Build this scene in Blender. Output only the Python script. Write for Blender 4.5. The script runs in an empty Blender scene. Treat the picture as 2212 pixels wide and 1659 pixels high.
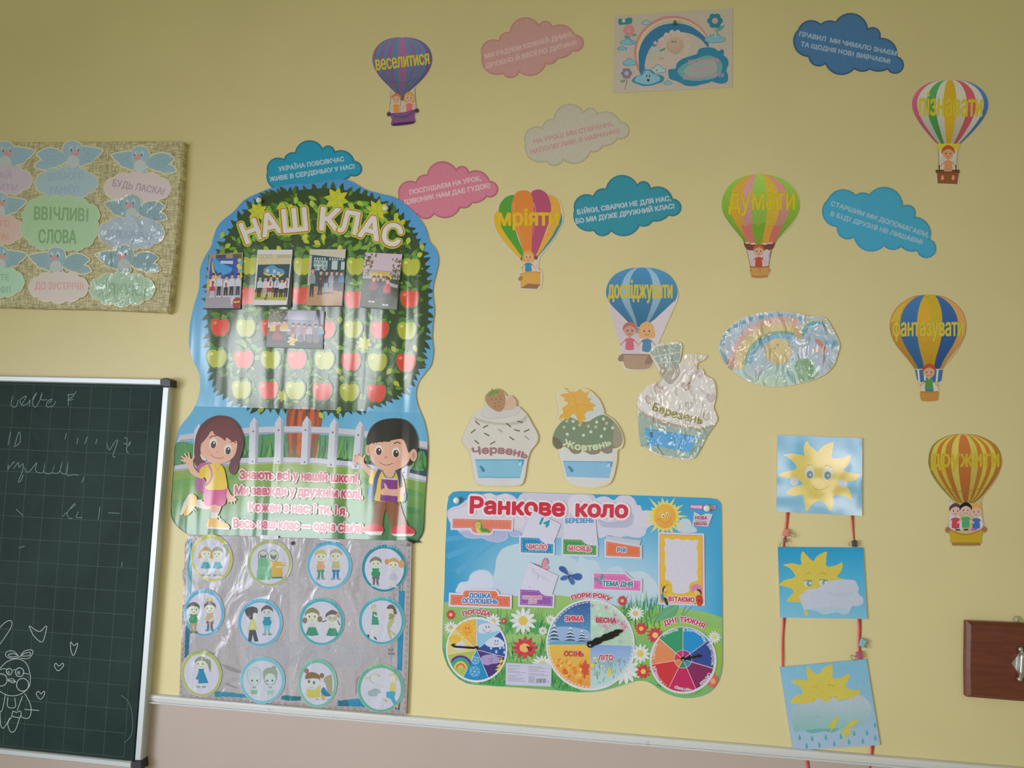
import bpy, math, random
from mathutils import Vector
from mathutils.geometry import tessellate_polygon, delaunay_2d_cdt

# ---------------------------------------------------------------- camera
SC = bpy.context.scene
COL = SC.collection
W, H, F = 2212.0, 1659.0, 1650.0
PITCH, YAW, ROLL = math.radians(4.73), math.radians(-7.88), math.radians(1.98)
CAM = Vector((0.0, -1.80, 1.60))
cp, sp_, cy_, sy_ = math.cos(PITCH), math.sin(PITCH), math.cos(YAW), math.sin(YAW)
FWD = Vector((sy_ * cp, cy_ * cp, sp_))
_r = Vector((cy_, -sy_, 0.0))
_u = _r.cross(FWD)
RIGHT = _r * math.cos(ROLL) + _u * math.sin(ROLL)
UP = _u * math.cos(ROLL) - _r * math.sin(ROLL)
cam = bpy.data.cameras.new('camera')
cam.sensor_width = 36.0
cam.lens = F / W * 36.0
cam.clip_start = 0.02
cam_ob = bpy.data.objects.new('camera', cam)
COL.objects.link(cam_ob)
from mathutils import Matrix
cam_ob.matrix_world = Matrix(((RIGHT.x, UP.x, -FWD.x, CAM.x), (RIGHT.y, UP.y, -FWD.y, CAM.y),
                              (RIGHT.z, UP.z, -FWD.z, CAM.z), (0, 0, 0, 1)))
SC.camera = cam_ob

# ---------------------------------------------------------------- light
SC.view_settings.view_transform = 'Standard'
SC.view_settings.look = 'None'
SC.view_settings.gamma = 1.0
SC.view_settings.exposure = 0.0
SC.view_settings.use_curve_mapping = False
wd = bpy.data.worlds.new('room_ambience')
SC.world = wd
wd.use_nodes = True
wd.node_tree.nodes['Background'].inputs[0].default_value = (0.96, 0.92, 0.46, 1)
wd.node_tree.nodes['Background'].inputs[1].default_value = 0.23


def area(name, loc, target, sx, sy, power, col):
    L = bpy.data.lights.new(name, 'AREA')
    L.shape = 'RECTANGLE'
    L.size, L.size_y = sx, sy
    L.energy = power
    L.color = col
    o = bpy.data.objects.new(name, L)
    COL.objects.link(o)
    o.location = loc
    d = Vector(target) - Vector(loc)
    o.rotation_euler = d.to_track_quat('-Z', 'Z').to_euler()
    return o


# the classroom's windows along its left side (behind the camera)
k = area('window_daylight', (-2.95, -2.4, 1.15), (-0.05, 0.0, 1.06), 1.3, 1.5, 10.0, (0.82, 0.86, 1.0))
k.data.spread = math.radians(52)
area('far_window_daylight', (-3.15, -5.6, 2.45), (-0.4, 0.0, 1.5), 1.75, 0.95, 44.0, (0.92, 0.96, 1.0))
k = area('back_window_daylight', (1.95, -5.8, 1.95), (-0.30, 0.0, 1.60), 1.3, 1.5, 2.1, (1.0, 0.86, 0.80))
k.data.spread = math.radians(28)

# ---------------------------------------------------------------- helpers
# brightness of a white surface on this wall, sampled once; only used to turn the
# colours one sees on the wall into reflectances
EX = (60, 300, 600, 900, 1200, 1500, 1800, 2150)
EY = (40, 300, 600, 900, 1200, 1450, 1600)
ETAB = (
    ((0.35, 0.34, 0.24), (0.37, 0.36, 0.26), (0.41, 0.4, 0.3), (0.43, 0.42, 0.33), (0.44, 0.43, 0.33), (0.43, 0.42, 0.33), (0.41, 0.4, 0.31), (0.38, 0.37, 0.27)),
    ((0.39, 0.39, 0.29), (0.44, 0.43, 0.34), (0.51, 0.49, 0.41), (0.54, 0.52, 0.44), (0.54, 0.52, 0.44), (0.52, 0.5, 0.42), (0.48, 0.47, 0.38), (0.42, 0.42, 0.33)),
    ((0.49, 0.48, 0.41), (0.57, 0.57, 0.49), (0.65, 0.64, 0.57), (0.68, 0.67, 0.59), (0.67, 0.66, 0.58), (0.63, 0.61, 0.54), (0.56, 0.55, 0.47), (0.48, 0.47, 0.39)),
    ((0.61, 0.61, 0.54), (0.71, 0.71, 0.65), (0.79, 0.79, 0.73), (0.81, 0.8, 0.74), (0.77, 0.76, 0.7), (0.71, 0.7, 0.63), (0.63, 0.62, 0.55), (0.53, 0.52, 0.45)),
    ((0.69, 0.69, 0.64), (0.79, 0.79, 0.75), (0.86, 0.86, 0.82), (0.86, 0.86, 0.81), (0.82, 0.81, 0.76), (0.75, 0.74, 0.68), (0.66, 0.65, 0.59), (0.55, 0.55, 0.48)),
    ((0.68, 0.69, 0.64), (0.79, 0.8, 0.76), (0.87, 0.87, 0.83), (0.86, 0.86, 0.82), (0.81, 0.81, 0.76), (0.75, 0.74, 0.69), (0.66, 0.65, 0.59), (0.56, 0.55, 0.48)),
    ((0.66, 0.66, 0.61), (0.76, 0.77, 0.72), (0.83, 0.84, 0.8), (0.83, 0.83, 0.79), (0.79, 0.79, 0.74), (0.72, 0.72, 0.67), (0.64, 0.64, 0.58), (0.55, 0.55, 0.48)))


def lin(c):
    c /= 255.0
    return c / 12.92 if c < 0.04045 else ((c + 0.055) / 1.055) ** 2.4


def _seg(v, t):
    v = min(max(v, t[0]), t[-1])
    for i in range(len(t) - 1):
        if v <= t[i + 1]:
            return i, (v - t[i]) / (t[i + 1] - t[i])


def light_at(px, py):
    i, fx = _seg(px, EX)
    j, fy = _seg(py, EY)
    return [(ETAB[j][i][c] * (1 - fx) + ETAB[j][i + 1][c] * fx) * (1 - fy) +
            (ETAB[j + 1][i][c] * (1 - fx) + ETAB[j + 1][i + 1][c] * fx) * fy for c in range(3)]


def rgb(c):
    if isinstance(c, str):
        return (int(c[0:2], 16), int(c[2:4], 16), int(c[4:6], 16))
    return c


def albedo(c, E):
    c = rgb(c)
    a = [max(0.0, lin(c[k]) - 0.011) / E[k] for k in range(3)]   # 0.011: sheen off the surface
    f = min(1.0, 0.86 / max(a))
    return tuple(max(0.012, v * f) for v in a) + (1.0,)


def P(px, py, h=0.0):
    """the point on the plane h metres in front of the wall that the photo shows at a pixel"""
    d = FWD * F + RIGHT * (px - W / 2) - UP * (py - H / 2)
    t = (-h - CAM.y) / d.y
    return CAM + d * t


def nums(s):
    if isinstance(s, str):
        v = [float(x) for x in s.split()]
        return [(v[i], v[i + 1]) for i in range(0, len(v) - 1, 2)]
    return list(s)


def smooth(pts, n=5, closed=True):
    pts = nums(pts)
    N = len(pts)
    out = []
    for i in range(N if closed else N - 1):
        if closed:
            a, b, c, d = pts[i - 1], pts[i], pts[(i + 1) % N], pts[(i + 2) % N]
        else:
            a, b, c, d = pts[max(i - 1, 0)], pts[i], pts[i + 1], pts[min(i + 2, N - 1)]
        for k in range(n):
            t = k / n
            out.append(tuple(0.5 * (2 * b[q] + (c[q] - a[q]) * t + (2 * a[q] - 5 * b[q] + 4 * c[q] - d[q]) * t * t +
                                    (3 * b[q] - a[q] - 3 * c[q] + d[q]) * t ** 3) for q in (0, 1)))
    if not closed:
        out.append(pts[-1])
    return out


def ellipse(cx, cy, rx, ry=None, rot=0.0, n=28, a0=0.0, a1=360.0):
    ry = rx if ry is None else ry
    cr, sr = math.cos(math.radians(rot)), math.sin(math.radians(rot))
    full = abs(a1 - a0) >= 360
    m = n if full else n + 1
    out = []
    for i in range(m):
        t = math.radians(a0 + (a1 - a0) * i / n)
        x, y = rx * math.cos(t), ry * math.sin(t)
        out.append((cx + x * cr - y * sr, cy + x * sr + y * cr))
    return out


def scallop(pts, b=0.24, n=7):
    """arcs bulging outward between the cusps of a clockwise outline"""
    pts = nums(pts)
    out = []
    bs = b if isinstance(b, (list, tuple)) else [b] * len(pts)
    for i, p in enumerate(pts):
        q = pts[(i + 1) % len(pts)]
        dx, dy = q[0] - p[0], q[1] - p[1]
        L_ = math.hypot(dx, dy)
        sag = max(1e-3, bs[i]) * L_
        R0 = (L_ * L_ / 4 + sag * sag) / (2 * sag)
        half = math.asin(min(1.0, L_ / 2 / R0))
        if sag > R0:
            half = math.pi - half
        mx_, my_ = (p[0] + q[0]) / 2, (p[1] + q[1]) / 2
        ux, uy = dx / L_, dy / L_
        nx, ny = uy, -ux
        cx_, cy__ = mx_ + nx * (sag - R0), my_ + ny * (sag - R0)
        for k in range(n):
            an = -half + 2 * half * k / n
            out.append((cx_ + R0 * (ux * math.sin(an) + nx * math.cos(an)), cy__ + R0 * (uy * math.sin(an) + ny * math.cos(an))))
    return out


def star(cx, cy, r1, r2, n, rot=0.0, sy=1.0):
    return [(cx + (r1 if i % 2 == 0 else r2) * math.cos(math.radians(rot + i * 180 / n)),
             cy + sy * (r1 if i % 2 == 0 else r2) * math.sin(math.radians(rot + i * 180 / n))) for i in range(2 * n)]


def grow(pts, d):
    """offset a clockwise (on the picture) outline outward by d"""
    pts = nums(pts)
    N = len(pts)
    out = []
    ar = sum(pts[i][0] * pts[(i + 1) % N][1] - pts[(i + 1) % N][0] * pts[i][1] for i in range(N))
    s = 1 if ar > 0 else -1
    for i in range(N):
        a, b, c = pts[i - 1], pts[i], pts[(i + 1) % N]
        n1 = (b[1] - a[1], a[0] - b[0])
        n2 = (c[1] - b[1], b[0] - c[0])
        l1, l2 = math.hypot(*n1) or 1e-6, math.hypot(*n2) or 1e-6
        nx, ny = n1[0] / l1 + n2[0] / l2, n1[1] / l1 + n2[1] / l2
        l = math.hypot(nx, ny)
        if l < 0.3:
            nx, ny, l = n1[0] / l1, n1[1] / l1, 1.0
        m = min(1.6, 2.0 / l) if l >= 1.0 else 1.4
        out.append((b[0] + s * nx / l * d * m, b[1] + s * ny / l * d * m))
    return out


def vg(y0, c0, y1, c1):
    a, b = rgb(c0), rgb(c1)

    def f(x, y):
        t = min(1, max(0, (y - y0) / (y1 - y0)))
        return tuple(a[k] + (b[k] - a[k]) * t for k in range(3))
    return f


def rg(cx, cy, r, c0, c1, p=1.0):
    a, b = rgb(c0), rgb(c1)

    def f(x, y):
        t = min(1, math.hypot(x - cx, y - cy) / r) ** p
        return tuple(a[k] + (b[k] - a[k]) * t for k in range(3))
    return f


# ---------------------------------------------------------------- materials
MATS = {}


def nd(m, typ, **kw):
    n = m.node_tree.nodes.new(typ)
    for k, v in kw.items():
        if k in n.inputs:
            n.inputs[k].default_value = v
        else:
            setattr(n, k, v)
    return n


def new_mat(name, color=(0.8, 0.8, 0.8), rough=0.5, spec=0.5, metal=0.0, coat=0.0, coat_rough=0.1):
    m = bpy.data.materials.new(name)
    m.use_nodes = True
    b = m.node_tree.nodes['Principled BSDF']
    b.inputs['Base Color'].default_value = tuple(color)[:3] + (1,)
    b.inputs['Roughness'].default_value = rough
    b.inputs['Specular IOR Level'].default_value = spec
    b.inputs['Metallic'].default_value = metal
    b.inputs['Coat Weight'].default_value = coat
    b.inputs['Coat Roughness'].default_value = coat_rough
    MATS[name] = m
    return m, b


def print_mat(name, rough=0.6, spec=0.35, coat=0.0, coat_rough=0.12, scale=(6, 6, 6), bump=0.0, dist=0.01, grain=0.05,
              detail=1.5, distort=0.0, fold=None, ior=1.5):
    """printed paper: ink colours come from the sheet's colour layer, with paper grain and sheet waviness"""
    m, b = new_mat(name, rough=rough, spec=spec, coat=coat, coat_rough=coat_rough)
    b.inputs['Coat IOR'].default_value = ior
    L = m.node_tree.links
    at = nd(m, 'ShaderNodeAttribute', attribute_name='ink')
    tc = nd(m, 'ShaderNodeNewGeometry')
    gr = nd(m, 'ShaderNodeTexNoise', Scale=420.0, Detail=2.0)
    L.new(tc.outputs['Position'], gr.inputs['Vector'])
    mr = nd(m, 'ShaderNodeMapRange')
    mr.inputs['From Min'].default_value, mr.inputs['From Max'].default_value = 0.3, 0.7
    mr.inputs['To Min'].default_value, mr.inputs['To Max'].default_value = 1 - grain, 1 + grain
    L.new(gr.outputs['Fac'], mr.inputs['Value'])
    mx = nd(m, 'ShaderNodeVectorMath', operation='SCALE')
    L.new(at.outputs['Color'], mx.inputs[0])
    L.new(mr.outputs['Result'], mx.inputs['Scale'])
    L.new(mx.outputs['Vector'], b.inputs['Base Color'])
    if bump:
        mp = nd(m, 'ShaderNodeMapping')
        mp.inputs['Scale'].default_value = scale
        L.new(tc.outputs['Position'], mp.inputs['Vector'])
        nz = nd(m, 'ShaderNodeTexNoise', Scale=1.0, Detail=detail, Roughness=0.4, Distortion=distort)
        L.new(mp.outputs['Vector'], nz.inputs['Vector'])
        bp = nd(m, 'ShaderNodeBump', Strength=bump, Distance=dist)
        L.new(nz.outputs['Fac'], bp.inputs['Height'])
        if fold:
            # the sheet is creased at this height and its lower part leans out from the wall
            zf, slope = fold
            sx = nd(m, 'ShaderNodeSeparateXYZ')
            L.new(tc.outputs['Position'], sx.inputs[0])
            su = nd(m, 'ShaderNodeMath', operation='SUBTRACT')
            su.inputs[0].default_value = zf
            L.new(sx.outputs['Z'], su.inputs[1])
            mxm = nd(m, 'ShaderNodeMath', operation='MAXIMUM')
            mxm.inputs[1].default_value = 0.0
            L.new(su.outputs[0], mxm.inputs[0])
            ml = nd(m, 'ShaderNodeMath', operation='MULTIPLY_ADD')
            ml.inputs[1].default_value = slope / (dist * bump)
            L.new(mxm.outputs[0], ml.inputs[0])
            L.new(nz.outputs['Fac'], ml.inputs[2])
            L.new(ml.outputs[0], bp.inputs['Height'])
        L.new(bp.outputs['Normal'], b.inputs['Normal'])
        L.new(bp.outputs['Normal'], b.inputs['Coat Normal'])
    return m


# ---------------------------------------------------------------- objects
def link(o, parent=None):
    COL.objects.link(o)
    if parent is not None:
        o.parent = parent
    return o


def tag(o, label, cat, group=None):
    o['label'] = label
    o['category'] = cat
    if group:
        o['group'] = group
    return o


def thing(name, label, cat, px, py, group=None, h=0.0):
    o = bpy.data.objects.new(name, None)
    o.empty_display_size = 0.02
    link(o)
    o.location = P(px, py, h)
    return tag(o, label, cat, group)


def mesh_obj(name, verts, faces, mat, parent=None, flat=True, origin=None):
    org = Vector(origin) if origin is not None else (parent_loc(parent) if parent is not None else Vector((0, 0, 0)))
    me = bpy.data.meshes.new(name)
    me.from_pydata([tuple(Vector(v) - org) for v in verts], [], faces)
    me.materials.append(mat)
    if not flat:
        for p in me.polygons:
            p.use_smooth = True
    me.update()
    o = bpy.data.objects.new(name, me)
    link(o, parent)
    if parent is None:
        o.location = org
    return o


def parent_loc(p):
    v = Vector((0, 0, 0))
    while p is not None:
        v = v + Vector(p.location)
        p = p.parent
    return v


GLY = {}


def glyphs(s):
    """outline lettering: the letters' contours, filled by winding so that overlapping strokes stay one skin"""
    if s in GLY:
        return GLY[s]
    c = bpy.data.curves.new('lettering', 'FONT')
    c.body = s
    c.resolution_u = 3
    c.fill_mode = 'NONE'
    o = bpy.data.objects.new('lettering', c)
    me = bpy.data.meshes.new_from_object(o)
    brk = {(min(e.vertices), max(e.vertices)) for e in me.edges}
    loops, cur = [], []
    for k in range(len(me.vertices)):
        if cur and (k - 1, k) not in brk:
            loops.append(cur)
            cur = []
        cur.append((me.vertices[k].co.x, me.vertices[k].co.y))
    loops = [q for q in loops + [cur] if len(q) > 2]
    for q in loops:
        # the letter I is drawn as a plain stem, without slab serifs
        x0, x1, y0, y1 = min(p[0] for p in q), max(p[0] for p in q), min(p[1] for p in q), max(p[1] for p in q)
        if len(q) == 12 and abs(x1 - x0 - 0.341) < 0.004 and abs(y1 - y0 - 0.728) < 0.004:
            q[:] = [(x0 + 0.122, y0), (x0 + 0.122, y1), (x0 + 0.22, y1), (x0 + 0.22, y0)]
    bpy.data.objects.remove(o)
    bpy.data.curves.remove(c)
    bpy.data.meshes.remove(me)
    pts, edges, boxes = [], [], []
    for lp in loops:
        n = len(pts)
        pts += [Vector(p) for p in lp]
        edges += [(n + k, n + (k + 1) % len(lp)) for k in range(len(lp))]
        boxes.append((min(p[0] for p in lp), max(p[0] for p in lp), min(p[1] for p in lp), max(p[1] for p in lp)))
    vs, _, fs, *_r2 = delaunay_2d_cdt(pts, edges, [], 0, 1e-6)
    keep = []
    for f in fs:
        cx, cy = sum(vs[k].x for k in f) / len(f), sum(vs[k].y for k in f) / len(f)
        w = 0
        for lp, bx in zip(loops, boxes):
            if not (bx[0] < cx < bx[1] and bx[2] < cy < bx[3]):
                continue
            for k in range(len(lp)):
                (x0, y0), (x1, y1) = lp[k - 1], lp[k]
                if (y0 <= cy) != (y1 <= cy):
                    if x0 + (x1 - x0) * (cy - y0) / (y1 - y0) > cx:
                        w += 1 if y1 > y0 else -1
        if w:
            keep.append(tuple(f))
    GLY[s] = ([(v.x, v.y) for v in vs], keep)
    return GLY[s]


CAPH = max(v[1] for v in glyphs('Н')[0])


class Art:
    """lays flat print on a sheet: every call adds one layer of ink a hair above the one before"""

    def __init__(self, root, crop, h, mat, dh=4e-6):
        self.root, self.h, self.dh, self.mat = root, h, dh, mat
        self.at(crop)
        self.reset()
        self.par = root

    def at(self, crop):
        self.x0, self.y0, self.s = crop
        return self

    def reset(self):
        self.v, self.f, self.c = [], [], []

    def px(self, p):
        return (self.x0 + p[0] / self.s, self.y0 + p[1] / self.s)

    def up(self, k=1.0):
        self.h += self.dh * k

    def _add(self, pts, tris, col, fixed=None):
        """pts in crop pixels"""
        n = len(self.v)
        cc = fixed
        for p in pts:
            q = self.px(p)
            self.v.append(P(q[0], q[1], self.h))
            if fixed is None:
                cc = albedo(col(p[0], p[1]) if callable(col) else col, light_at(*q))
            self.c.append(cc)
        for t in tris:
            self.f.append(tuple(n + i for i in t))

    clip = None

    def fit(self, pts):
        """pull points that stray over the sheet's edge back onto it"""
        if not self.clip:
            return pts
        C, out = self.clip, []
        for p in pts:
            x, y = self.px(p)
            ins = False
            for i in range(len(C)):
                (x0, y0), (x1, y1) = C[i - 1], C[i]
                if (y0 > y) != (y1 > y) and x < (x1 - x0) * (y - y0) / (y1 - y0) + x0:
                    ins = not ins
            if ins:
                out.append(p)
                continue
            best = None
            for i in range(len(C)):
                (x0, y0), (x1, y1) = C[i - 1], C[i]
                dx, dy = x1 - x0, y1 - y0
                t = min(1, max(0, ((x - x0) * dx + (y - y0) * dy) / (dx * dx + dy * dy + 1e-9)))
                qx, qy = x0 + dx * t, y0 + dy * t
                d = (qx - x) ** 2 + (qy - y) ** 2
                if best is None or d < best[0]:
                    best = (d, qx, qy)
            out.append(((best[1] - self.x0) * self.s, (best[2] - self.y0) * self.s))
        return out

    def poly(self, pts, col, sub=None, lift=1.0):
        pts = self.fit(nums(pts))
        self.up(lift)
        tr = [tuple(t) for t in tessellate_polygon([[Vector((p[0], p[1], 0)) for p in pts]])]
        if callable(col) or sub:
            mxl = (sub or 9.0) * self.s
            ps = list(pts)
            stack, out, mid = list(tr), [], {}
            guard = 0
            while stack and guard < 60000:
                guard += 1
                a, b, c = stack.pop()
                e = [(a, b, c), (b, c, a), (c, a, b)]
                ls = [math.dist(ps[i], ps[j]) for i, j, _ in e]
                k = ls.index(max(ls))
                if ls[k] <= mxl:
                    out.append((a, b, c))
                    continue
                i, j, o = e[k]
                key = (min(i, j), max(i, j))
                if key not in mid:
                    ps.append(((ps[i][0] + ps[j][0]) / 2, (ps[i][1] + ps[j][1]) / 2))
                    mid[key] = len(ps) - 1
                m = mid[key]
                stack += [(i, m, o), (m, j, o)]
            self._add(ps, out, col)
        else:
            q = self.px((sum(p[0] for p in pts) / len(pts), sum(p[1] for p in pts) / len(pts)))
            self._add(pts, tr, col, albedo(col, light_at(*q)))
        return self

    def sp(self, pts, col, n=5, sub=None):
        return self.poly(smooth(pts, n), col, sub)

    def ell(self, cx, cy, rx, ry=None, col='ffffff', rot=0.0, n=24, sub=None, a0=0, a1=360):
        return self.poly(ellipse(cx, cy, rx, ry, rot, n, a0, a1), col, sub)

    def line(self, pts, w, col, closed=False, curve=False, n=5, w1=None):
        pts = self.fit(smooth(pts, n, closed) if curve else nums(pts))
        self.up()
        N = len(pts)
        L, R_ = [], []
        for i in range(N):
            a = pts[(i - 1) % N] if (closed or i > 0) else pts[i]
            b = pts[(i + 1) % N] if (closed or i < N - 1) else pts[i]
            dx, dy = b[0] - a[0], b[1] - a[1]
            l = math.hypot(dx, dy) or 1e-6
            ww = (w + (w1 - w) * i / max(1, N - 1) if w1 is not None else w) / 2
            L.append((pts[i][0] - dy / l * ww, pts[i][1] + dx / l * ww))
            R_.append((pts[i][0] + dy / l * ww, pts[i][1] - dx / l * ww))
        tr = []
        for i in range(N if closed else N - 1):
            j = (i + 1) % N
            tr += [(i, j, N + j), (i, N + j, N + i)]
        q = self.px(pts[N // 2])
        self._add(L + R_, tr, col, None if callable(col) else albedo(col, light_at(*q)))
        return self

    def dash(self, pts, w, col, on, off, closed=False):
        pts = nums(pts)
        if closed:
            pts = pts + [pts[0]]
        pos, want, run = 0.0, True, []
        left = on
        for i in range(len(pts) - 1):
            a, b = pts[i], pts[i + 1]
            d = math.dist(a, b)
            t = 0.0
            if want and not run:
                run = [a]
            while d - t > left:
                t += left
                p = (a[0] + (b[0] - a[0]) * t / d, a[1] + (b[1] - a[1]) * t / d)
                if want:
                    run.append(p)
                    self.line(run, w, col)
                    self.up(-1)
                    run = []
                else:
                    run = [p]
                want = not want
                left = on if want else off
            left -= d - t
            if want:
                run.append(b)
        self.up()
        return self

    def text(self, s, p0, p1, h, col, mid=None, bold=0.0, halo=0.0, halo_col='ffffff', slant=0.0, stamps=8, vflip=False):
        """lettering whose baseline runs from p0 to p1 (through mid), capitals h high"""
        vs, fs = glyphs(s)
        xa, xb = min(v[0] for v in vs), max(v[0] for v in vs)
        if mid is None:
            c = ((p0[0] + p1[0]) / 2, (p0[1] + p1[1]) / 2)
        else:
            c = (2 * mid[0] - (p0[0] + p1[0]) / 2, 2 * mid[1] - (p0[1] + p1[1]) / 2)
        pts = []
        for x, y in vs:
            v = y / CAPH * h
            u = (x - xa) / (xb - xa) + slant * v / max(1e-6, math.dist(p0, p1))
            bx = (1 - u) ** 2 * p0[0] + 2 * u * (1 - u) * c[0] + u * u * p1[0]
            by = (1 - u) ** 2 * p0[1] + 2 * u * (1 - u) * c[1] + u * u * p1[1]
            tx = 2 * (1 - u) * (c[0] - p0[0]) + 2 * u * (p1[0] - c[0])
            ty = 2 * (1 - u) * (c[1] - p0[1]) + 2 * u * (p1[1] - c[1])
            l = math.hypot(tx, ty)
            pts.append((bx + ty / l * v, by - tx / l * v))
        q = self.px(c)
        E = light_at(*q)
        for r, cc in ((halo + bold, halo_col), (bold, col)):
            if cc is halo_col and not halo:
                continue
            self.up()
            if r <= 0:
                self._add(pts, fs, cc, albedo(cc, E))
            else:
                for k in range(stamps):
                    self.h += 3e-6
                    a = 2 * math.pi * k / stamps
                    self._add([(p[0] + r * math.cos(a), p[1] + r * math.sin(a)) for p in pts], fs, cc, albedo(cc, E))
                if r > 0.09 * h:
                    self.h += 3e-6
                    self._add(pts, fs, cc, albedo(cc, E))
        return self

    def sheet(self, pts, th, col, sub=None, edge=None):
        """a solid sheet: printed front, cut edges and back"""
        pts = nums(pts)
        self.poly(pts, col, sub)
        n = len(self.v)
        N = len(pts)
        for hh in (self.h - th, self.h):
            for p in pts:
                q = self.px(p)
                self.v.append(P(q[0], q[1], 0) if False else self._back(q, hh))
                cc = col(p[0], p[1]) if callable(col) else col
                self.c.append(albedo(edge or cc, light_at(*q)))
        for i in range(N):
            j = (i + 1) % N
            self.f.append((n + i, n + j, n + N + j, n + N + i))
        self.f.append(tuple(n + i for i in range(N)))
        return self

    def _back(self, q, hh):
        f = P(q[0], q[1], self.h)
        return Vector((f.x, -hh, f.z))

    def part(self, name, parent=None, mat=None, label=None):
        par = parent or self.par
        o = mesh_obj(name, self.v, self.f, mat or self.mat, par)
        at = o.data.color_attributes.new('ink', 'FLOAT_COLOR', 'POINT')
        flat = []
        for c in self.c:
            flat += c
        at.data.foreach_set('color', flat)
        if label:
            o['label'] = label
        self.reset()
        return o


def tube(points, r, n=8, closed=False):
    """verts and faces of a round wire through points"""
    pts = [Vector(p) for p in points]
    N = len(pts)
    V, Fc = [], []
    for i in range(N):
        a = pts[(i - 1) % N] if (closed or i > 0) else pts[i]
        b = pts[(i + 1) % N] if (closed or i < N - 1) else pts[i]
        t = (b - a).normalized()
        up = Vector((0, 1, 0)) if abs(t.y) < 0.9 else Vector((1, 0, 0))
        u = t.cross(up).normalized()
        w = t.cross(u).normalized()
        for k in range(n):
            an = 2 * math.pi * k / n
            V.append(pts[i] + u * (r * math.cos(an)) + w * (r * math.sin(an)))
    for i in range(N if closed else N - 1):
        j = (i + 1) % N
        for k in range(n):
            m = (k + 1) % n
            Fc.append((i * n + k, i * n + m, j * n + m, j * n + k))
    if not closed:
        Fc.append(tuple(range(n - 1, -1, -1)))
        Fc.append(tuple((N - 1) * n + k for k in range(n)))
    return V, Fc


def lathe(c, prof, n=20):
    """a solid turned about the wall's normal: prof is a list of (radius, height off the wall)"""
    V, Fc = [], []
    c = Vector(c)
    for r, h in prof:
        for k in range(n):
            a = 2 * math.pi * k / n
            V.append(c + Vector((r * math.cos(a), -h, r * math.sin(a))))
    for i in range(len(prof) - 1):
        for k in range(n):
            m = (k + 1) % n
            Fc.append((i * n + k, i * n + m, (i + 1) * n + m, (i + 1) * n + k))
    Fc.append(tuple(range(n - 1, -1, -1)))
    Fc.append(tuple((len(prof) - 1) * n + k for k in range(n)))
    return V, Fc


def bev_slab(front, h, back_h, bevel):
    """bevelled solid between a back outline and a front outline given in photo pixels (on the plane h)"""
    pts = nums(front)
    N = len(pts)
    inner = grow(pts, -bevel)
    V = []
    for q in pts:
        f = P(q[0], q[1], h)
        V.append(Vector((f.x, -back_h, f.z)))
    d = P(pts[0][0] + bevel, pts[0][1], h).x - P(pts[0][0], pts[0][1], h).x
    for q in pts:
        f = P(q[0], q[1], h)
        V.append(Vector((f.x, -(h - abs(d)), f.z)))
    for q in inner:
        V.append(P(q[0], q[1], h))
    Fc = []
    for r in (0, 1):
        for i in range(N):
            j = (i + 1) % N
            Fc.append((r * N + i, r * N + j, (r + 1) * N + j, (r + 1) * N + i))
    Fc.append(tuple(2 * N + i for i in range(N)))
    Fc.append(tuple(range(N - 1, -1, -1)))
    return V, Fc


def merge(*ms):
    V, Fc = [], []
    for v, f in ms:
        n = len(V)
        V += list(v)
        Fc += [tuple(n + i for i in q) for q in f]
    return V, Fc


def boxpx(x0, y0, x1, y1, h, back):
    return bev_slab([(x0, y0), (x1, y0), (x1, y1), (x0, y1)], h, back, 0.6)

# ---------------------------------------------------------------- crops (x0, y0, scale) in which outlines below were measured
Z1, Z2, Z3, Z4 = (0, 280, 3.95), (380, 380, 3.8138), (380, 740, 3.607), (380, 1140, 3.95)
Z5, Z6 = (0, 800, 3.77), (0, 1220, 3.78)
Y1, Y2, Y3, Y4 = (940, 1040, 6.379), (1250, 1040, 6.379), (940, 1260, 6.379), (1250, 1260, 6.379)
Y5, Y6 = (980, 820, 5.672), (1300, 560, 3.687)
B1, RB, B2, B3 = (780, 60, 7.2136), (1300, 0, 6.9125), (1940, 150, 6.1435), (1040, 370, 6.145)
B4, B5, B6, OV = (1530, 360, 6.383), (1890, 620, 6.1435), (1970, 920, 5.926), (1530, 650, 7.1355)
S1, S2, S3, KK = (1640, 920, 5.5286), (1640, 1120, 5.5286), (1640, 1360, 5.55), (2040, 1290, 6.634)
C5, C6, C7, C8 = (550, 290, 4.0218), (1010, 20, 4.7395), (1210, 360, 7.9), (1680, 10, 2.963)
PX = (0, 0, 1.0)


def cv(crop, pts):
    """crop pixels to photo pixels"""
    return [(crop[0] + x / crop[2], crop[1] + y / crop[2]) for x, y in nums(pts)]


# ---------------------------------------------------------------- the wall
TRIM_TOP = (P(317, 1492).z + P(1640, 1612).z + P(1940, 1635).z) / 3
TRIM_BOT = (P(317, 1510).z + P(1640, 1635).z) / 2
m, b = new_mat('wall_paint', rough=0.42, spec=0.35)
L = m.node_tree.links
geo = nd(m, 'ShaderNodeNewGeometry')
sx = nd(m, 'ShaderNodeSeparateXYZ')
L.new(geo.outputs['Position'], sx.inputs[0])
gt = nd(m, 'ShaderNodeMath', operation='GREATER_THAN')
gt.inputs[1].default_value = (TRIM_TOP + TRIM_BOT) / 2
L.new(sx.outputs['Z'], gt.inputs[0])
mix = nd(m, 'ShaderNodeMix', data_type='RGBA')
mix.inputs['A'].default_value = (0.55, 0.455, 0.415, 1)
mix.inputs['B'].default_value = (0.79, 0.70, 0.385, 1)
L.new(gt.outputs[0], mix.inputs['Factor'])
blot = nd(m, 'ShaderNodeTexNoise', Scale=3.2, Detail=4.0, Roughness=0.55)
L.new(geo.outputs['Position'], blot.inputs['Vector'])
mr = nd(m, 'ShaderNodeMapRange')
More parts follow.
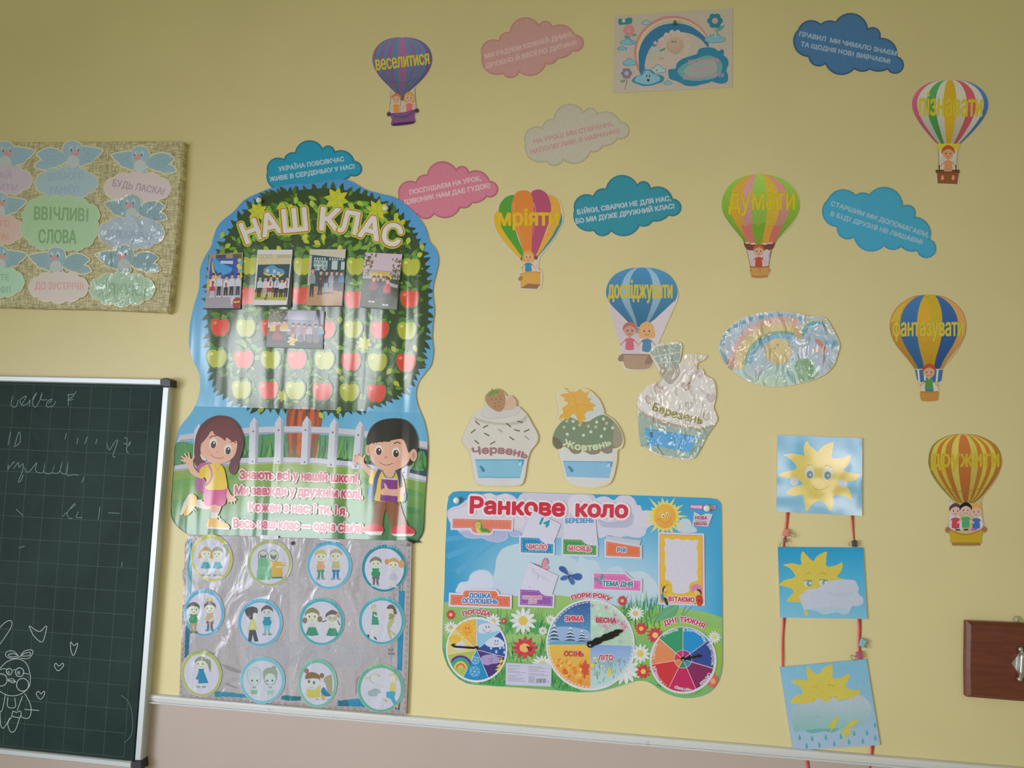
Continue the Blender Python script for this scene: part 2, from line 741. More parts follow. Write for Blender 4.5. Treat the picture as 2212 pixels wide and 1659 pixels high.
for k, v in (('From Min', 0.3), ('From Max', 0.7), ('To Min', 0.97), ('To Max', 1.03)):
    mr.inputs[k].default_value = v
L.new(blot.outputs['Fac'], mr.inputs['Value'])
vm = nd(m, 'ShaderNodeVectorMath', operation='SCALE')
L.new(mix.outputs['Result'], vm.inputs[0])
L.new(mr.outputs['Result'], vm.inputs['Scale'])
L.new(vm.outputs['Vector'], b.inputs['Base Color'])
peel = nd(m, 'ShaderNodeTexNoise', Scale=55.0, Detail=3.0, Roughness=0.6)
L.new(geo.outputs['Position'], peel.inputs['Vector'])
bp = nd(m, 'ShaderNodeBump', Strength=0.25, Distance=0.0012)
L.new(peel.outputs['Fac'], bp.inputs['Height'])
L.new(bp.outputs['Normal'], b.inputs['Normal'])
xs, ys, zs = (-3.2, 3.2), (0.0, 0.25), (0.0, 3.3)
V = [(x, y, z) for z in zs for y in ys for x in xs]
o = mesh_obj('wall_back', V, [(0, 1, 5, 4), (2, 6, 7, 3), (0, 4, 6, 2), (1, 3, 7, 5), (4, 5, 7, 6), (0, 2, 3, 1)], m)
o['kind'] = 'structure'

m, b = new_mat('white_gloss_trim', (0.74, 0.75, 0.76), rough=0.35, spec=0.5)
L = m.node_tree.links
geo = nd(m, 'ShaderNodeNewGeometry')
nz = nd(m, 'ShaderNodeTexNoise', Scale=38.0, Detail=5.0, Roughness=0.7)
L.new(geo.outputs['Position'], nz.inputs['Vector'])
cr = nd(m, 'ShaderNodeValToRGB')
cr.color_ramp.elements[0].position, cr.color_ramp.elements[0].color = 0.27, (0.42, 0.42, 0.42, 1)
cr.color_ramp.elements[1].position, cr.color_ramp.elements[1].color = 0.36, (0.72, 0.74, 0.75, 1)
L.new(nz.outputs['Fac'], cr.inputs['Fac'])
L.new(cr.outputs['Color'], b.inputs['Base Color'])
hh = TRIM_TOP - TRIM_BOT
prof = [(0, TRIM_TOP), (-0.006, TRIM_TOP), (-0.010, TRIM_TOP - 0.10 * hh), (-0.0115, TRIM_TOP - 0.3 * hh),
        (-0.010, TRIM_BOT + 0.36 * hh), (-0.0075, TRIM_BOT + 0.27 * hh), (-0.0075, TRIM_BOT + 0.22 * hh),
        (-0.0125, TRIM_BOT + 0.18 * hh), (-0.0135, TRIM_BOT + 0.09 * hh), (-0.012, TRIM_BOT), (0, TRIM_BOT)]
V = [(x, p[0], p[1]) for x in (-3.2, 3.2) for p in prof]
n = len(prof)
o = mesh_obj('trim_1', V, [(i, (i + 1) % n, n + (i + 1) % n, n + i) for i in range(n)] +
             [tuple(range(n)), tuple(range(2 * n - 1, n - 1, -1))], m)
o['kind'] = 'structure'

# ---------------------------------------------------------------- print and plain materials
PAPER = print_mat('matte_print', rough=0.62, spec=0.3)
LAMI = print_mat('laminated_print', rough=0.5, spec=0.3, coat=0.9, coat_rough=0.09, scale=(11, 11, 11), bump=0.55, dist=0.010,
                 detail=1.0)
CRINKLE = print_mat('crinkled_film_print', rough=0.45, spec=0.3, coat=1.0, coat_rough=0.06, scale=(34, 10, 20), bump=1.0,
                    dist=0.012, detail=2.5, distort=0.8)
GLOSS = print_mat('glossy_poster_print', rough=0.5, spec=0.3, coat=1.0, coat_rough=0.13, scale=(15, 4, 1.3), bump=0.42,
                  dist=0.016, detail=1.2, distort=0.3, fold=(P(650, 884).z, 0.16), ior=1.7)
CHART = print_mat('semi_gloss_print', rough=0.5, spec=0.3, coat=0.35, coat_rough=0.16, scale=(6, 6, 6), bump=0.25, dist=0.008,
                  detail=1.0)
WRAP = print_mat('film_wrapped_card', rough=0.5, spec=0.3, coat=0.8, coat_rough=0.1, scale=(16, 9, 11), bump=0.8, dist=0.012,
                 detail=3.0, distort=0.6, grain=0.1)
PHOTO = print_mat('photo_print', rough=0.4, spec=0.4, coat=0.8, coat_rough=0.07, scale=(7, 7, 5), bump=0.4, dist=0.01)
PINM, _ = new_mat('white_plastic', (0.80, 0.80, 0.78), rough=0.3, spec=0.5)
WIRE, _ = new_mat('clip_wire_steel', (0.42, 0.38, 0.33), rough=0.3, metal=0.9)
BLK, _ = new_mat('black_lacquer', (0.03, 0.03, 0.035), rough=0.35)


def simple_mat(name, c, px, rough=0.5, **kw):
    return new_mat(name, albedo(c, light_at(*px))[:3], rough=rough, **kw)[0]


# ---------------------------------------------------------------- burlap board with polite-word birds
m, b = new_mat('burlap_weave', rough=0.95, spec=0.1)
L = m.node_tree.links
geo = nd(m, 'ShaderNodeNewGeometry')
threads = []
for sc in ((55, 20, 520), (520, 20, 55)):
    mp = nd(m, 'ShaderNodeMapping')
    mp.inputs['Scale'].default_value = sc
    L.new(geo.outputs['Position'], mp.inputs['Vector'])
    nz = nd(m, 'ShaderNodeTexNoise', Scale=1.0, Detail=2.0, Roughness=0.5)
    L.new(mp.outputs['Vector'], nz.inputs['Vector'])
    threads.append(nz)
ad = nd(m, 'ShaderNodeMath', operation='ADD')
L.new(threads[0].outputs['Fac'], ad.inputs[0])
L.new(threads[1].outputs['Fac'], ad.inputs[1])
cr = nd(m, 'ShaderNodeValToRGB')
cr.color_ramp.elements[0].position, cr.color_ramp.elements[0].color = 0.32, (0.30, 0.26, 0.14, 1)
cr.color_ramp.elements[1].position, cr.color_ramp.elements[1].color = 0.62, (0.86, 0.80, 0.54, 1)
hf = nd(m, 'ShaderNodeMath', operation='MULTIPLY')
hf.inputs[1].default_value = 0.5
L.new(ad.outputs[0], hf.inputs[0])
L.new(hf.outputs[0], cr.inputs['Fac'])
L.new(cr.outputs['Color'], b.inputs['Base Color'])
bp = nd(m, 'ShaderNodeBump', Strength=0.9, Distance=0.0015)
L.new(ad.outputs[0], bp.inputs['Height'])
L.new(bp.outputs['Normal'], b.inputs['Normal'])
BURLAP = m
T = 0.020
brd = thing('notice_board', 'burlap covered notice board carrying blue bird cutouts, above the chalkboard', 'notice board', 120, 490)
V, Fc = bev_slab(smooth('-260 306 -100 307 60 306 200 305 340 304 394 305 395 320 390 420 381 520 371 620 363 672 350 674 300 672 200 668 100 666 0 663 -120 661 -260 659', 3),
                 T, 0.0, 3.0)
mesh_obj('burlap_panel', V, Fc, BURLAP, brd)

HEAD = '-85 0 -72 -58 -30 -88 20 -90 62 -68 82 -25 84 20 70 60 48 95 46 145 -52 145 -50 95 -75 50'
WING_L = '-85 18 -140 -22 -225 -28 -302 18 -285 40 -252 75 -262 88 -205 102 -180 118 -100 108 -60 70'
WING_R = '76 -36 130 -42 245 -18 238 8 205 45 190 50 165 85 120 98 60 118 62 50'
TAIL = '-320 128 -268 74 -180 112 -120 120 -180 132 -225 150'


def bird_pts(s, cx, cy, k, flip):
    return [(cx + (-x if flip else x) * k, cy + y * k) for x, y in nums(s)]


def bird_cutout(label, head, k, flip, cloud, col, lines, txt_col, tail=True, hgt=0.0, mat=None):
    """cloud: cx, cy, w, h in crop Z1"""
    cx, cy, w, h = cloud
    q = cv(Z1, [(cx, cy)])[0]
    t = thing('bird_cutout', label, 'cutout', q[0], q[1], 'polite word bird cutouts')
    a = Art(t, Z1, T + 0.0006 + hgt, mat or LAMI)
    cl = scallop(ellipse(cx, cy, w / 2, h / 2, 0, 12, 15, 375), 0.2, 5)
    hd, wl, wr, tl = (bird_pts(s, head[0], head[1], k, flip) for s in (HEAD, WING_L, WING_R, TAIL))
    for s in (wl, wr, tl) if tail else (wl, wr):
        a.sheet(grow(smooth(s, 3), 12), 0.0005, 'c3bd9c')
    a.sheet(grow(smooth(hd, 3), 10), 0.0005, 'c3bd9c')
    a.sheet(grow(cl, 9), 0.0005, 'c3bd9c')
    a.part('paper_backing')
    blue = '768f92'
    a.poly(smooth(wl, 4), blue)
    a.poly(smooth(wr, 4), blue)
    if tail:
        a.poly(smooth(tl, 3), '7a9396')
    for s, c in ((wl, 1), (wr, -1)):
        mxp = (sum(p[0] for p in s) / len(s), sum(p[1] for p in s) / len(s))
        for d in (-30, 0, 30):
            a.line([(mxp[0] - 40 * k, mxp[1] + d * k), (mxp[0] + 10 * k, mxp[1] + (d + 18) * k), (mxp[0] + 45 * k, mxp[1] + d * k)],
                   3, '687f84', curve=True)
    a.poly(smooth(hd, 4), '7b9497')
    sg = -1 if flip else 1
    a.ell(head[0] + sg * 2 * k, head[1] + 85 * k, 54 * k, 58 * k, '9aa39b')
    for ex, er in ((-18, 1), (44, 0.8)):
        a.ell(head[0] + sg * ex * k, head[1] - 28 * k, 17 * k * er, 27 * k * er, 'bcc2bd')
        a.ell(head[0] + sg * (ex + 5) * k, head[1] - 14 * k, 8 * k * er, 13 * k * er, '4d5a60')
    a.sp([(head[0] + sg * x * k, head[1] + y * k) for x, y in nums('-8 8 25 -14 52 2 48 28 20 34')], 'c48d88')
    a.part('bird_print')
    a.poly(cl, col)
    r0 = rgb(col)
    a.line(grow(cl, -12), 4, tuple(min(255, v + 14) for v in r0), closed=True)
    a.part('cloud_print')
    for s, p0, p1, hh_ in lines:
        a.text(s, p0, p1, hh_, txt_col, bold=2.6, stamps=6).part('lettering')
    return t


bird_cutout('grey cloud cutout with half a bluebird at left edge, top row of burlap', (40, 195), 1.0, False,
            (10, 430, 520, 230), 'aba3a4', [('НЕХАЙ', (-170, 425), (95, 415), 52), ('ЩАСТИТЬ!', (-220, 522), (150, 512), 50)], '95838f', False)
bird_cutout('pale blue cloud cutout with bluebird and blue lettering, top row of burlap board', (620, 190), 1.0, False,
            (565, 455, 530, 235), '8ea3a2', [('ДОБРОГО', (410, 430), (708, 424), 58), ('РАНКУ!', (424, 545), (670, 535), 60)], '8096a0')
bird_cutout('greyish pink cloud cutout with bluebird beside board corner, top row of burlap board', (1195, 230), 0.95, True,
            (1172, 500, 560, 240), 'aea29c', [('БУДЬ ЛАСКА!', (958, 482), (1395, 555), 58)], '94848a')
bird_cutout('peach cloud cutout with half a bluebird, cut off by left edge, middle row', (-10, 620), 0.92, False,
            (-20, 855, 440, 230), 'bda596', [('ДОБРОГО', (-230, 830), (78, 826), 52), ('ВЕЧОРА!', (-230, 945), (72, 938), 52)], 'b58d7e', False, 0.0006)
t = thing('cloud_cutout', 'largest green scalloped cloud with serif heading in middle of burlap board', 'cutout', 130, 482)
a = Art(t, Z1, T + 0.0022, LAMI)
cl = scallop('215 690 320 590 420 585 530 590 640 590 760 640 840 700 825 780 820 860 800 930 720 1000 620 1020 530 1010 420 1010 300 990 240 930 190 880 210 780', 0.22, 6)
a.sheet(grow(cl, 6), 0.0008, 'b9c6a4').part('paper_backing')
a.poly(cl, '8ba682').line(grow(cl, -20), 4, '9bb592', closed=True).part('cloud_print')
a.text('ВВІЧЛИВІ', (292, 765), (748, 782), 108, '6d8d64', bold=4).part('lettering')
a.text('СЛОВА', (330, 965), (648, 970), 112, '6d8d64', bold=4).part('lettering')
bird_cutout('shiny bluish grey cloud cutout with bluebird at right, middle row of burlap board', (1125, 640), 0.92, True,
            (1120, 880, 560, 250), '97a5ab', [('ДО ПОБАЧЕННЯ!', (890, 915), (1330, 945), 62)], '8794a0', True, 0.0010, CRINKLE)
bird_cutout('light green cloud cutout with half a bluebird, cut off by left edge, bottom row', (-5, 1075), 0.92, False,
            (-20, 1300, 440, 240), '8fae94', [('БУДЬТЕ', (-170, 1290), (76, 1285), 52), ('ЗДОРОВІ!', (-220, 1395), (88, 1390), 52)], '7f9a86', False, 0.0010)
bird_cutout('beige pink cloud cutout with bluebird and red lettering, middle of bottom row on burlap board', (480, 1090), 0.92, True,
            (500, 1345, 500, 230), 'b2a8a0', [('ДО ЗУСТРІЧІ!', (300, 1362), (710, 1365), 60)], 'b29088', True, 0.0016)
bird_cutout('crumpled shiny green cloud cutout with bluebird at bottom right corner of burlap board', (1060, 1075), 0.95, True,
            (1040, 1360, 550, 250), '93ac92', [('ДЯКУЮ!', (845, 1400), (1240, 1420), 95)], '7e9c7c', True, 0.0016, CRINKLE)

# ---------------------------------------------------------------- chalkboard
cb = thing('chalkboard', 'dark green chalkboard with squared grid and chalk hearts at lower left', 'chalkboard', 150, 1240)
H0 = 0.024
ALU, b = new_mat('brushed_aluminium', (0.62, 0.66, 0.69), rough=0.45, metal=0.35)
L = ALU.node_tree.links
CAP, _ = new_mat('grey_plastic_cap', (0.035, 0.033, 0.04), rough=0.4)
m, b = new_mat('chalkboard_enamel', rough=0.6, spec=0.15)
L = m.node_tree.links
geo = nd(m, 'ShaderNodeNewGeometry')
nz = nd(m, 'ShaderNodeTexNoise', Scale=5.0, Detail=5.0, Roughness=0.65, Distortion=0.6)
L.new(geo.outputs['Position'], nz.inputs['Vector'])
cr = nd(m, 'ShaderNodeValToRGB')
cr.color_ramp.elements[0].position, cr.color_ramp.elements[0].color = 0.3, (0.012, 0.030, 0.028, 1)
cr.color_ramp.elements[1].position, cr.color_ramp.elements[1].color = 0.8, (0.026, 0.056, 0.050, 1)
L.new(nz.outputs['Fac'], cr.inputs['Fac'])
L.new(cr.outputs['Color'], b.inputs['Base Color'])
SLATE = m
V, Fc = bev_slab('-330 815 352 828 288 1650 -330 1592', 0.017, 0.0, 0.5)
mesh_obj('writing_surface', V, Fc, SLATE, cb)
for name, q in (('frame_rail', '-330 797 0 811 348 818 348 832 0 824 -330 812'), ('frame_rail', '351 835 366 836 305 1644 290 1643'),
                ('frame_rail', '-330 1583 0 1617 284 1646 284 1660 0 1630 -330 1597')):
    V, Fc = bev_slab(q, H0, 0.0, 2.2)
    mesh_obj(name, V, Fc, ALU, cb)
for q in ('347 818 357 816 369 821 369 836 351 835 347 832', '283 1645 305 1643 307 1662 297 1667 282 1665'):
    V, Fc = bev_slab(q, H0 + 0.002, 0.0, 1.5)
    c = mesh_obj('corner_cap', V, Fc, CAP, cb)
a = Art(cb, PX, 0.0171, PAPER)
A0, A1, A2 = P(326, 837, a.h), P(283.2, 835, a.h), P(259, 1635, a.h)
gx, gz = (A0.x - A1.x), (A0.z - A2.z) / 16
E_ = [0.024 * 1.9, 0.046 * 1.9, 0.042 * 1.9]
for k, (w_, n_) in enumerate(((0.0011, 22), (0.0011, 17))):
    for i in range(n_):
        if k == 0:
            x, z0, z1 = A0.x - gx * i, A0.z - 16 * gz, A0.z
            q = [(x - w_ / 2, z0), (x + w_ / 2, z0), (x + w_ / 2, z1), (x - w_ / 2, z1)]
        else:
            z = A0.z - gz * i
            q = [(A0.x - 21 * gx, z - w_ / 2), (A0.x, z - w_ / 2), (A0.x, z + w_ / 2), (A0.x - 21 * gx, z + w_ / 2)]
        n = len(a.v)
        a.v += [Vector((u[0], -a.h - 1e-6 * k, u[1])) for u in q]
        a.c += [(0.060, 0.105, 0.097, 1)] * 4
        a.f.append((n, n + 1, n + 2, n + 3))
a.part('ruled_grid')
a.h += 0.0001
a.at(Z5)
chalk, dim = 'a9b6b2', '6f8480'
for strokes in (
        ('95 250 105 205 90 285 130 295 150 240',
         '175 280 215 210 165 240 180 285 225 270 245 240 240 290',
         '260 240 300 180 265 260 290 300 330 230 345 180 330 235 385 240',
         '395 270 425 235 390 250 380 295 430 290 455 250',
         '560 190 555 290',
         '550 200 600 195',
         '620 170 590 215 550 245 600 235',),
        ('85 500 65 610',
         '120 610 150 510 165 520 160 590 110 625',
         '540 510 530 560',
         '635 550 625 600',
         '710 540 690 600',
         '790 560 780 600',
         '870 590 890 650 930 590 960 570 930 660 920 700 940 705',
         '1010 555 1035 550 1030 600 1005 590 1050 610 1060 580 1030 640 1045 675',),
        ('70 770 65 805 110 745 115 760',
         '110 800 150 750 155 790 190 760 180 830 150 900 165 905 190 850',
         '195 790 230 830 300 750',
         '300 755 290 820 350 830 365 750 360 830 420 835 445 760 430 830 480 830 510 740 490 820 540 840 555 740 545 850 600 850 640 855',
         '685 870 665 915',),
        ('510 1190 560 1140 600 1090 610 1100 550 1150 560 1200 590 1205',
         '640 1150 620 1195 670 1200',
         '815 1110 800 1215',
         '880 1160 975 1165',
         '130 1130 190 1185',),
        ('155 1445 200 1432',
         '995 1560 990 1600',)):
    for s in strokes:
        a.line(s, 5, dim, curve=True)
    a.part('chalk_writing')
a.h += 0.0001
a.at(Z6)
for s, cl_ in (('242 500 320 545 375 500 378 530 345 630 280 585 250 530', True),
               ('575 640 580 632 605 660 630 640 632 665 600 742 578 690', True), ('445 815 460 805 482 828 510 803 518 825 478 865 450 840', True),
               ('298 1045 318 1035 335 1055 358 1032 364 1055 335 1098 305 1075', True),
               ('-60 590 20 490 75 455 98 475 80 530 20 620 -10 660', False), ('155 750 110 705 55 710 48 745 90 765 155 755 200 705 255 695 268 720 230 765 165 762', False),
               ('140 735 100 725 65 738 90 752 135 748', True), ('175 745 205 722 245 715 240 740', True),
               ('0 845 60 790 140 768 210 800 240 870 248 930 235 1000 170 1055 90 1070 10 1040 -60 960 -40 890', True),
               ('-10 860 30 848 65 855', False), ('105 860 125 855', False), ('185 885 235 893', False),
               ('65 940 100 930 125 955 95 962', True), ('60 940 130 955', False),
               ('45 1055 20 1180 0 1200', False), ('65 1080 65 1160 125 1160 120 1085', False), ('185 1070 140 1190', False),
               ('200 1050 240 1120 255 1190 235 1250 190 1250 165 1230', False), ('110 1195 135 1205 168 1195 165 1245 100 1235 105 1200', True),
               ('0 1200 5 1300 25 1335 60 1290 80 1250', False), ('100 1235 65 1290 75 1345 100 1368 130 1340 160 1250', False),
               ('200 1180 320 1190', False), ('990 1065 1050 1120 1080 1230 1075 1380 1020 1450', False)):
    a.line(s, 5, chalk if s[:3] != '990' else '58706b', closed=cl_, curve=True)
    if s[:4] in ('242 ', '575 ', '445 ', '298 '):
        a.part('chalk_heart')
for cx, cy, r in ((75, 872, 24), (160, 877, 34), (10, 940, 48), (185, 980, 50)):
    a.line(ellipse(cx, cy, r, r * 1.05, 0, 20), 6, chalk, closed=True)
a.ell(152, 882, 14, 16, dim).ell(70, 878, 10, 12, dim)
a.part('chalk_figure')

# ---------------------------------------------------------------- poster with the apple tree
rnd = random.Random(7)
tp = thing('tree_poster', 'large die cut glossy poster of an apple tree with a waving girl and boy', 'poster', 660, 790)
a = Art(tp, PX, 0.0030, GLOSS, dh=2.5e-6)
out = cv(Z2, '110 1300 120 1200 150 1060 185 950 195 850 200 760 240 660 290 580 310 500 360 390 480 290 560 200 680 140 800 95 960 66 1080 64 1170 55 1300 28 1430 38 1560 110 1680 145 1800 175 1900 240 2000 340 2060 440 2090 540 2140 600 2165 690 2150 780 2120 900 2118 1000 2130 1100 2120 1200 2112 1320 2120 1420') + \
    cv(Z3, '2008 60 1990 170 1940 240 1890 310 1870 400 1885 490 1930 600 1955 700 1965 800 1962 950 1950 1100 1940 1250 1935 1400 1925 1480 1890 1540 1840 1560 1000 1530 200 1500 90 1490 10 1430 -36 1350 -36 1200 -20 1000 -8 800 0 760 30 660 110 560 155 480 185 380 188 290 170 210 130 130 105 30')
sky = vg(400, '4383b4', 900, '62a6c6')
a.sheet(smooth(out, 3), 0.0014, sky, sub=26, edge='2c4a54').part('poster_sheet')
a.clip = grow(smooth(out, 3), -0.8)


def clip_poster(pts, y0):
    return [(x, max(y, y0)) for x, y in pts]


# grass: everything of the sheet below the hill line
a.at(Z3)
side_r = [(1958, 1075), (1950, 1100), (1940, 1250), (1934, 1400), (1922, 1478), (1888, 1536), (1838, 1556)]
side_l = [(1000, 1527), (200, 1497), (92, 1487), (14, 1428), (-32, 1350), (-32, 1200), (-18, 1000)]
a.poly([(-14, 985), (200, 960), (450, 930), (700, 920), (950, 915), (1250, 930), (1500, 965), (1750, 1015)] + side_r + side_l,
       vg(920, '86a23c', 1480, '417a4c'), sub=14)
for s, c in (('-20 1080 300 1040 700 1020 700 1050 300 1080 -22 1150', '5f9440'), ('900 1010 1400 1040 1880 1160 1876 1200 1400 1090 900 1040', '4f8a40'),
             ('-25 1230 400 1180 700 1170 400 1210 -28 1290', '4d8646'), ('200 1400 700 1330 1200 1330 700 1370', '3a7046'),
             ('1500 1240 1870 1290 1866 1340 1600 1290', '3d7a44')):
    a.sp(s, c)
a.part('printed_lawn')
# shrubs behind the fence
a.poly(smooth('-8 800 60 770 130 790 200 800 420 800 440 720 520 730 640 720 900 700 1120 720 1300 730 1480 740 1800 860 1935 850 1930 1000 1700 950 1300 900 900 890 500 900 200 950 -10 975', 3), '4f8b5c')
for i in range(150):
    x = rnd.uniform(0, 1955)
    if 150 < x < 470 or 1500 < x < 1790:
        continue
    yb = 960 - 60 * math.sin(min(1, max(0, (x - 0) / 1900)) * math.pi) + rnd.uniform(-10, 20)
    if x > 1790:
        yb = 985
    hh_ = rnd.uniform(90, 230)
    dx = rnd.uniform(-70, 70)
    if x + dx < 5 or x + dx > 1935:
        continue
    c = rnd.choice(('2f6636', '3d7a3a', '55903f', '6fa04a', '2a5a3e'))
    a.poly([(x - 9, yb), (x + dx * 0.5, yb - hh_ * 0.55), (x + dx, yb - hh_), (x + dx * 0.6 + 10, yb - hh_ * 0.5), (x + 9, yb)], c)
a.part('printed_shrubs')
# trunk
a.sp('900 470 1000 460 1140 455 1142 560 1132 660 1105 760 1090 890 1000 905 880 892 872 760 860 640 868 540', '8e4a33')
for s, w, c in (('925 480 905 600 890 760 900 890', 26, 'b3593a'), ('985 470 965 600 960 760 950 890', 30, 'c0603c'), ('1060 470 1060 620 1040 780 1030 890', 34, 'bb5a38'),
                ('1110 470 1110 600 1090 720', 20, 'a04e35'), ('1020 480 1015 700 1000 880', 14, '6d3a2c'), ('945 480 930 640', 12, '6d3a2c')):
    a.line(s, w, c, curve=True)
for s in ('890 890 880 800 850 730', '900 895 930 800 980 760', '960 895 900 820 880 770', '1050 890 1080 800 1120 740', '1070 890 1040 820 1010 790'):
    a.line(s, 12, '45703a', curve=True, w1=3)
a.part('printed_trunk')
# fence
white = 'b9bcc6'
a.poly([(28, 722), (140, 705), (300, 690), (500, 668), (700, 655), (950, 652), (1200, 660), (1420, 680), (1650, 715), (1958, 775),
        (1962, 835), (1650, 772), (1420, 735), (1200, 715), (950, 705), (700, 708), (500, 722), (300, 745), (140, 762), (8, 775)], white)
a.poly([(-14, 960), (200, 925), (500, 900), (800, 892), (1100, 900), (1400, 930), (1700, 985), (1956, 1045), (1950, 1092), (1700, 1035),
        (1400, 980), (1100, 950), (800, 942), (500, 950), (200, 975), (-18, 1005)], white)
a.line('28 765 300 736 500 716 700 702 950 699 1200 709 1420 728 1650 765 1962 827', 9, '8f929e')
a.line('-14 998 200 967 500 943 800 935 1100 943 1400 972 1700 1027 1950 1083', 9, '8f929e')
for x, yt, yb, lean in ((178, 632, 900, -8), (610, 580, 945, -8), (807, 570, 945, -4), (1020, 570, 950, -12), (1233, 588, 970, -20), (1436, 608, 985, -30), (1800, 900, 1058, -25)):
    a.poly([(x - 35, yt + 55), (x, yt), (x + 37, yt + 55), (x + 35 + lean, yb), (x - 37 + lean, yb)], 'c0c3cb')
    a.poly([(x + 12, yt + 30), (x + 37, yt + 55), (x + 35 + lean, yb), (x + 14 + lean, yb)], '9b9ea9')
    for y in (yt + 112, yb - 18):
        a.ell(x + lean * (y - yt) / (yb - yt) - 6, y, 8, 8, '6d6d74', n=10)
a.part('printed_fence')

# crown
a.at(PX)
crown = nums('548 428 590 410 640 402 720 398 790 412 850 440 895 490 922 545 932 610 934 680 926 745 914 795 888 842 845 872 790 890 725 902 665 888 600 893 535 888 480 862 452 815 444 745 438 665 444 600 466 540 500 478')
crown = grow(crown, -9)
crs = smooth(crown, 4)


def leaf(x, y, l, ang, c, w=0.42):
    ca, sa = math.cos(ang), math.sin(ang)
    return [(x + ca * u * l - sa * v * l * w, y + sa * u * l + ca * v * l * w)
            for u, v in ((0, 0), (0.25, -0.42), (0.55, -0.5), (0.8, -0.28), (1.05, 0), (0.8, 0.28), (0.55, 0.5), (0.25, 0.42))]


for p in range(0, len(crs)):
    x, y = crs[p]
    q = crs[(p + 1) % len(crs)]
    ang = math.atan2(y - 650, x - 690) + rnd.uniform(-0.5, 0.5)
    a.poly(leaf(x - 12 * math.cos(ang), y - 12 * math.sin(ang), rnd.uniform(19, 28), ang, 0), rnd.choice(('26381a', '2c4220', '33491f')), lift=0.35)
a.poly(crs, '2b421a')


def inside(x, y, poly):
    r = False
    for i in range(len(poly)):
        (x0, y0), (x1, y1) = poly[i - 1], poly[i]
        if (y0 > y) != (y1 > y) and x < (x1 - x0) * (y - y0) / (y1 - y0) + x0:
            r = not r
    return r


inner = grow(crown, -9)
n = 0
while n < 900:
    x, y = rnd.uniform(440, 926), rnd.uniform(402, 900)
    if not inside(x, y, inner):
        continue
    n += 1
    d = math.hypot((x - 690) / 240, (y - 650) / 250)
    pal = ('34521e', '426a24', '527c28', '3a5c20', '5f8a2c', '2c431b') if rnd.random() < 0.8 else ('6f9a30', '7f9f32', '6a8f2c')
    a.poly(leaf(x, y, rnd.uniform(15, 26), rnd.uniform(0, 6.28), 0), rnd.choice(pal), lift=0.35)
for x, y, r in ((557, 458, 22), (727, 431, 27), (815, 454, 24), (610, 855, 14), (700, 560, 16), (786, 742, 17)):
    for k in range(8):
        a.poly(leaf(x, y, r, k * 0.785 + 0.2, 0, 0.5), ('9caa2e', 'b3ac2c')[k % 2], lift=0.35)
for x, y, c in ((603, 439, 'a0b03a'), (640, 424, '8aa836'), (612, 442, 'a9a32e'), (630, 440, 'b4a62c'), (672, 432, '9aae36'), (752, 440, '98ac38'), (770, 436, '98ac38'),
                (859, 459, '9aaf3a'), (850, 472, 'a9aa30'), (874, 474, 'b0a82e'), (884, 512, 'a3b33c'), (910, 525, '98ac3c'), (912, 545, 'aab040'), (665, 506, 'b5ae34'), (700, 505, 'a8b034'),
                (678, 520, 'b3a82c'), (735, 528, 'b8ae3a'), (600, 530, 'b0aa30'), (570, 532, '93a534'), (498, 526, '8aa636'), (484, 500, '86a436'), (654, 516, 'a5ae36'),
                (845, 748, 'a6ae38'), (893, 745, 'a6ae38'), (735, 683, '9aa83a'), (728, 795, 'a2aa3a'), (736, 810, '9cab3c'), (845, 795, 'b0b03c'), (850, 823, 'a8ae3a'), (735, 878, '94ab3a'), (690, 890, 'a4b83e'), (570, 880, '8aa33a')):
    a.poly(leaf(x, y, 17, rnd.uniform(0.3, 2.6), 0, 0.62), c, lift=0.5)
a.part('printed_crown')

# apples
APPLE = '-75 -18 -62 -60 -25 -72 0 -60 28 -73 63 -60 77 -15 62 42 28 74 0 68 -26 75 -60 45'
G, RD = 'a2a634', 'c9402f'
AP = [(Z2, x, y, c) for x, y, c in ((605, 738, G), (1040, 742, G), (1480, 742, G), (1935, 748, G), (590, 985, RD), (1022, 985, RD), (1460, 1015, RD), (1925, 1012, RD),
                                    (362, 1245, RD), (574, 1250, G), (775, 1250, RD), (1232, 1262, RD), (1455, 1262, G), (1677, 1265, RD), (1900, 1272, G))] + \
     [(Z3, x, y, c) for x, y, c in ((318, 122, G), (525, 128, RD), (735, 132, G), (940, 134, RD), (1155, 137, G), (1360, 146, RD), (1570, 150, G), (1790, 153, RD),
                                    (508, 365, G), (718, 368, RD), (928, 370, G), (1138, 380, RD), (1348, 386, G), (1560, 392, RD))]
for crop, x, y, c in AP:
    a.at(crop)
    k = 1.0 if crop is Z2 else 0.97
    p = [(x + u * k, y + v * k) for u, v in smooth(APPLE, 3)]
    a.poly(grow(p, 13), '33602a')
    a.poly(p, c)
    a.sp([(x + u * k, y + v * k) for u, v in nums('-60 -95 -30 -110 -4 -86 10 -70 -20 -68 -48 -78')], '3d7a34')
    a.sp([(x + u * k, y + v * k) for u, v in nums('8 -78 40 -92 62 -80 40 -66 20 -64')], '4a8a38')
    a.line([(x + 4 * k, y - 58 * k), (x + 6 * k, y - 92 * k)], 12, '6d3b22')
    a.ell(x - 40 * k, y - 34 * k, 15, 12, 'c6c870' if c == G else 'dd8a6a', -35, 14)
    a.part('apple_print')

